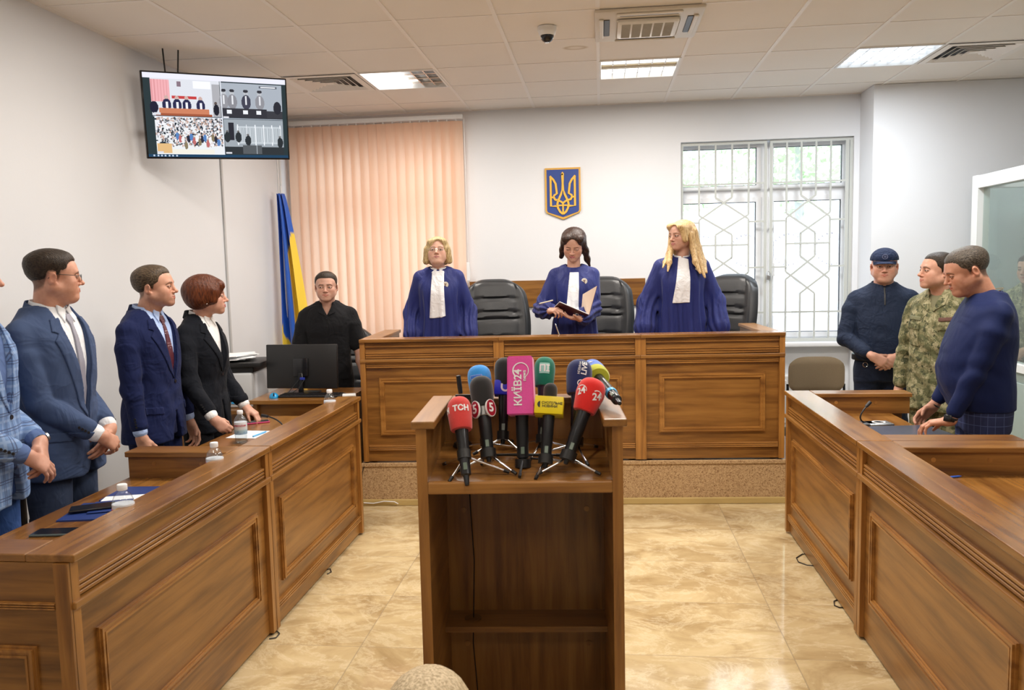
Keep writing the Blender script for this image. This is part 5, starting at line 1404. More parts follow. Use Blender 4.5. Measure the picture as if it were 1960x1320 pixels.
bm = new_bm(); bmesh.ops.create_icosphere(bm, subdivisions=2, radius=.004, matrix=Matrix.Translation(p.h2w((-.083, .000, -.048)))); obj('earring', bm, M_CHROME, p.root, True)

# 4 -- checked jacket man at the left edge
p = Person('man in light blue checked jacket and jeans at the left picture edge', -2.36, 2.78, 100, 1.78, head=(20, 5, 0), build=1.06, vox=0.004,
           RW=(-.05, -.225, .985), LW=(.095, -.20, 1.01), rp=(-.6, 1, -.1), lp=(.6, 1, -.1), rh=dict(d=(.72, -.42, -.65), n=(0, .9, -.35), curl=.3, thumb=.2), lh=dict(d=(-.62, -.45, -.75), n=(-.2, .9, -.25), curl=.45, thumb=.55), base=(0.60, 0.32, 0.23))
def plaid():
    g = G('light blue checked wool'); s = g.n('ShaderNodeSeparateXYZ', {0: g.tc.outputs['Object']})
    def line(o_, per, wd, ph=0.0):
        f = g.math('FRACT', g.math('MULTIPLY_ADD', o_, 1 / per, ph)); return g.math('LESS_THAN', g.math('ABSOLUTE', g.math('SUBTRACT', f, 0.5)), wd)
    u = g.math('MULTIPLY', g.math('ARCTAN2', s.outputs[0], g.math('MULTIPLY', s.outputs[1], -1.0)), 0.20); z = s.outputs[2]
    dk = g.math('MAXIMUM', line(u, 0.058, 0.035), line(z, 0.062, 0.035)); dk2 = g.math('MAXIMUM', line(u, 0.058, 0.03, 0.16), line(z, 0.062, 0.03, 0.16))
    lt_ = g.math('MAXIMUM', line(u, 0.058, 0.08, 0.5), line(z, 0.062, 0.08, 0.5))
    c = g.mix(g.math('MULTIPLY', lt_, 0.5), (0.16, 0.27, 0.50, 1), (0.34, 0.46, 0.68, 1)); c = g.mix(g.math('MULTIPLY', g.math('MAXIMUM', dk, dk2), 0.7), c, (0.045, 0.055, 0.13, 1))
    n = g.n('ShaderNodeTexNoise', {'Vector': g.mapping(), 'Scale': 7.0, 'Detail': 3.0}).outputs['Fac']
    g.set(Base_Color=c, Roughness=0.85); g.bump(n, 0.7, 0.03); return g.m
suit(p, None, clothmat('blue shirt', (0.10, 0.16, 0.34)), None, vz=1.10, tie=False, mj=plaid(), seed=.9)
p.trousers(clothmat('blue denim', (0.035, 0.085, 0.26), fold=8.0, fs=.5)); p.shoes(M_SHOE); p.hair(M_HAIR_D)
watch(p, 'L', M_BLACK, M_STEEL)

# 5 -- man in black polo shirt
p = Person('young man in black polo shirt standing behind the computer monitor', -2.065, 6.0, 14, 1.645, head=(0, 2, 0), build=1.0, base=(0.62, 0.36, 0.27), look=(-16, 0), vox=0.0042, hairc=HD, legs=True, shw=.98,
           thin=False, RW=(-.255, -.05, .79), LW=(.262, -.05, .78), rp=(-.4, 1, 0), lp=(.4, 1, 0), lh=dict(d=(.02, -.12, -1), n=(-1, .2, 0), curl=.25, thumb=.2), rh=dict(d=(0, -.1, -1), n=(1, .2, 0), curl=.3))
PT = [(0.86, .182, .128, 0), (1.0, .170, .122, 0), (1.12, .164, .120, -.004), (1.28, .182, .126, -.004), (1.38, .185, .110, .004), (1.44, .125, .085, .01), (1.475, .070, .066, .012)]
M_POLO = clothmat('black polo cotton', (0.0075, 0.0075, 0.009), 0.85, sheen=.05)
po = p.top_ops(PT, r=(.064, .066, .05), short=.80, seed=3, elbow=.003)
base = list(po)
vcut = poly2d([(0, 1.375 * p.k), (.032 * p.k, 1.44 * p.k), (.045, 1.52 * p.k), (-.045, 1.52 * p.k), (-.032 * p.k, 1.44 * p.k)])
po.append(['s', (lambda P: np.maximum(vcut(P[:, 0], P[:, 2]), P[:, 1]).astype(f32)), np.array([-.1, -.3, 1.2]), np.array([.1, 0, 1.6]), .003])
po.append(['s', cap((0, .0, 1.40 * p.k), (0, -.01, 1.6 * p.k), .054, .054)[1], np.array([-.1, -.1, 1.3]), np.array([.1, .1, 1.6]), .003])
garment('polo_shirt', po, .006, M_POLO, p.root)
garment('polo_collar', [patch(base, [(0.008, 1.372 * p.k), (.066 * p.k, 1.398 * p.k), (.072 * p.k, 1.45 * p.k), (.05 * p.k, 1.485 * p.k), (.032 * p.k, 1.44 * p.k)], -.002, .008, sym=True)], .0035, M_POLO, p.root)
p.ring('polo_collar', M_POLO, .064 * p.k, 1.43 * p.k, 1.452 * p.k, .03, .004, .008, 1.05, gap=.8, flare=.12)
for zz in (1.35, 1.32, 1.29):
    bm = new_bm(); c = Vector((0, surf_y(base, 0, zz * p.k), zz * p.k)); cyl(bm, c, c + Vector((0, -.003, 0)), .005, None, 10); obj('button', bm, M_BLACKG, p.root)
p.trousers(clothmat('black trouser', (0.008, 0.008, 0.009)), top=1.0); p.shoes(M_SHOE); p.hair(M_HAIR_D, th=.004, top=.012, zfront=.080, fade=.001)
watch(p, 'L', M_BLACK, M_BLACKG, square=True)

# ---- judges
def robemat():
    g = G('royal blue robe cloth'); n = g.n('ShaderNodeTexNoise', {'Vector': g.mapping((1.6, 1.6, .35)), 'Scale': 9.0, 'Detail': 3.0, 'Distortion': .6}).outputs['Fac']
    g.set(Base_Color=g.mix(n, (0.010, 0.016, 0.115, 1), (0.016, 0.026, 0.165, 1)), Roughness=0.62, Sheen_Weight=.08, Specular_IOR_Level=.3); g.bump(n, .7, .03); return g.m
M_ROBE = robemat()
M_JAB = clothmat('white pleated jabot', (0.84, 0.85, 0.88), .6, fold=12)
M_BADGE = mat('silver badge', (.80, .76, .66), .35); M_BADGED = mat('dark badge centre', (.22, .13, .10), .4)
def robe(p, jab, seed=0.0, sl=(.056, .066, .080), vneck=True, badge=(.062, 1.335)):
    k = p.k
    tab = [(.30, .24, .18, 0), (.75, .205, .160, 0), (.98, .175, .150, 0), (1.15, .156, .145, -.006), (1.27, .160, .150, -.014), (1.36, .176, .125, -.002), (1.41, .158, .10, .006), (1.445, .10, .080, .010), (1.465, .070, .068, .012)]
    def fold(P):
        a = np.arctan2(P[:, 0], -P[:, 1]); z = P[:, 2] / k; amp = .011 * np.clip((1.34 - z) / .25, 0, 1) + .005 * np.clip((1.0 - z) / .4, 0, 1)
        return amp * np.sin(a * 15 + 1.1 * np.sin(z * 4 + seed) + seed) * (0.75 + .25 * np.sin(a * 7 + seed))
    o = [torso([(a * k, w_ * k * p.build, d_ * k * p.build, c_) for a, w_, d_, c_ in tab], 2.2, .03, fold)]
    for sd in 'RL':
        S, E_, T = p.J[sd]; sg = -1 if sd == 'R' else 1
        o.append(cap((sg * .045, .012, 1.458 * k), S + np.array([-sg * .010, 0, .012]), .034, .046, .04))
        o.append(cap(S, E_, sl[0], sl[1], .035))
        u = (T - E_) / np.linalg.norm(T - E_); Q = T - u * .055; o.append(cap(E_, Q, sl[1] * .95, sl[2] * .80, .03)); 
        o.append(cap(Q, T - u * .025, sl[2] * .62, .042, .03))
        c = np.array(E_, f32); ax = np.array(u, f32); pv = np.cross(ax, (0, 1, 0)); pv /= np.linalg.norm(pv); pw = np.cross(ax, pv)
        def sf(P, c=c, ax=ax, pv=pv, pw=pw, S=S, T=T):
            q_ = P - c; s_ = q_ @ ax; a = np.arctan2(q_ @ pv, q_ @ pw); near = np.exp(-((np.linalg.norm(q_ - s_[:, None] * ax, axis=1)) / .13) ** 4)
            return (.007 * near * np.clip((s_ + .12) / .1, 0, 1) * (s_ < .33) * np.sin(a * 9 + 2 * np.sin(s_ * 12)) ).astype(f32)
        lo_ = np.minimum(E_, T) - .16; hi_ = np.maximum(E_, T) + .16
        o.append(['d', sf, lo_, hi_, 0])
        # shoulder edge of the yoke standing out over the sleeve head
    base = list(o)
    nk = cap((0, .004, 1.425 * k), (0, -.02, 1.62 * k), .050, .085)[1]
    o.append(['s', nk, np.array([-.1, -.12, 1.36]), np.array([.1, .1, 1.7]), .004])
    rb = garment('robe', o, .0062, M_ROBE, p.root)
    jp = [(x_ * k, z_ * k) for x_, z_ in jab]
    garment('jabot', [patch(base, jp, -.003, .009)], .004, M_JAB, p.root)
    bx_, bz_ = badge[0] * k, badge[1] * k; y_ = surf_y(base, bx_, bz_)
    bm = new_bm(); cyl(bm, (bx_, y_ + .004, bz_), (bx_, y_ - .005, bz_), .023, .022, 28); bd = obj('badge', bm, M_BADGE, p.root, True)
    bm = new_bm(); box(bm, bx_ - .004, bx_ + .004, y_ - .007, y_ - .005, bz_ - .010, bz_ + .006); box(bm, bx_ - .009, bx_ + .009, y_ - .007, y_ - .005, bz_ + .004, bz_ + .009); obj('badge_emblem', bm, M_BADGED, bd)
    return rb, base
M_BLOND = hairmat('ash blonde hair', (0.30, 0.20, 0.085), (0.66, 0.50, 0.26), .35, (55, 55, 8))
M_BLOND2 = hairmat('golden long blonde hair', (0.36, 0.21, 0.085), (0.70, 0.50, 0.25), .33, (55, 55, 6))
M_BRUN = hairmat('dark brown long hair', (0.014, 0.007, 0.005), (0.060, 0.028, 0.018), .3, (50, 50, 8))
# 6 judge 1
p = Person('judge with ash-blonde bob and glasses in dark blue robe, leftmost judge', -1.245, 6.22, 8, 1.595, kd=1.745, z=.30, head=(-2, -12, 0), fem=True, build=1.06, shw=.93, base=(0.66, 0.40, 0.30), lip=(0.50, 0.20, 0.19), brow=(0.20, 0.13, 0.08), fat=.003, wide=1.02, vox=.0045,
           RW=(-.215, -.09, .80), LW=(.225, -.09, .80), rp=(-.35, 1, 0), lp=(.35, 1, 0), hoff=(0, 0, -.01), hs=.98)
robe(p, [(-.048, 1.45), (.052, 1.45), (.050, 1.30), (.056, 1.075), (.02, 1.065), (-.078, 1.06), (-.062, 1.25)], .4)
p.ring('white_collar', M_JAB, .058, 1.435 * p.k, 1.452 * p.k, .036, .004, .004, 1.05, gap=.14, flare=.42)
p.blob_hair(M_BLOND, bob_ops(.016) + [cap((.078, -.030, .02), (.090, -.005, -.085), .026, .026, .03), cap((-.078, -.030, .02), (-.090, -.005, -.085), .026, .026, .03), cap((-.05, -.060, .075), (.05, -.055, .08), .026, .026, .03), ell((0, .05, -.07), (.085, .05, .045), .03)], [ell((.010, -.112, -.018), (.054, .084, .114), .010)])
p.glasses(M_CHROME, .023, .014, .0008)
p.shoes(M_SHOE)
# 7 judge 2 (reading)
p = Person('dark-haired judge in dark blue robe reading from an open burgundy folder', -.205, 6.28, 2, 1.615, kd=1.775, z=.30, head=(-7, 27, 4), fem=True, build=1.02, shw=.95, base=(0.60, 0.34, 0.25), lip=(0.50, 0.12, 0.15), brow=(0.03, 0.015, 0.01), vox=.0045, look=(0, 22),
           RW=(-.185, -.27, 1.015), LW=(.045, -.315, .955), rp=(-.45, .8, -.5), lp=(.45, .8, -.5), rh=dict(d=(.60, -.70, .10), n=(.35, .2, -.9), curl=.75, thumb=.7), lh=dict(d=(-.80, -.25, .10), n=(0, -.10, 1), curl=.25, thumb=.1), hoff=(0, -.015, 0), hs=.98)
robe(p, [(-.034, 1.42), (.040, 1.42), (.040, 1.30), (.032, 1.05), (-.075, 1.05), (-.058, 1.20)], 1.7, sl=(.056, .066, .078), badge=(.085, 1.345))
def lock(pts, r, k=.012):
    o = []
    for i in range(len(pts) - 1): o.append(cap(pts[i], pts[i + 1], r[i], r[i + 1], k))
    return o
dn = [cap((.075, .0, .02), (.088, .035, -.07), .026, .024, .03), cap((.088, .035, -.07), (.105, .045, -.16), .026, .020, .03), cap((.105, .045, -.16), (.125, .02, -.21), .020, .010, .03),
      cap((-.075, .0, .02), (-.085, .035, -.07), .024, .024, .03), cap((-.085, .035, -.07), (-.100, .05, -.15), .024, .018, .03), ell((0, .085, -.06), (.085, .05, .10), .03),
      ell((-.045, -.045, .085), (.045, .045, .040), .02), ell((.045, -.045, .085), (.045, .045, .040), .02), ell((0, .03, .06), (.092, .10, .082), .02)]
p.blob_hair(M_BRUN, dn + [ell((0, .02, .034), (.088, .105, .092), .03)], [ell((0, -.120, -.002), (.060, .090, .112), .010)])
p.shoes(M_SHOE)
J2 = p
# 8 judge 3 (long blonde, head turned)
p = Person('judge with long golden blonde hair in blue robe, head turned aside', .60, 6.22, 0, 1.68, kd=1.775, z=.30, head=(-52, 6, 0), fem=True, build=1.08, shw=.95, base=(0.62, 0.36, 0.27), lip=(0.50, 0.17, 0.17), brow=(0.20, 0.12, 0.07), vox=.0045,
           RW=(-.285, -.09, .82), LW=(.275, -.08, .82), rp=(-.5, 1, 0), lp=(.5, 1, 0), hoff=(0, 0, -.01), look=(-10, 8))
robe(p, [(-.030, 1.47), (.045, 1.45), (.052, 1.30), (.046, 1.115), (-.085, 1.11), (-.060, 1.25)], 2.9, sl=(.058, .072, .098), badge=(.115, 1.36))
p.ring('white_collar', M_JAB, .056, 1.43 * p.k, 1.47 * p.k, .04, .004, .004, 1.0, gap=.1, flare=.2)
# strands are laid in body space so that they fall on the shoulders
rr = random.Random(8); W_ops = []; hc = p.HC
top = [ell((0, .018, .036), (.087, .105, .090), .03), ell((0, .06, -.05), (.080, .062, .10), .03), cap((.066, -.050, .055), (.080, -.045, -.04), .024, .022, .03), cap((-.060, -.040, .055), (-.080, -.0, -.05), .022, .022, .03), cap((-.05, -.065, .080), (.06, -.065, .070), .024, .024, .03)]
def lk(*pts, r=(.02, .02, .016, .006)):
    global W_ops
    P_ = [hc + np.array(q_) for q_ in pts]
    W_ops += lock(P_, r, .016)
lk((.085, -.03, .02), (.105, -.035, -.10), (.125, -.085, -.22), (.150, -.150, -.315), r=(.030, .030, .022, .008))
lk((.085, .01, .02), (.115, .01, -.10), (.150, -.04, -.20), (.165, -.115, -.28), r=(.030, .032, .022, .008))
lk((.06, -.055, .0), (.075, -.065, -.10), (.085, -.120, -.20), (.115, -.165, -.28), r=(.022, .022, .020, .010))
lk((-.075, .0, .0), (-.085, -.02, -.11), (-.100, -.10, -.20), (-.115, -.150, -.265), r=(.022, .022, .018, .006))
lk((-.060, .02, -.03), (-.095, .0, -.14), (-.130, -.07, -.20), (-.150, -.125, -.24), r=(.022, .020, .014, .005))
lk((.03, .07, -.02), (.04, .085, -.16), (.05, .10, -.28), (.05, .10, -.33), r=(.04, .05, .05, .02))
lk((-.03, .07, -.02), (-.04, .085, -.16), (-.04, .10, -.28), (-.05, .10, -.33), r=(.04, .05, .05, .02))
p.blob_hair(M_BLOND2, top, [ell((.012, -.112, -.018), (.056, .084, .116), .010)], world=W_ops, streak=.0007)
p.shoes(M_SHOE)
# 9 -- guard with cap
SWT = [(0.945, .176, .145, -.006), (1.0, .184, .158, -.014), (1.10, .182, .160, -.016), (1.22, .186, .152, -.010), (1.32, .194, .130, .002), (1.40, .190, .110, .006), (1.445, .125, .088, .012), (1.485, .074, .072, .014)]
M_TAC = clothmat('dark navy uniform cloth', (0.012, 0.021, 0.048), .75, fold=9)
p = Person('guard in navy cap and dark uniform, hands crossed, by the right window', 1.96, 5.95, -12, 1.71, head=(-4, 3, 0), build=1.02, base=(0.60, 0.33, 0.24), fat=.005, wide=1.05, vox=.0045, neckr=1.1,
           RW=(-.085, -.245, .985), LW=(.085, -.225, .985), rp=(-.9, .7, -.1), lp=(.9, .7, -.1), rh=dict(d=(.80, -.15, -.45), n=(0, .95, -.2), curl=.45, thumb=.2), lh=dict(d=(-.75, -.15, -.5), n=(0, .95, -.1), curl=.35, thumb=.4), stub=.1, shw=1.02)
o = p.top_ops(SWT, r=(.063, .056, .042), seed=5, elbow=.006, wrinkle=.003); base = list(o)
garment('uniform_shirt', o, .006, M_TAC, p.root)
p.ring('collar', M_TAC, .070, 1.435 * p.k, 1.47 * p.k, .038, .005, .006, 1.05, gap=.12, flare=.10)
k = p.k
garment('zip_placket', [patch(base, [(-.006, 1.335 * k), (.006, 1.335 * k), (.006, 1.46 * k), (-.006, 1.46 * k)], -.002, .003)], .0025, M_BLACK, p.root)
M_TR = clothmat('dark navy cargo trouser', (0.010, 0.016, 0.036), .8); p.trousers(M_TR, w_=1.02, top=1.02); p.shoes(M_SHOE)
bm = new_bm(); lathe(bm, [(.178 * k * 1.1, .945 * k), (.182 * k * 1.1, .948 * k), (.182 * k * 1.1, .985 * k), (.178 * k * 1.1, .988 * k)], 40, None, 1.0, .78); bt = obj('belt', bm, M_BLACK, p.root, True)
bm = new_bm(); box(bm, -.03, .03, -.163, -.150, .945 * k, .985 * k, .004); obj('buckle', bm, M_STEEL, bt)
bx_, bz_ = .105, .905
bm = new_bm(); cyl(bm, (bx_, -.158, bz_), (bx_, -.168, bz_), .034, .032, 28); bd = obj('badge', bm, mat('bronze badge', (.35, .24, .08), .35, .8), p.root, True); bd['label'] = 'round bronze belt badge'
bm = new_bm()
for i in range(6):
    a = i * PI / 3; tube(bm, [(bx_, -.170, bz_), (bx_ + .024 * math.cos(a), -.170, bz_ + .024 * math.sin(a))], .0035, 6)
obj('badge_star', bm, M_BLACK, bd)
for sx_ in (-.12,):
    bm = new_bm(); pts = [(sx_ + .015 * math.cos(a), -.150, .915 + .017 * math.sin(a)) for a in np.linspace(0, 2 * PI, 17)]; tube(bm, pts, .0022, 6, False); obj('belt_ring', bm, M_CHROME, bt, True)
watch(p, 'L', M_CHROME, M_CHROME)
p.hair(M_HAIR_D, th=.004, top=-.004, zfront=.07, fade=.001)
M_CAP = clothmat('navy cap cotton', (0.012, 0.022, 0.060), .8, fold=14)
def capfn(P):
    d = ell((0, .016, .046), (.092, .112, .080), .0)[1](P); return np.maximum(d, -(P[:, 2] - .040 + .10 * np.minimum(0, P[:, 1] + .02) * -0.0)).astype(f32)
garment('cap', [xf(['u', capfn, np.array([-.1, -.11, .03]), np.array([.1, .14, .14]), 0], p.HR, p.HC)], .0035, M_CAP, p.root)
bm = new_bm(); rows = []
for i in range(13):
    a = -1.05 + 2.1 * i / 12; x0, y0 = .088 * math.sin(a), -.095 * math.cos(a) + .012; x1, y1 = .084 * math.sin(a) * .98, -.165 * math.cos(a * .85) + .02 + .02 * abs(a)
    rows.append([bm.verts.new(p.h2w(v)) for v in ((x0, y0, .048), (x1, y1, .030 - .012 * a * a), (x1, y1, .026 - .012 * a * a), (x0, y0, .040))])
for i in range(12):
    for a in range(4):
        b = (a + 1) % 4; bm.faces.new((rows[i][a], rows[i][b], rows[i + 1][b], rows[i + 1][a]))
bm.faces.new(rows[0]); bm.faces.new(rows[-1][::-1]); obj('cap_visor', bm, M_CAP, p.root, True)
bm = new_bm(); pts = [p.h2w((.017 * math.cos(a), -.088 - .004 + (.04 if False else 0) - .0 * math.sin(a) + .006 * math.sin(a), .078 + .017 * math.sin(a))) for a in np.linspace(0, 2 * PI, 21)]
tube(bm, pts, .0016, 6, False)
for i in range(3):
    a = i * PI / 3; tube(bm, [p.h2w((-.012 * math.cos(a), -.093, .078 - .012 * math.sin(a))), p.h2w((.012 * math.cos(a), -.093, .078 + .012 * math.sin(a)))], .0014, 5)
obj('cap_emblem', bm, mat('embroidered emblem thread', (.16, .18, .30), .7), p.root, True)

# ---- camouflage
def camomat(name='pixel camouflage cloth', lift=0.0):
    g = G(name); s = g.n('ShaderNodeVectorMath', {0: g.tc.outputs['Object'], 1: (0.0045,) * 3}, operation='SNAP').outputs[0]
    n1 = g.n('ShaderNodeTexNoise', {'Vector': s, 'Scale': 24.0, 'Detail': 3.0, 'Roughness': .6}).outputs['Fac']
    s2 = g.n('ShaderNodeVectorMath', {0: s, 1: (3.1, 7.7, 1.3)}, operation='ADD').outputs[0]
    n2 = g.n('ShaderNodeTexNoise', {'Vector': s2, 'Scale': 34.0, 'Detail': 3.0, 'Roughness': .6}).outputs['Fac']
    c = g.ramp(n1, [(0.0, (0.10 + lift, 0.105 + lift, 0.045 + lift)), (0.45, (0.20 + lift, 0.19 + lift, 0.095 + lift)), (0.56, (0.34 + lift, 0.31 + lift, 0.18 + lift))], 'CONSTANT')
    c = g.mix(g.math('GREATER_THAN', n2, 0.585), c, (0.055 + lift * .5, 0.062 + lift * .5, 0.028 + lift * .5, 1))
    n = g.n('ShaderNodeTexNoise', {'Vector': g.mapping(), 'Scale': 9.0, 'Detail': 3.0, 'Distortion': .8}).outputs['Fac']
    g.set(Base_Color=c, Roughness=.85); g.bump(n, .8, .03); return g.m
M_CAMO = camomat()
def soldier(p, seed, vox=.006):
    k = p.k
    tab = [(0.74, .205, .150, 0), (.92, .192, .145, 0), (1.08, .178, .140, -.006), (1.22, .182, .140, -.006), (1.33, .192, .128, .002), (1.40, .188, .108, .006), (1.445, .125, .088, .010), (1.485, .078, .074, .012)]
    o = p.top_ops(tab, r=(.063, .058, .047), seed=seed, elbow=.008, wrinkle=.004); base = list(o)
    vc = poly2d([(0, 1.36 * k), (.035 * k, 1.44 * k), (.05, 1.53 * k), (-.05, 1.53 * k), (-.035 * k, 1.44 * k)])
    o.append(['s', (lambda P: np.maximum(vc(P[:, 0], P[:, 2]), P[:, 1]).astype(f32)), np.array([-.1, -.3, 1.2]), np.array([.1, 0, 1.6]), .003])
    j = garment('combat_jacket', o, vox, M_CAMO, p.root)
    garment('undershirt', [torso([(1.20 * k, .12, .10, 0), (1.36 * k, .14, .105, .002), (1.43 * k, .11, .085, .008), (1.47 * k, .068, .068, .010)], 2.2, .02)], .006, mat('olive undershirt', (.16, .15, .08), .8), p.root)
    p.ring('jacket_collar', M_CAMO, .068, 1.435 * k, 1.47 * k, .034, .006, .008, 1.05, gap=.7, flare=.25)
    garment('collar_wing', [patch(base, [(.012, 1.345 * k), (.075 * k, 1.39 * k), (.08 * k, 1.45 * k), (.05 * k, 1.49 * k), (.033 * k, 1.44 * k)], -.002, .007, sym=True)], .0035, M_CAMO, p.root)
    garment('front_placket', [patch(base, [(-.022, .76 * k), (.022, .76 * k), (.022, 1.35 * k), (-.022, 1.35 * k)], -.003, .004)], .0045, M_CAMO, p.root)
    for sg in (1, -1):
        garment('chest_pocket', [patch(base, [(sg * .062 * k, 1.13 * k), (sg * .150 * k, 1.14 * k), (sg * .150 * k, 1.275 * k), (sg * .062 * k, 1.27 * k)], -.003, .005)], .0045, M_CAMO, j)
        garment('pocket_flap', [patch(base, [(sg * .058 * k, 1.235 * k), (sg * .155 * k, 1.240 * k), (sg * .155 * k, 1.285 * k), (sg * .058 * k, 1.28 * k)], .003, .0085)], .004, M_CAMO, j)
    garment('name_tape', [patch(base, [(.055 * k, 1.292 * k), (.150 * k, 1.297 * k), (.150 * k, 1.322 * k), (.055 * k, 1.317 * k)], 0, .0055)], .0035, mat('dull red-brown name tape', (.13, .06, .045), .8), j)
    garment('service_tape', [patch(base, [(-.150 * k, 1.297 * k), (-.055 * k, 1.292 * k), (-.055 * k, 1.317 * k), (-.150 * k, 1.322 * k)], 0, .0055)], .0035, mat('olive name tape', (.17, .17, .09), .8), j)
    p.trousers(M_CAMO, w_=1.05); p.shoes(mat('brown combat boot', (.05, .035, .02), .6))
    return base
# 10 -- soldier by the desk
p = Person('young soldier in pixel camouflage uniform looking left beside the guard', 2.045, 5.17, -52, 1.69, head=(-32, -4, 0), build=.98, base=(0.62, 0.34, 0.24), vox=.0045, hairc=HD,
           RW=(-.235, -.06, .80), LW=(.235, -.03, .80), rp=(-.4, 1, 0), lp=(.4, 1, 0), rh=dict(d=(.05, -.25, -1), n=(1, .3, 0), curl=.85, thumb=.6), lh=dict(d=(0, -.1, -1), n=(-1, .2, 0), curl=.6), hoff=(0, -.02, -.01))
soldier(p, 6.0); p.hair(M_HAIR_D, th=.003, top=.010, zfront=.082, fade=.001)
# 11 -- man in navy jumper
p = Person('man with short greying hair in navy jumper looking down at the right desk', 1.885, 4.25, -98, 1.715, head=(4, 20, 0), build=1.05, base=(0.55, 0.27, 0.175), stub=.22, fat=.003, wide=1.02, vox=.004, jaw=1.05, neckr=1.05, hairc=HG,
           RW=(-.255, -.16, .855), LW=(.155, -.19, .835), rp=(-.4, 1, 0), lp=(.9, 1, 0), shw=1.04, rh=dict(d=(.12, -.70, -.62), n=(.8, -.1, -.5), curl=.45, thumb=.5), lh=dict(d=(-.35, -.90, -.20), n=(.0, 0, -1), curl=.40, thumb=.4), hoff=(0, -.055, -.02))
SW2 = [(0.90, .178, .135, -.004), (.98, .192, .155, -.026), (1.08, .192, .162, -.040), (1.18, .196, .156, -.030), (1.28, .204, .140, -.012), (1.35, .202, .122, .0), (1.41, .178, .102, .004), (1.45, .110, .085, .008), (1.475, .080, .074, .008)]
M_JUMP = clothmat('navy knitted jumper', (0.006, 0.014, 0.072), .72, fold=5.0, fs=.3, weave=600)
o = p.top_ops(SW2, r=(.056, .047, .036), seed=7, elbow=.007, wrinkle=.0022, cuff=.015)
o.append(['s', cap((0, -.01, 1.44 * p.k), (0, -.06, 1.62 * p.k), .058, .060)[1], np.array([-.1, -.15, 1.35]), np.array([.1, .1, 1.7]), .006])
for i, zz in enumerate((1.0, 1.05, 1.11)): o.append(folds_at((-.05, -.15, zz * p.k), (.25, 0, 1), .09, .0035, 70, i * 1.7))
garment('jumper', o, .0055, M_JUMP, p.root)
p.ring('neck_rib', M_JUMP, .066, 1.432 * p.k, 1.470 * p.k, .014, .006, .0, 1.06, gap=0.0, flare=.06)
def checktr():
    g = G('navy checked trouser'); s = g.n('ShaderNodeSeparateXYZ', {0: g.tc.outputs['Object']})
    def line(o_, per): return g.math('LESS_THAN', g.math('ABSOLUTE', g.math('SUBTRACT', g.math('FRACT', g.math('MULTIPLY', o_, 1 / per)), 0.5)), 0.035)
    u = g.math('ADD', g.math('MULTIPLY', s.outputs[0], .6), s.outputs[1]); m_ = g.math('MAXIMUM', line(u, .034), line(s.outputs[2], .045))
    g.set(Base_Color=g.mix(g.math('MULTIPLY', m_, .55), (0.012, 0.020, 0.080, 1), (0.10, 0.14, 0.32, 1)), Roughness=.8); return g.m
p.trousers(checktr(), w_=1.0, top=1.02); p.shoes(M_SHOE); p.hair(M_HAIR_G, th=.005, top=.012, zfront=.078, fade=.001)
watch(p, 'L', M_BLACK, M_BLACKG, square=True)
S, E_, T = p.J['R']; u = (T - E_) / np.linalg.norm(T - E_); bm = new_bm(); lathe(bm, [(.0285, -.004), (.031, 0), (.0285, .004)], 24); obj('bracelet', bm, M_BLACK, p.root, True, Matrix.Translation(Vector(T - u * .006)) @ Vector(u).to_track_quat('Z', 'Y').to_matrix().to_4x4())
bm = new_bm(); pts = [(.064 * math.cos(a), .006 + .068 * math.sin(a), 1.475 * p.k + .022 * math.sin(a)) for a in np.linspace(0, 2 * PI, 33)]; tube(bm, pts, .0016, 6, False); obj('neck_chain', bm, mat('gold chain', (.5, .33, .12), .3, 1), p.root, True)
# 12 -- soldier inside the glass cage
p = Person('soldier in camouflage behind the cage glass at the right picture edge', 3.27, 6.62, -50, 1.66, head=(-10, 5, 0), build=1.0, vox=.005,
           RW=(-.10, -.24, .93), LW=(.06, -.23, .93), rp=(-1, .6, -.1), lp=(1, .6, -.1), rh=clasp_r, lh=clasp_l)
soldier(p, 8.0); p.hair(M_HAIR_D, th=.005, top=.012)
# 13 -- fair-haired visitor on the floor
def seated_visitor():
    p = Person('fair-haired person sitting low before the camera, only the crown showing', -.345, 1.47, 184, 1.62, head=(0, 6, 0), fem=True, build=.95, base=(.62, .38, .28), vox=.006, legs=False,
               RW=(-.20, -.34, .98), LW=(.20, -.34, .98))
    k = p.k
    o = p.top_ops([(0.86, .175, .12, 0), (1.07, .165, .115, -.004), (1.25, .178, .125, -.004), (1.36, .175, .112, .002), (1.43, .135, .088, .008), (1.475, .070, .066, .012)], r=(.058, .05, .038), seed=9)
    garment('jumper', o, .007, clothmat('grey jumper', (.25, .25, .27)), p.root)
    q_ = []
    for sg in (-1, 1):
        hp = (sg * .09, -.02, .93 * k); kn = (sg * .33, -.36, .96 * k); an = (-sg * .10, -.42, .90 * k)
        q_ += [cap(hp, kn, .095, .07, .04), cap(kn, an, .068, .05, .03)]
        garment('shoe', [ell((-sg * .16, -.43, .895 * k), (.11, .045, .04), .02)], .007, M_SHOE, p.root)
    q_.append(ell((0, 0, .93 * k), (.18, .14, .11), .04))
    garment('trousers', q_, .008, clothmat('dark blue jeans', (.03, .05, .12)), p.root)
    p.blob_hair(hairmat('fair hair', (0.40, 0.30, 0.17), (0.72, 0.58, 0.38), .5, (55, 55, 9)), bob_ops(.012), [ell((0, -.105, -.036), (.057, .075, .100), .012)])
    dz = -(.93 * k - .118) ; 
    for c in p.root.children: c.location.z += dz
seated_visitor()
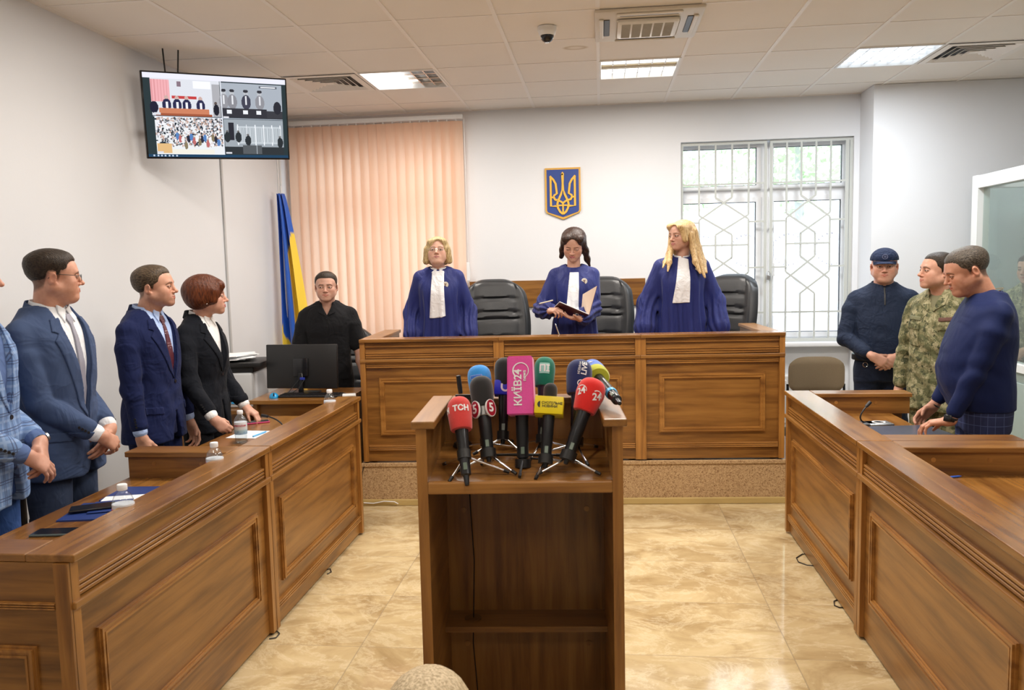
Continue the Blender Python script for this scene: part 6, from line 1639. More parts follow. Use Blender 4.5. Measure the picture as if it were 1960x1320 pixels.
# ================================================================ SMALLER THINGS
RWn = np.array([[0.9939, 0.0123, 0.1091], [0.1078, 0.0984, -0.9893], [-0.0229, 0.9951, 0.0964]])
def at(x, y, X=None, Y=None, Z=None):
    d = RWn @ np.array([x - 980.0, -(y - 660.0), -1560.0]); c = np.array([0, 0, 1.65])
    i, v = (0, X) if X is not None else ((1, Y) if Y is not None else (2, Z))
    return Vector(c + d * ((v - c[i]) / d[i]))
def frame_to(p0, p1, viewer=(0, 0, 1.65), roll=0.0):
    """matrix at p1 with z along p0->p1 and -y towards the viewer"""
    p0 = Vector(p0); p1 = Vector(p1); z = (p1 - p0).normalized(); f = (Vector(viewer) - p1); f = (f - z * f.dot(z)).normalized()
    x = z.cross(f); M = Matrix((( x.x, -f.x, z.x, p1.x), (x.y, -f.y, z.y, p1.y), (x.z, -f.z, z.z, p1.z), (0, 0, 0, 1)))
    return M @ Matrix.Rotation(roll, 4, 'Z')
def text_bm(txt, size, ext=0.0004, bold=0.0):
    c = bpy.data.curves.new('t', 'FONT'); c.body = txt; c.size = size; c.extrude = ext; c.offset = bold; c.align_x = 'CENTER'; c.align_y = 'CENTER'; c.resolution_u = 3
    o = bpy.data.objects.new('t', c); COL.objects.link(o)
    me = bpy.data.meshes.new_from_object(o.evaluated_get(bpy.context.evaluated_depsgraph_get())); bpy.data.objects.remove(o); bpy.data.curves.remove(c)
    bm = new_bm(); bm.from_mesh(me); bpy.data.meshes.remove(me); return bm
def flat_text(name, txt, size, mt, parent, M, rot=0.0, bold=0.0):
    bm = text_bm(txt, size, .0004, bold); bm.transform(Matrix.Rotation(rot, 4, 'Z'))
    bm.transform(Matrix(((1, 0, 0, 0), (0, 0, -1, 0), (0, 1, 0, 0), (0, 0, 0, 1))))      # x right, y up -> x,z ; normal -> -y
    return obj(name, bm, mt, parent, M=M)
def wrap(bm, prof, th0, z0):
    """wrap x (right), z (up) geometry lying at y~0 (front -y) on a lathe profile radius"""
    if len(bm.verts) == 8: bmesh.ops.subdivide_edges(bm, edges=bm.edges[:], cuts=6, use_grid_fill=True)
    for v in bm.verts:
        z = z0 + v.co.z; r = prof(z) + .0007 - v.co.y; a = th0 + v.co.x / max(prof(z0), .01)
        v.co = Vector((math.sin(a) * r, -math.cos(a) * r, z))
def wrap_text(name, txt, size, mt, parent, M, prof, th0, z0, rot=0.0, bold=0.0):
    bm = text_bm(txt, size, .0004, bold)
    bmesh.ops.triangulate(bm, faces=bm.faces); bmesh.ops.subdivide_edges(bm, edges=[e for e in bm.edges if e.calc_length() > size * .3], cuts=2)
    bm.transform(Matrix.Rotation(rot, 4, 'Z')); bm.transform(Matrix(((1, 0, 0, 0), (0, 0, -1, 0), (0, 1, 0, 0), (0, 0, 0, 1))))
    wrap(bm, prof, th0, z0); return obj(name, bm, mt, parent, M=M)
def arc(bm, R, a0, a1, w0, w1, n=24, sx=1.0, sy=1.0):
    for i in range(n):
        t0 = a0 + (a1 - a0) * i / n; t1 = a0 + (a1 - a0) * (i + 1) / n; ww0 = w0 + (w1 - w0) * i / n; ww1 = w0 + (w1 - w0) * (i + 1) / n
        q_ = [((R - ww0) * math.cos(t0) * sx, (R - ww0) * math.sin(t0) * sy), ((R + ww0) * math.cos(t0) * sx, (R + ww0) * math.sin(t0) * sy), ((R + ww1) * math.cos(t1) * sx, (R + ww1) * math.sin(t1) * sy), ((R - ww1) * math.cos(t1) * sx, (R - ww1) * math.sin(t1) * sy)]
        prism(bm, q_, -.0004, .0004)
def foam_mat(name, c): return mat(name, c, .9, bump=(420, .35, .001), var=(260, .12), sheen=.3)
W_TXT = mat('white print', (.85, .85, .86), .5); Y_TXT = mat('black print', (.01, .01, .01), .5)
M_HANDLE = mat('dark metallic handle', (.035, .036, .040), .28, .6)
def shelf_z(y): return 0.996 + (y - 2.405) * 0.095
def foam_prof(r, L, waist=0.9, dome=.55):
    """list of (r,z) from base (z=-L/2) to tip, and an interpolator"""
    P = [(r * .55, -L / 2), (r * waist * .93, -L / 2 + .002), (r * waist, -L / 2 + .008), (r * (waist + 1) / 2, -L * .2), (r, L * .02), (r * .99, L * .15)]
    for t in np.linspace(0.15, 1, 9): 
        a = t * PI / 2; P.append((max(0.0, r * .99 * math.cos(a) ** .75), L * .15 + (L * .35) * math.sin(a)))
    zs = [p_[1] for p_ in P]; rs = [p_[0] for p_ in P]
    return P, (lambda z: float(np.interp(z, zs, rs)))
def mic(label, head, tail, foam=None, r=.038, L=.11, hr=(.021, .015), legs=M_CHROME, hub_t=.12, leg_len=.12, leg_rot=0.0, group=None, stand=True, square=None, foff=0.0, handle=None, hub_drop=.0, waist=.9):
    head = Vector(head); tail = Vector(tail)
    t = thing('microphone', label, 'microphone', (0, 0, 0), 0, group)
    M = frame_to(tail, head)
    base = Vector((tail.x, tail.y, shelf_z(tail.y))); t.location = base; Mi = Matrix.Translation(-base)
    Lh = (head - tail).length; prof = None
    bm = new_bm(); l0 = -Lh; z1 = -L / 2 + .01
    P = [(.006, l0), (.007, l0 + .004), (hr[1] * .55, l0 + .022), (hr[1] * .6, l0 + .030), (hr[1], l0 + .034), (hr[1], l0 + .075), (hr[1] * 1.05, l0 + .078), (hr[0] * .96, z1 - .03), (hr[0] * 1.05, z1 - .01), (hr[0] * 1.05, z1 + .01)]
    lathe(bm, P, 24); obj('handle', bm, handle or M_HANDLE, t, True, Mi @ M)
    bm = new_bm(); box(bm, -.006, .006, -hr[1] * 1.16, -hr[1] * .9, l0 + .045, l0 + .068, .001); obj('display', bm, mat('grey green display', (.14, .19, .15), .25), t, False, Mi @ M)
    if foam is not None:
        P, prof = foam_prof(r, L, waist); bm = new_bm(); lathe(bm, P, 40); fo = obj('foam_windscreen', bm, foam, t, True, Mi @ M)
    if stand:
        hb = tail.lerp(head, hub_t); gz = shelf_z(hb.y)
        hub = Vector((hb.x, hb.y + .022, max(hb.z - .01, gz + .03)))
        bm = new_bm(); cyl(bm, hub + Vector((0, 0, .012)), hub - Vector((0, 0, .012)), .010, .012, 12); cyl(bm, hub, hb, .007, .007, 10); cyl(bm, hb - (head - tail).normalized() * .014, hb + (head - tail).normalized() * .014, hr[1] * 1.35, hr[1] * 1.35, 18)
        hbo = obj('clip', bm, M_BLACK, t, True, Mi)
        for k_ in range(3):
            a = leg_rot + k_ * 2 * PI / 3; dz = hub.z - gz; hl = math.sqrt(max(leg_len ** 2 - dz ** 2, .03 ** 2)); f_ = Vector((hub.x + math.cos(a) * hl, hub.y + math.sin(a) * hl, 0))
            f_.y = min(max(f_.y, 2.40), 2.83); f_.x = min(max(f_.x, -.525), .035); f_.z = shelf_z(f_.y) + .005
            bm = new_bm(); cyl(bm, hub, f_, .0042 if legs is not M_BLACK else .0055, .0038, 10); lg = obj('leg', bm, legs, t, True, Mi)
            bm = new_bm(); d_ = (f_ - hub).normalized(); cyl(bm, f_ - d_ * .018, f_ + d_ * .001, .0058, .0052, 10); obj('rubber_foot', bm, M_BLACK, lg, True, Mi)
    return t, Mi @ M, prof
F_RED = foam_mat('red foam', (.62, .045, .04)); F_RED2 = foam_mat('bright red foam', (.68, .012, .008)); F_BLK = foam_mat('black foam', (.012, .012, .013)); F_CYAN = foam_mat('light blue foam', (.035, .30, .78))
F_GRN = foam_mat('green foam', (.0, .17, .105)); F_NAVY = foam_mat('navy foam', (.006, .016, .10)); F_PINK = foam_mat('pink foam', (.74, .085, .36)); F_BLUY = foam_mat('blue foam', (.08, .18, .62)); F_LIME = foam_mat('yellow green foam', (.48, .50, .03))
# back row first
t, M, pf = mic('microphone with light blue foam, behind the black-foam microphone', at(918, 728, Y=2.72), at(932, 862, Y=2.64), F_CYAN, .0405, .105, leg_rot=.5)
bm = new_bm(); box(bm, -.021, .021, -.0005, .0005, -.006, .006); wrap(bm, pf, -.30, .006); fr = obj('label_frame', bm, mat('pale lilac print', (.45, .45, .75), .5), t, M=M)
bm = new_bm(); box(bm, -.0195, .0195, -.0008, .0002, -.0048, .0048); wrap(bm, pf, -.30, .006); obj('label_band', bm, mat('blue print', (.03, .16, .62), .5), t, M=M)
wrap_text('print', 'ПРЯМИЙ', .0085, mat('red print', (.55, .08, .12), .5), t, M, pf, -.30, .006)
t, M, pf = mic('microphone with black foam and royal blue cube, half hidden behind the pink box', at(966, 712, Y=2.74), at(962, 850, Y=2.66), F_BLK, .036, .10, leg_rot=1.4)
bm = new_bm(); box(bm, -.034, .034, -.030, .030, -.082, -.032, .005, 2); cb = obj('flag_cube', bm, mat('royal blue plastic', (.02, .025, .55), .35), t, True, M)
bm = new_bm(); arc(bm, .012, PI, 2 * PI, .0032, .0032, 14); box(bm, -.0152, -.0088, -.0004, .0004, 0, .012); box(bm, .0088, .0152, -.0004, .0004, 0, .012); obj('cube_sign', bm, W_TXT, cb, M=M @ Matrix.Translation((.003, -.0308, -.057)))
t, M, pf = mic('microphone with green foam and a small white square logo, behind the pink box', at(1042, 712, Y=2.76), at(1036, 858, Y=2.66), F_GRN, .0360, .105, leg_rot=.2)
bm = new_bm(); box(bm, -.0175, .0175, -.0006, .0004, -.0185, .0185); wrap(bm, pf, -.02, .006); sq = obj('logo_square', bm, mat('pale mint print', (.30, .62, .55), .5), t, M=M)
wrap_text('print', 'ПІ', .032, W_TXT, t, M, (lambda z, pf=pf: pf(z) + .0012), -.02, .004, bold=.0006)
t, M, pf = mic('microphone with navy foam lettered LIVE, behind the red 24 microphone', at(1108, 722, Y=2.72), at(1101, 862, Y=2.62), F_NAVY, .0435, .122, leg_rot=.9, hr=(.024, .019))
wrap_text('print', 'LIVE', .026, W_TXT, t, M, pf, .42, .022, rot=PI / 2 - .12, bold=.0006); wrap_text('print', 'НОВИНИ', .0105, W_TXT, t, M, pf, .02, .022, rot=PI / 2 - .12)
bm = new_bm(); arc(bm, .010, .3, 2 * PI - .3, .0014, .0014, 20); wrap(bm, pf, .16, -.030); obj('logo_ring', bm, W_TXT, t, M=M)
t, M, pf = mic('microphone in blue and yellow-green foam pointing down to the right over the lectern arm', at(1139, 716, Y=2.80), at(1186, 772, Y=2.50), None, .0380, .12, stand=False, hr=(.017, .016))
bm = new_bm(); lathe(bm, [(0, .075), (.022, .073), (.034, .066), (.040, .052), (.042, .02), (.041, -.012)], 36); fo = obj('foam_windscreen', bm, F_BLUY, t, True, M)
bm = new_bm(); lathe(bm, [(.041, -.010), (.0405, -.040), (.036, -.050), (.015, -.052)], 36); obj('foam_collar', bm, F_LIME, t, True, M)
bm = new_bm(); lathe(bm, [(.0185, -.225), (.0195, -.222), (.0195, -.208), (.0185, -.205)], 24); obj('cyan_ring', bm, mat('cyan rubber ring', (.05, .42, .75), .4), t, True, M)
_, pf = foam_prof(.042, .12, 1.0); wrap_text('print', 'ж.ж', .020, W_TXT, t, M, lambda z: .0425, .15, .02, rot=-.5)
# middle row
t, M, pf = mic('tall pink box-shaped microphone windscreen with white lettering, tallest of the cluster', at(997.5, 741, Y=2.62), at(1001, 896, Y=2.555), None, .04, .17, hr=(.0215, .019), legs=M_BLACK, hub_t=.06, leg_len=.14, leg_rot=-PI / 2)
bm = new_bm(); vv = []
for z, s in ((-.092, .044), (.098, .0405)): vv.append([bm.verts.new((a * s, b * s, z)) for a, b in ((-1, -1), (1, -1), (1, 1), (-1, 1))])
for i in range(4): bm.faces.new((vv[0][i], vv[0][(i + 1) % 4], vv[1][(i + 1) % 4], vv[1][i]))
bm.faces.new(vv[0][::-1]); bm.faces.new(vv[1]); bmesh.ops.bevel(bm, geom=list(bm.edges), offset=.0035, segments=2, affect='EDGES')
MB = M @ Matrix.Rotation(math.radians(-5), 4, 'Z'); bx3 = obj('foam_box', bm, F_PINK, t, True, MB)
flat_text('print', 'КИЇВ24', .034, W_TXT, bx3, MB @ Matrix.Translation((-.006, -.0437, -.005)) @ Matrix.Rotation(math.radians(-1.1), 4, 'X'), PI / 2 + .0, .0007)
flat_text('print', 'news', .017, W_TXT, bx3, MB @ Matrix.Translation((.014, -.0436, .033)) @ Matrix.Rotation(math.radians(-1.1), 4, 'X'), PI / 2, .0003)
bm = new_bm(); arc(bm, .025, -1.1, 3.9, .0008, .0024, 30); obj('logo_arc', bm, W_TXT, bx3, M=MB @ Matrix.Translation((.003, -.0430, .050)) @ Matrix.Rotation(math.radians(-1.1), 4, 'X'))
t, M, pf = mic('microphone with black foam and round red signs with a white 5', at(922, 750, Y=2.59), at(936, 884, Y=2.50), F_BLK, .0385, .105, leg_rot=-.6, hr=(.0225, .019))
for a in (-.85, .72):
    Ms = M @ Matrix.Rotation(a, 4, 'Z') @ Matrix.Translation((0, -.034, -.062)); bm = new_bm()
    prism(bm, [(.0205 * math.cos(q_), .0285 * math.sin(q_)) for q_ in np.linspace(0, 2 * PI, 33)[:-1]], -.003, .003); d5 = obj('sign_rim', bm, W_TXT, t, M=Ms)
    bm = new_bm(); prism(bm, [(.0185 * math.cos(q_), .0262 * math.sin(q_)) for q_ in np.linspace(0, 2 * PI, 33)[:-1]], -.0036, -.003); obj('sign_disc', bm, mat('dark red enamel', (.35, .0, .02), .3), t, M=Ms)
    flat_text('print', '5', .040, W_TXT, t, Ms @ Matrix.Translation((0, -.0040, 0)), 0, .0012)
bm = new_bm(); lathe(bm, [(.023, -.082), (.025, -.080), (.025, -.050), (.023, -.048)], 24); obj('sign_holder', bm, M_STEEL, t, True, M)
t, M, pf = mic('microphone with a bright yellow cube printed СУСПІЛЬНЕ НОВИНИ and small black foam', at(1053, 752, Y=2.60), at(1043, 896, Y=2.505), F_BLK, .0225, .065, leg_rot=.3, hr=(.0205, .0175))
bm = new_bm(); box(bm, -.0455, .0455, -.034, .034, -.075, -.018, .002, 2); cb = obj('flag_cube', bm, mat('bright yellow plastic', (.80, .62, .0), .4), t, True, M @ Matrix.Rotation(-.06, 4, 'Z'))
Mc = M @ Matrix.Rotation(-.06, 4, 'Z'); flat_text('print', 'СУСПІЛЬНЕ', .0112, Y_TXT, cb, Mc @ Matrix.Translation((.010, -.0346, -.041)), 0, .0002); flat_text('print', 'НОВИНИ', .0112, Y_TXT, cb, Mc @ Matrix.Translation((.003, -.0346, -.0515)), 0, .0002)
bm = new_bm(); prism(bm, [(0, .010)] + [(-.0085 * math.cos(q_), .010 * math.sin(q_)) for q_ in np.linspace(PI / 2, -PI / 2, 15)] + [(0, -.010)], -.0004, .0004); obj('half_disc_print', bm, Y_TXT, cb, M=Mc @ Matrix.Translation((-.028, -.0346, -.046)))
t, M, pf = mic('microphone with bright red foam marked 24, leaning to the right', at(1128, 757, Y=2.58), at(1082, 888, Y=2.49), F_RED2, .046, .115, leg_rot=-.5, hr=(.0225, .019), waist=.8)
for a, z_ in ((-.72, -.002), (.55, -.006)):
    wrap_text('print', '24', .031, W_TXT, t, M, pf, a, z_, rot=.38, bold=.0008)
    bm = new_bm(); arc(bm, .018, .2, 2.6, .0006, .0016, 20, 1.05, .95); bm.transform(Matrix.Rotation(.2, 4, 'Y')); wrap(bm, pf, a, z_ + .002); obj('logo_arc', bm, W_TXT, t, M=M)
t, M, pf = mic('microphone with faded red foam lettered ТСН, nearest and leftmost on the lectern', at(880, 792, Y=2.50), at(894, 929, Y=2.385), F_RED, .0385, .112, leg_rot=2.3, hr=(.0205, .016), hub_t=.42, leg_len=.15)
wrap_text('print', 'ТСН', .0255, W_TXT, t, M, pf, .14, .006, bold=.0010); wrap_text('print', 'ТСН', .0255, W_TXT, t, M, pf, -1.65, .006, bold=.0010)
t = thing('microphone', 'slim bare black microphone rising at the left rear corner of the lectern', 'microphone', tuple(at(884, 800, Y=2.76)), 0); t.location.z = shelf_z(2.76); b0 = t.location.copy()
p1 = at(878, 727, Y=2.76) - b0; p2 = at(882, 757, Y=2.76) - b0
bm = new_bm(); lathe(bm, [(0, .045), (.008, .043), (.0085, .0), (.0075, -.02)], 14, frame_to(p2, p1.lerp(p2, .5), (0, -3, 0))); obj('capsule', bm, M_BLACK, t, True)
bm = new_bm(); tube(bm, [p2, p2 + Vector((.006, 0, -.05)), Vector((0, 0, .0))], .005, 8); cyl(bm, (0, 0, 0), (0, 0, .012), .035, .03, 20); box(bm, -.02, .06, -.006, .006, p2.z - .012, p2.z + .004); obj('stem', bm, M_BLACK, t, True)

# ---- ceiling-hung screen
tv = thing('wall_screen', 'black flat screen high in the left corner showing four camera pictures', 'television', (-2.52, 5.321, 2.681), 0)
tv.rotation_euler = (0, 0, 0); Rt = Matrix.Rotation(.666, 4, 'Z') @ Matrix.Rotation(.143, 4, 'X') @ Matrix.Rotation(-.041, 4, 'Y')
tv.matrix_world = Matrix.Translation((-2.52, 5.321, 2.681)) @ Rt
bm = new_bm(); box(bm, -.465, .465, 0.0, .035, -.2725, .2725, .004, 2); obj('casing', bm, M_BLACKG, tv, True)
bm = new_bm(); box(bm, -.40, .40, .035, .065, -.2, .2, .01); obj('back_box', bm, M_BLACK, tv)
NX, NZ = 256, 146
img = np.zeros((NZ, NX, 3), f32); yy, xx = np.mgrid[0:NZ, 0:NX]; U = xx / NX; Vv = yy / NZ   # v down
rs = np.random.RandomState(4)
def rect(u0, u1, v0, v1, c): img[(U >= u0) & (U < u1) & (Vv >= v0) & (Vv < v1)] = c
def oval(u, v, a, b, c): img[((U - u) / a) ** 2 + ((Vv - v) / b) ** 2 < 1] = c
img[:] = (.03, .045, .05); rect(0, 1, 0, .055, (.82, .82, .95)); rect(0, 1, .965, 1, (.02, .06, .12))
for i in range(7): rect(.03 + i * .025, .042 + i * .025, .972, .992, (.5, .6, .75))
# pane 1: courtroom in colour
rect(.045, .515, .055, .5, (.72, .74, .80)); rect(.045, .17, .07, .33, (.85, .42, .45))
for i in range(6): rect(.05 + i * .02, .055 + i * .02, .07, .33, (.70, .30, .32))
rect(.33, .45, .07, .16, (.9, .92, 1.0)); rect(.22, .25, .085, .15, (.25, .18, .22)); rect(.18, .35, .26, .29, (.55, .06, .06)); rect(.46, .515, .1, .5, (.42, .42, .45))
for u_ in (.145, .215, .28, .375): oval(u_, .285, .014, .028, (.60, .42, .38)); oval(u_, .37, .030, .075, (.03, .03, .08)); rect(u_ - .007, u_ + .009, .33, .41, (.85, .85, .9))
rect(.09, .43, .41, .49, (.60, .22, .12)); rect(.07, .45, .47, .495, (.36, .10, .05)); oval(.48, .33, .010, .02, (.12, .09, .08)); oval(.483, .41, .020, .07, (.02, .02, .03)); oval(.06, .40, .028, .07, (.02, .02, .04))
# pane 2: grey, people behind a desk
rect(.525, .965, .075, .5, (.40, .44, .50)); rect(.80, .93, .09, .12, (.12, .13, .16)); rect(.81, .92, .097, .112, (.85, .86, .9))
for u_, cc in ((.54, .30), (.60, .26), (.70, .06), (.80, .28)):
    oval(u_, .19, .017, .032, (.50, .52, .56)); oval(u_, .165, .018, .020, (.04, .04, .05)); oval(u_, .30, .034, .09, (cc, cc, cc + .03)); rect(u_ - .006, u_ + .006, .22, .33, (.75, .76, .8))
rect(.525, .85, .38, .5, (.04, .04, .05)); rect(.85, .965, .40, .5, (.05, .05, .06)); oval(.93, .36, .03, .08, (.03, .03, .04))
for u_ in (.575, .69, .79): rect(u_ - .018, u_ + .018, .40, .45, (.82, .84, .88))
# pane 3: crowd
rect(.055, .52, .51, .96, (.80, .82, .84))
for i in range(900):
    u_, v_ = rs.uniform(.06, .515), .52 + .34 * rs.rand() ** 1.2; g_ = rs.choice([.02, .06, .15, .5, .9]); c = (g_, g_ * .97 + .01, g_ * 1.05 + .02) if rs.rand() > .25 else (.55, .38, .32)
    oval(u_, v_, rs.uniform(.003, .008), rs.uniform(.006, .016), c)
for i in range(16):
    u_ = .20 + i * .019; v_ = rs.uniform(.74, .86); oval(u_, v_ - .045, .007, .015, (.45, .32, .26)); oval(u_, v_, .012, .045, [(.10, .22, .5), (.5, .15, .15), (.85, .85, .86), (.25, .2, .12), (.03, .03, .05)][i % 5])
rect(.06, .16, .83, .95, (.75, .48, .22)); rect(.16, .45, .90, .955, (.85, .82, .72))
# pane 4: cage room
rect(.53, .965, .52, .955, (.34, .38, .42)); rect(.56, .60, .56, .78, (.03, .03, .04)); rect(.62, .95, .60, .82, (.55, .60, .64))
for i in range(6): rect(.625 + i * .063, .632 + i * .063, .58, .84, (.85, .88, .92))
for i in range(30): rect(.63 + i * .0107, .633 + i * .0107, .62, .80, (.28, .31, .34))
for u_, v_ in ((.55, .74), (.63, .74), (.70, .78), (.94, .80)): oval(u_, v_ - .07, .009, .018, (.16, .15, .15)); oval(u_, v_, .022, .065, (.03, .035, .04))
rect(.53, .965, .86, .955, (.035, .04, .045)); rect(.66, .80, .84, .95, (.10, .11, .12)); rect(.76, .764, .80, .95, (.5, .55, .6))
rect(.517, .526, .055, .96, (.75, .78, .85)); rect(.05, .965, .502, .512, (.55, .6, .7))
for u_, v_ in ((.07, .475), (.54, .49), (.07, .935), (.545, .94)): rect(u_ - .012, u_ + .03, v_ - .01, v_ + .012, (.7, .7, .75))
me = bpy.data.meshes.new('display'); gx_, gz_ = np.meshgrid(np.linspace(-.455, .455, NX + 1), np.linspace(.2625, -.2605, NZ + 1))
co = np.stack([gx_.ravel(), np.full(gx_.size, -.0008), gz_.ravel()], -1); a_ = (np.arange(NZ)[:, None] * (NX + 1) + np.arange(NX)[None, :]).ravel()
fc = np.stack([a_, a_ + NX + 1, a_ + NX + 2, a_ + 1], -1).astype(np.int32)
me.vertices.add(len(co)); me.vertices.foreach_set('co', co.astype(f32).ravel()); me.loops.add(fc.size); me.loops.foreach_set('vertex_index', fc.ravel()); me.polygons.add(len(fc)); me.polygons.foreach_set('loop_start', np.arange(0, fc.size, 4, dtype=np.int32)); me.update(calc_edges=True)
ca = me.color_attributes.new('Scr', 'FLOAT_COLOR', 'CORNER'); cc = np.ones((fc.size, 4), f32); cc[:, :3] = np.repeat(img.reshape(-1, 3), 4, 0); ca.data.foreach_set('color', cc.ravel())
ms = bpy.data.materials.new('lit screen picture'); ms.use_nodes = True; n_ = ms.node_tree.nodes; n_.clear(); e_ = n_.new('ShaderNodeEmission'); o_ = n_.new('ShaderNodeOutputMaterial'); v_ = n_.new('ShaderNodeVertexColor'); v_.layer_name = 'Scr'; e_.inputs[1].default_value = 0.85
ms.node_tree.links.new(v_.outputs[0], e_.inputs[0]); ms.node_tree.links.new(e_.outputs[0], o_.inputs[0]); me.materials.append(ms)
o = bpy.data.objects.new('display', me); COL.objects.link(o); o.parent = tv
bm = new_bm(); Mi = (Matrix.Translation((-2.52, 5.321, 2.681)) @ Rt).inverted()
a = Vector((-2.56, 5.38, 2.70)); tube(bm, [Mi @ a, Mi @ Vector((-2.70, 5.62, 2.70)), Mi @ Vector((-2.985, 5.70, 2.70))], .016, 8)
obj('wall_bracket', bm, M_BLACK, tv)
for s_ in (0, .055):
    bm = new_bm(); tube(bm, [Mi @ Vector((-2.78 + s_, 5.14 + s_, 2.93)), Mi @ Vector((-2.80 + s_ * 1.4, 5.16 + s_, 3.10))], .005, 6); obj('hanging_cable', bm, M_BLACK, tv)


# ---- flag in the corner
fx, fy = -2.885, 7.25
fl = thing('flag', 'blue and yellow flag hanging folded on its pole in the corner by the blind', 'flag', (fx, fy, 0), 0)
bm = new_bm(); cyl(bm, (0, 0, 0.02), (0, 0, 2.42), .012, None, 12); obj('pole', bm, mat('white flag pole', (.7, .7, .7), .4), fl, True)
bm = new_bm(); lathe(bm, [(.09, 0), (.09, .02), (.05, .03), (.02, .06)], 24); obj('base', bm, M_STEEL, fl, True)
NU, NV = 56, 60; bm = new_bm(); rows = []; cols = []
for j in range(NV + 1):
    v = j / NV; z = 2.35 - v * 1.72; row = []; wdt = .065 + .235 * v ** .8
    for i in range(NU + 1):
        u = i / NU; x_ = -.030 - .01 * v + wdt * u + .012 * math.sin(u * 26 + v * 2) * (0.3 + v); y_ = -.02 - (.022 + .035 * v) * math.sin(u * PI * 5.2 + .6 * math.sin(v * 3)) - .02 * math.sin(u * 3)
        row.append(bm.verts.new((x_, y_, z + .02 * math.sin(u * 9) * v)))
        yb = (v > .20 + .22 * (1 - u)) if u > .52 else (v > .66 + .34 * (u / .5) - (0 if u > .06 else .0))
        cols.append((.86, .60, .035) if yb else (.006, .09, .50))
    rows.append(row)
for j in range(NV):
    for i in range(NU): bm.faces.new((rows[j][i], rows[j + 1][i], rows[j + 1][i + 1], rows[j][i + 1]))
g = G('flag satin'); c_ = g.n('ShaderNodeVertexColor', layer_name='Fl').outputs[0]; g.set(Base_Color=c_, Roughness=.42, Sheen_Weight=.3)
fo = obj('cloth', bm, g.m, fl, True); ca = fo.data.color_attributes.new('Fl', 'FLOAT_COLOR', 'POINT'); cc = np.ones((len(cols), 4), f32); cc[:, :3] = cols; ca.data.foreach_set('color', cc.ravel())
sm = fo.modifiers.new('s', 'SOLIDIFY'); sm.thickness = .002

# ---- computer on the secretary desk
def mon():
    t = thing('computer_monitor', 'black computer monitor seen from behind on the secretary desk', 'monitor', (-2.10, 5.50, .79), math.radians(-3))
    bm = new_bm(); box(bm, -.262, .262, -.018, .012, .035, .345, .006, 2); pn = obj('display_panel', bm, M_BLACK, t, True, Matrix.Rotation(-.06, 4, 'X'))
    bm = new_bm(); box(bm, -.055, .055, -.034, -.016, .12, .25, .006, 2); obj('mount_cover', bm, M_BLACKG, t, True, Matrix.Rotation(-.06, 4, 'X'))
    bm = new_bm(); box(bm, -.018, .018, -.036, -.018, .008, .15, .004); obj('stand_neck', bm, M_BLACKG, t, True); bm = new_bm(); box(bm, -.11, .11, -.10, .08, 0, .010, .004, 2); obj('stand_foot', bm, M_BLACK, t, True)
    bm = new_bm(); box(bm, .0, .035, -.042, -.030, .10, .118, .002); obj('video_plug', bm, mat('blue plug', (.02, .04, .35), .4), t)
    bm = new_bm(); tube(bm, [(.03, -.04, .10), (.01, -.08, .05), (-.03, -.10, .02), (-.08, -.08, .004)], .0028, 6); tube(bm, [(-.01, -.04, .10), (-.04, -.09, .05), (-.07, -.11, .006), (-.12, -.09, .004)], .0025, 6); obj('monitor_cable', bm, M_BLACK, t, True)
mon()
a = at(590, 758, Z=.795); t = thing('keyboard', 'thin black keyboard under the computer monitor', 'keyboard', (a.x + .02, a.y + .02, .79), math.radians(1)); bm = new_bm(); box(bm, -.22, .22, -.06, .06, 0, .016, .004); obj('case', bm, M_BLACK, t)
bm = new_bm()
for i in range(15):
    for j in range(5): box(bm, -.21 + i * .028, -.187 + i * .028, -.052 + j * .021, -.035 + j * .021, .016, .021, .001)
obj('keys', bm, M_BLACKG, t)
a = at(524, 758, Z=.80); t = thing('computer_mouse', 'blue and black computer mouse on the secretary desk', 'computer mouse', (a.x, a.y, .79), .4); bm = new_bm(); bmesh.ops.create_uvsphere(bm, u_segments=24, v_segments=12, radius=1, matrix=Matrix.Translation((0, 0, .003)) @ Matrix.Diagonal((.032, .052, .030, 1))); bmesh.ops.bisect_plane(bm, geom=bm.verts[:] + bm.edges[:] + bm.faces[:], plane_co=(0, 0, 0), plane_no=(0, 0, -1), clear_outer=True); obj('shell', bm, mat('bright blue plastic', (.01, .28, .60), .3), t, True)
bm = new_bm(); box(bm, -.004, .004, -.055, -.01, .018, .034, .002); obj('wheel_strip', bm, M_BLACK, t)
a = at(668, 757, Z=.80); t = thing('card_box', 'small white box on the right end of the secretary desk', 'box', (a.x, a.y, .79), .3); bm = new_bm(); box(bm, -.045, .045, -.03, .03, 0, .022, .004); obj('body', bm, M_WHITE, t); bm = new_bm(); box(bm, -.042, .042, -.031, -.029, .009, .011); obj('seam', bm, M_STEEL, t)
# printer
t = thing('printer', 'white laser printer with black scanner lid on the side table by the left wall', 'printer', (-2.66, 5.60, .70), math.radians(6))
bm = new_bm(); box(bm, -.20, .20, -.19, .19, 0, .245, .015, 3); obj('body', bm, mat('light grey printer plastic', (.62, .64, .66), .4), t, True)
bm = new_bm(); box(bm, -.19, .21, -.17, .19, .245, .285, .006); obj('lid_support', bm, M_BLACK, t, True); bm = new_bm(); box(bm, -.20, .27, -.20, .20, .285, .318, .006, 2); obj('scanner_lid', bm, M_BLACK, t, True)
bm = new_bm(); box(bm, .02, .09, -.195, -.188, .19, .205, .002); obj('front_slot', bm, M_STEEL, t); bm = new_bm(); box(bm, .0, .15, -.194, -.188, .05, .055); obj('paper_slot', bm, M_STEEL, t); bm = new_bm(); box(bm, .05, .115, -.196, -.189, .03, .065); obj('sticker', bm, mat('blue sticker', (.03, .35, .75), .5), t)
rr = random.Random(2)
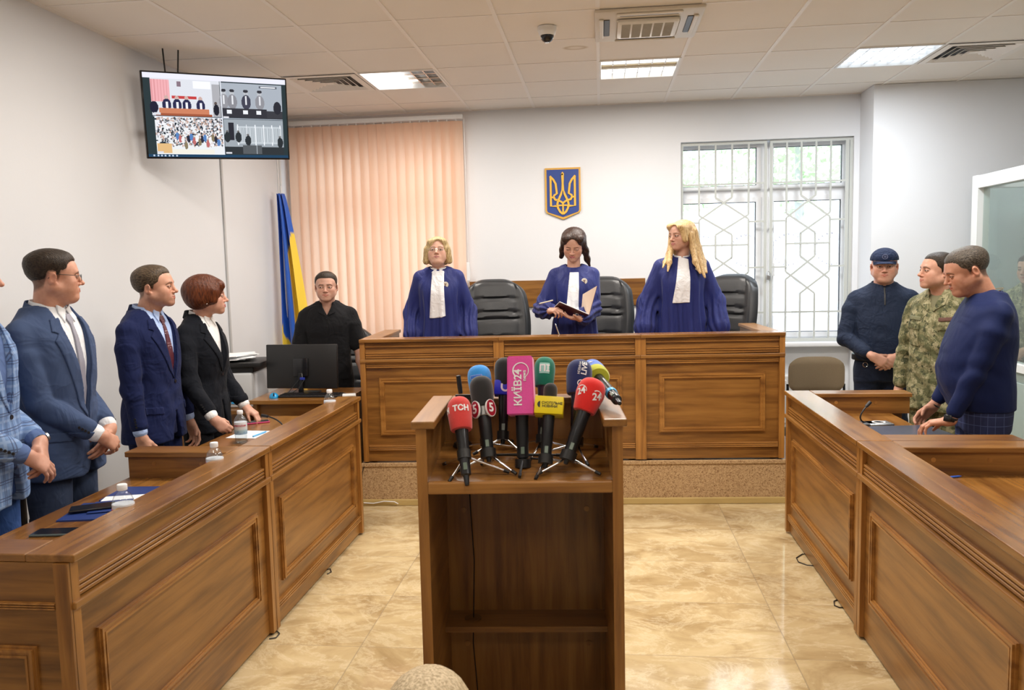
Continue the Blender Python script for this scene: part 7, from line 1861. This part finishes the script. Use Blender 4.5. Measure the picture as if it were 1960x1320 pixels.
t = thing('paper_pile', 'untidy pile of white papers on the printer lid', 'papers', (-2.62, 5.58, 1.018), 0)
for i in range(9):
    bm = new_bm(); box(bm, -.105, .105, -.13, .13, 0, .002); 
    for v in bm.verts: v.co.z += .05 * (v.co.x + .1) * rr.uniform(-.3, 1.6) + .03 * abs(v.co.y)
    obj('sheet', bm, M_PAPER, t, M=Matrix.Translation((rr.uniform(-.05, .03), rr.uniform(-.04, .04), .004 * i)) @ Matrix.Rotation(rr.uniform(-.7, .7), 4, 'Z'))
# ---- water bottles
M_PET = glassmat('clear bottle plastic', (.93, .96, .98), .05); M_CAPW = mat('white bottle cap', (.82, .83, .85), .4)
def pet():
    g = G('printed bottle label'); s = g.n('ShaderNodeSeparateXYZ', {0: g.tc.outputs['Object']}); z = s.outputs[2]
    n = g.n('ShaderNodeTexNoise', {'Vector': g.mapping(), 'Scale': 90.0}).outputs['Fac']
    c = g.ramp(g.math('MULTIPLY', z, 10.0), [(0.52, (.30, .50, .72)), (0.70, (.45, .68, .78)), (0.80, (.78, .82, .86)), (1.0, (.80, .82, .86))])
    c = g.mix(g.math('MULTIPLY', g.math('GREATER_THAN', n, .58), g.math('LESS_THAN', z, .070)), c, (.10, .22, .55, 1)); g.set(Base_Color=c, Roughness=.35, Alpha=.86); return g.m
M_LAB = pet(); M_LRED = mat('red label print', (.55, .06, .10), .5)
def bottle(label, x, y, rz=0.0, z=.75):
    t = thing('water_bottle', label, 'bottle', (x, y, z), rz, 'small plastic water bottles')
    bm = new_bm(); P = [(0, .002), (.022, 0), (.031, .006), (.0325, .02), (.030, .030), (.0325, .040), (.0325, .048), (.0325, .116), (.0318, .122), (.026, .138), (.015, .150), (.0125, .154), (.0125, .158)]
    lathe(bm, P, 28); obj('bottle_body', bm, M_PET, t, True)
    bm = new_bm(); lathe(bm, [(0, .156), (.015, .156), (.0155, .158), (.0155, .172), (.014, .174), (0, .174)], 24); obj('cap', bm, M_CAPW, t, True)
    bm = new_bm(); lathe(bm, [(.0330, .050), (.0333, .052), (.0333, .112), (.0330, .114)], 28); lb = obj('label', bm, M_LAB, t, True)
    b2 = text_bm('моршинська', .0165, .0003, .0002); bmesh.ops.triangulate(b2, faces=b2.faces); b2.transform(Matrix.Rotation(PI, 4, 'Z') @ Matrix(((1, 0, 0, 0), (0, 1, 0, 0), (0, 0, 1, 0), (0, 0, 0, 1)))); b2.transform(Matrix(((1, 0, 0, 0), (0, 0, -1, 0), (0, 1, 0, 0), (0, 0, 0, 1))))
    for v in b2.verts: v.co.x *= .95
    wrap(b2, lambda q_: .0333, 0.2, .096); obj('label_print', b2, M_LRED, lb)
    bm = new_bm(); lathe(bm, [(0, .004), (.0305, .008), (.0305, .100), (0, .100)], 24); obj('water', bm, glassmat('water', (.90, .94, .96), .02), t, True); return t
for (px_, py_, lb_) in ((233, 926, 'small water bottle beside the blue folder on the near left desk'), (409, 846, 'small water bottle behind the ledge of the near left desk, by the divider'), (630, 745, 'small water bottle at the far end of the left desks, in front of the monitor')):
    a = at(px_, py_, Z=.942); bottle(lb_, a.x, a.y, math.radians(-25)).scale = (1.08, 1.08, 1.10)
a = at(459, 849, Z=.75); bottle('small water bottle standing by the hands of the red-haired woman', a.x, a.y + .02, math.radians(-20))
# ---- left desk things
def phone(name, label, x, y, z, rz, body, L=.155, W_=.075, parent=None):
    t = thing(name, label, 'phone', (x, y, z), rz)
    bm = new_bm(); box(bm, -L / 2, L / 2, -W_ / 2, W_ / 2, 0, .009, .0035, 3); obj('case', bm, body, t, True); bm = new_bm(); box(bm, -L / 2 + .004, L / 2 - .004, -W_ / 2 + .004, W_ / 2 - .004, .0088, .0096); obj('screen', bm, M_BLACKG, t); return t
M_CASE = mat('grey green phone case', (.08, .11, .115), .4)
a = at(108, 1018, Z=.755); phone('smartphone', 'black smartphone in a grey case lying on the near left desk', a.x, a.y, .75, math.radians(8), M_CASE)
M_FOLD = mat('navy folder card', (.012, .035, .17), .45, var=(20, .1))
def sheet(name, label, cat, x, y, z, rz, L, W_, mt, h=.002, group=None):
    bm = new_bm(); box(bm, -L / 2, L / 2, -W_ / 2, W_ / 2, 0, h); o = obj(name, bm, mt); o.location = (x, y, z); o.rotation_euler = (0, 0, rz); tag(o, label, cat, group); return o
a = at(225, 962, Z=.755); sheet('folder', 'closed navy folder under the papers on the near left desk', 'folder', -1.87, 2.86, .75, math.radians(10), .31, .225, M_FOLD, .006)
sheet('folder', 'second navy folder lying toward the divider of the near left desk', 'folder', -1.86, 3.10, .75, math.radians(4), .31, .20, M_FOLD, .005)
sheet('paper_sheet', 'white sheet of paper on the navy folders beside the bottle', 'paper', -1.83, 2.97, .757, math.radians(16), .30, .205, M_PAPER, .0015)
sheet('note_card', 'navy card flap lying over the white sheet by the black phone', 'card', -1.90, 2.90, .7590, math.radians(22), .14, .16, M_FOLD, .0015)
t = phone('smartphone', 'black smartphone on the navy folder before the man in the blue-grey suit', -1.95, 2.86, .7610, math.radians(28), M_BLACKG)
def pen(label, p0, p1, col, cap_col=None, r=.0042, name='pen'):
    p0 = Vector(p0); p1 = Vector(p1); t = thing(name, label, name, tuple((p0 + p1) / 2), 0); c = (p0 + p1) / 2; d = (p1 - p0).normalized()
    bm = new_bm(); cyl(bm, p0 - c, p1 - c, r, r, 12); obj('barrel', bm, col, t, True); bm = new_bm(); cyl(bm, p1 - c, p1 - c + d * .012, r * .9, .0008, 12); obj('tip', bm, cap_col or col, t, True); return t
M_BPEN = mat('blue pen plastic', (.03, .12, .60), .3)
pen('orange pencil lying on the white sheet by the bottle', (-1.87, 2.90, .7635), (-1.75, 2.985, .7635), mat('orange pencil paint', (.85, .22, .02), .4), name='pencil')
a = at(497, 830, Z=.755); sheet('paper_sheet', 'white sheet of paper on the left desk before the red-haired woman', 'paper', a.x, a.y, .75, math.radians(-4), .30, .20, M_PAPER, .0012)
pen('light blue pen on the sheet before the red-haired woman', at(484, 835, Z=.7565), at(508, 826, Z=.7565), mat('light blue pen plastic', (.10, .42, .75), .3))
a = at(484, 806, Z=.76); phone('smartphone', 'dark smartphone in a pink case under the left hand of the red-haired woman', a.x + .02, a.y, .75, math.radians(30), mat('raspberry pink phone case', (.50, .03, .14), .35), .15, .072)
def gooseneck(label, base, tip, bend, z0=.75):
    b = Vector(base); t = thing('gooseneck_microphone', label, 'microphone', (b.x, b.y, z0), 0); tp = Vector(tip) - Vector((b.x, b.y, z0)); bd = Vector(bend) - Vector((b.x, b.y, z0))
    bm = new_bm(); box(bm, -.05, .05, -.045, .045, 0, .022, .008, 3); bs = obj('base', bm, M_BLACK, t, True)
    bm = new_bm(); pts = [Vector((0, 0, .02)).lerp(bd, s_).lerp(bd.lerp(tp, s_), s_) for s_ in np.linspace(0, .86, 12)]; tube(bm, pts, .0042, 8); obj('neck', bm, M_BLACK, t, True)
    bm = new_bm(); q0 = pts[-1]; cyl(bm, q0, tp, .0085, .0095, 14); obj('capsule', bm, M_BLACK, t, True); return t
a = at(556, 822, Z=.76); gooseneck('black gooseneck microphone bending left over the far left desk', at(549, 838, Z=.76), at(501, 795, Y=a.y + .02), at(545, 800, Y=a.y))
gooseneck('black gooseneck microphone on the far right desk', at(1657, 812, Z=.76), at(1666, 769, Y=4.50), at(1632, 803, Y=4.46))
a = at(1674, 812, Z=.76); t = thing('conference_unit', 'small grey conference unit with round speaker beside the right gooseneck microphone', 'conference unit', (a.x + .02, a.y, .75), .1); bm = new_bm(); box(bm, -.065, .065, -.05, .05, 0, .022, .006, 2); obj('body', bm, M_STEEL, t, True); bm = new_bm(); lathe(bm, [(.034, .022), (.034, .025), (.026, .025), (.026, .022)], 24); obj('speaker_ring', bm, M_PAPER, t, True)
# ---- papers of the man in the navy jumper
t = thing('document_folder', 'grey folder with papers under the hands of the man in the navy jumper', 'folder', (1.545, 4.30, .75), math.radians(8))
bm = new_bm(); box(bm, -.19, .17, -.125, .125, .0, .012, .003); obj('papers', bm, M_PAPER, t); bm = new_bm(); box(bm, -.20, .18, -.13, .13, .012, .016, .001); obj('cover', bm, mat('dark grey blue folder', (.055, .065, .10), .3), t)
bm = new_bm(); box(bm, -.20, .18, -.135, -.128, .0, .016, .002); obj('plastic_sleeve', bm, mat('crinkled clear sleeve', (.55, .57, .60), .2, bump=(120, .8, .004)), t)
pen('blue pen on the near right desk', at(1795, 915, Z=.755), at(1836, 911, Z=.755), M_BPEN)
# ---- judge's folder and pens
fo = thing('open_folder', 'open burgundy folder with cream inside held by the reading judge', 'folder', (0, 0, 0), 0)
M_BURG = mat('burgundy leatherette', (.060, .008, .012), .4); M_CREAM = mat('cream folder lining', (.62, .47, .36), .7)
def leafp(q_, th, mt, name, par):
    q_ = [Vector(v) for v in q_]; n_ = (q_[1] - q_[0]).cross(q_[3] - q_[0]).normalized() * th; bm = new_bm(); a_ = [bm.verts.new(v) for v in q_]; b_ = [bm.verts.new(v + n_) for v in q_]
    bm.faces.new(a_); bm.faces.new(b_[::-1])
    for i in range(4): bm.faces.new((a_[i], b_[i], b_[(i + 1) % 4], a_[(i + 1) % 4]))
    return obj(name, bm, mt, par)
A0 = at(1055, 594, Y=6.06); A1 = at(1111, 610, Y=6.06); A2 = at(1127, 602, Y=5.90); A3 = at(1071, 578, Y=5.90)
B2 = at(1142, 547, Y=5.90); B3 = at(1115, 563, Y=6.06)
fo.location = A0; off = A0
leafp([v - off for v in (A0, A1, A2, A3)], .003, M_BURG, 'cover', fo); leafp([v - off + Vector((0, 0, .005)) for v in (A0, A1, A2, A3)], .004, M_PAPER, 'pages', fo)
leafp([v - off for v in (A2, A1, B3, B2)], .003, M_CREAM, 'lining', fo)
leafp([v - off + Vector((.004, 0, -.001)) for v in (A2, A1, B3, B2)], -.002, M_BURG, 'cover', fo)
pen('cream pen held in the right hand of the reading judge', at(1058, 574.5, Y=5.93), at(1034, 580.5, Y=5.93), mat('cream pen', (.75, .68, .5), .4))
t = pen('silver pen standing up in a holder on the bench before the reading judge', at(1070, 640, Y=5.62), at(1063.5, 622, Y=5.62), M_CHROME); t['label'] = 'slim silver pen standing upright behind the ledge before the reading judge'

# ---- glass cage at the right
cg = thing('glass_cage', 'white aluminium framed glass cage with grey-green lower panels at the right', 'glass enclosure', (3.0, 6.97, 0), 0)
M_ALU = mat('white aluminium profile', (.74, .76, .75), .35); M_CPAN = mat('grey green metal panel', (.34, .42, .39), .5)
bm = new_bm(); ZT = 2.28
def post(x, y, w_=.0485, z0=0, z1=ZT + .004): box(bm, x - w_, x + w_, y - w_, y + w_, z0, z1, .003)
for yy_ in (0.0, -1.55, -3.1): post(0.03, yy_)
post(1.5, 0); post(1.5, -3.1)
box(bm, -.015, .075, -3.1, 0, ZT - .10, ZT, .003); box(bm, -.015, .075, -3.1, 0, .80, .86, .003); box(bm, -.015, .075, -3.1, 0, 0.0, .08, .003)
box(bm, 0, 1.5, -.045, .045, ZT - .10, ZT, .003); box(bm, 0, 1.5, -.045, .045, .80, .86); box(bm, 0, 1.5, -3.145, -3.055, ZT - .10, ZT)
obj('cage_frame', bm, M_ALU, cg)
for a0, a1 in ((-1.52, -.06), (-3.06, -1.58)):
    bm = new_bm(); box(bm, .025, .033, a0, a1, .86, ZT - .10); obj('glass_pane', bm, M_CAGE, cg)
    bm = new_bm(); box(bm, .02, .04, a0, a1, .08, .80); box(bm, .010, .02, a0 + .08, a1 - .08, .16, .72, .004); obj('lower_panel', bm, M_CPAN, cg)
bm = new_bm(); box(bm, .08, 1.45, -.008, .008, .86, ZT - .10); obj('glass_pane', bm, M_CAGE, cg); bm = new_bm(); box(bm, .08, 1.45, -.012, .012, .08, .80); obj('lower_panel', bm, M_CPAN, cg)
bm = new_bm()
for k_ in range(7): cyl(bm, (-.017, -.02, .95 + k_ * .2), (-.013, -.02, .95 + k_ * .2), .005, None, 8)
obj('bolt', bm, M_STEEL, cg)
# ---- seats
def fabric_chair(label, x, y, rz, mt, group=None):
    t = thing('visitor_chair', label, 'chair', (x, y, 0), rz, group)
    bm = new_bm(); nx, nz = 16, 10; g_ = {}
    for b in (0, 1):
        for i in range(nx + 1):
            for j in range(nz + 1):
                u = -1 + 2 * i / nx; v = -1 + 2 * j / nz; e = 1 - .12 * (abs(u) ** 5) * (1 if v > 0 else .6); X = u * .235 * (1 - .16 * abs(v) ** 5); Z = .655 + v * .16 * (1 - .2 * abs(u) ** 5); bow = .035 * (1 - u * u); th = .022 * math.sqrt(max(0, 1 - max(abs(u), abs(v)) ** 6))
                if b and (i in (0, nx) or j in (0, nz)): g_[(b, i, j)] = g_[(0, i, j)]
                else: g_[(b, i, j)] = bm.verts.new((X, .20 + bow + (th if b else -th), Z))
        for i in range(nx):
            for j in range(nz):
                f_ = [g_[(b, i, j)], g_[(b, i + 1, j)], g_[(b, i + 1, j + 1)], g_[(b, i, j + 1)]]; bm.faces.new(f_ if not b else f_[::-1])
    obj('backrest', bm, mt, t, True); bm = new_bm(); box(bm, -.24, .24, -.22, .20, .43, .48, .022, 3); obj('seat', bm, mt, t, True)
    for s_ in (-1, 1):
        bm = new_bm(); tube(bm, [(s_ * .235, .22, .58), (s_ * .235, .21, .45), (s_ * .235, .17, .42), (s_ * .24, .23, 0.0)], .011, 10); obj('leg', bm, M_BLACKG, t, True)
        bm = new_bm(); tube(bm, [(s_ * .235, .19, .42), (s_ * .235, -.18, .42), (s_ * .24, -.24, 0.0)], .011, 10); obj('leg', bm, M_BLACKG, t, True)
    return t
fabric_chair('beige-brown fabric visitor chair by the window behind the guard', 1.83, 6.98, 0, mat('beige brown upholstery', (.20, .145, .085), .9, bump=(300, .4, .002), var=(200, .15)))
fabric_chair('black visitor chair behind the left desk, between the two nearest men', -2.745, 3.04, math.radians(-90), M_BLACK)
t = thing('wooden_bench', 'dark brown wooden bench with a curved back beside the glass cage', 'bench', (2.55, 4.55, 0), 0)
M_BEN = wood('dark reddish bench wood', 'y', .60, off=21.0)
bm = new_bm(); box(bm, -.02, .02, .36, .40, 0.0, .90); obj('end_panel', bm, M_BEN, t)
bm = new_bm(); pts = []
for i in range(13):
    yy_ = .36 - i * .14; pts.append((yy_, .885 - .10 * math.sin(min(1, i / 3) * PI / 2) ))
vs0 = []
for yy_, zt_ in pts: vs0.append([bm.verts.new(v) for v in ((.0, yy_, .55), (.03, yy_, .55), (.05, yy_, zt_), (.02, yy_, zt_))])
for i in range(12):
    for a_ in range(4): b_ = (a_ + 1) % 4; bm.faces.new((vs0[i][a_], vs0[i][b_], vs0[i + 1][b_], vs0[i + 1][a_]))
bm.faces.new(vs0[0]); bm.faces.new(vs0[-1][::-1]); obj('backrest', bm, M_BEN, t)
bm = new_bm(); box(bm, -.38, .03, -1.3, .38, .40, .43, .005); obj('seat', bm, M_BEN, t); bm = new_bm(); box(bm, -.36, .02, -1.32, -1.28, 0, .40); obj('end_panel', bm, M_BEN, t); bm = new_bm(); box(bm, -.36, .02, .34, .38, 0, .40); obj('leg_panel', bm, M_BEN, t)
# ---- loose cables on the floor
for (lab, px_) in (('thin black cable loop under the far right desk', [(1552, 1059), (1535, 1060), (1524, 1067), (1528, 1075), (1545, 1081), (1560, 1082)]), ('small black cable loop under the right desk, nearer the camera', [(1603, 1147), (1596, 1150), (1597, 1158), (1606, 1162), (1615, 1162)]), ('short black cable loop under the far left desk', [(624, 1090), (632, 1088), (634, 1094), (626, 1098)]), ('black cable bend under the post between the left desks', [(520, 1213), (530, 1207), (535, 1212), (528, 1220), (515, 1222)])):
    bm = new_bm(); tube(bm, [at(a_, b_, Z=.004) for a_, b_ in px_], .0028, 6); tag(obj('cable', bm, M_BLACK, None, True), lab, 'cable')
bm = new_bm(); tube(bm, [at(a_, b_, Y=5.44) for a_, b_ in ((697, 892), (693, 905), (692, 930), (693, 958))], .0028, 6); tag(obj('cable', bm, M_BLACK, None, True), 'thin black cable running down the left corner of the cork platform', 'cable')
bm = new_bm(); tube(bm, [at(a_, b_, Y=5.425) for a_, b_ in ((696, 962), (715, 963), (735, 959), (755, 960), (762, 964))], .004, 6); tag(obj('cable', bm, M_WHITE, None, True), 'white cable lying along the skirting of the platform', 'cable')
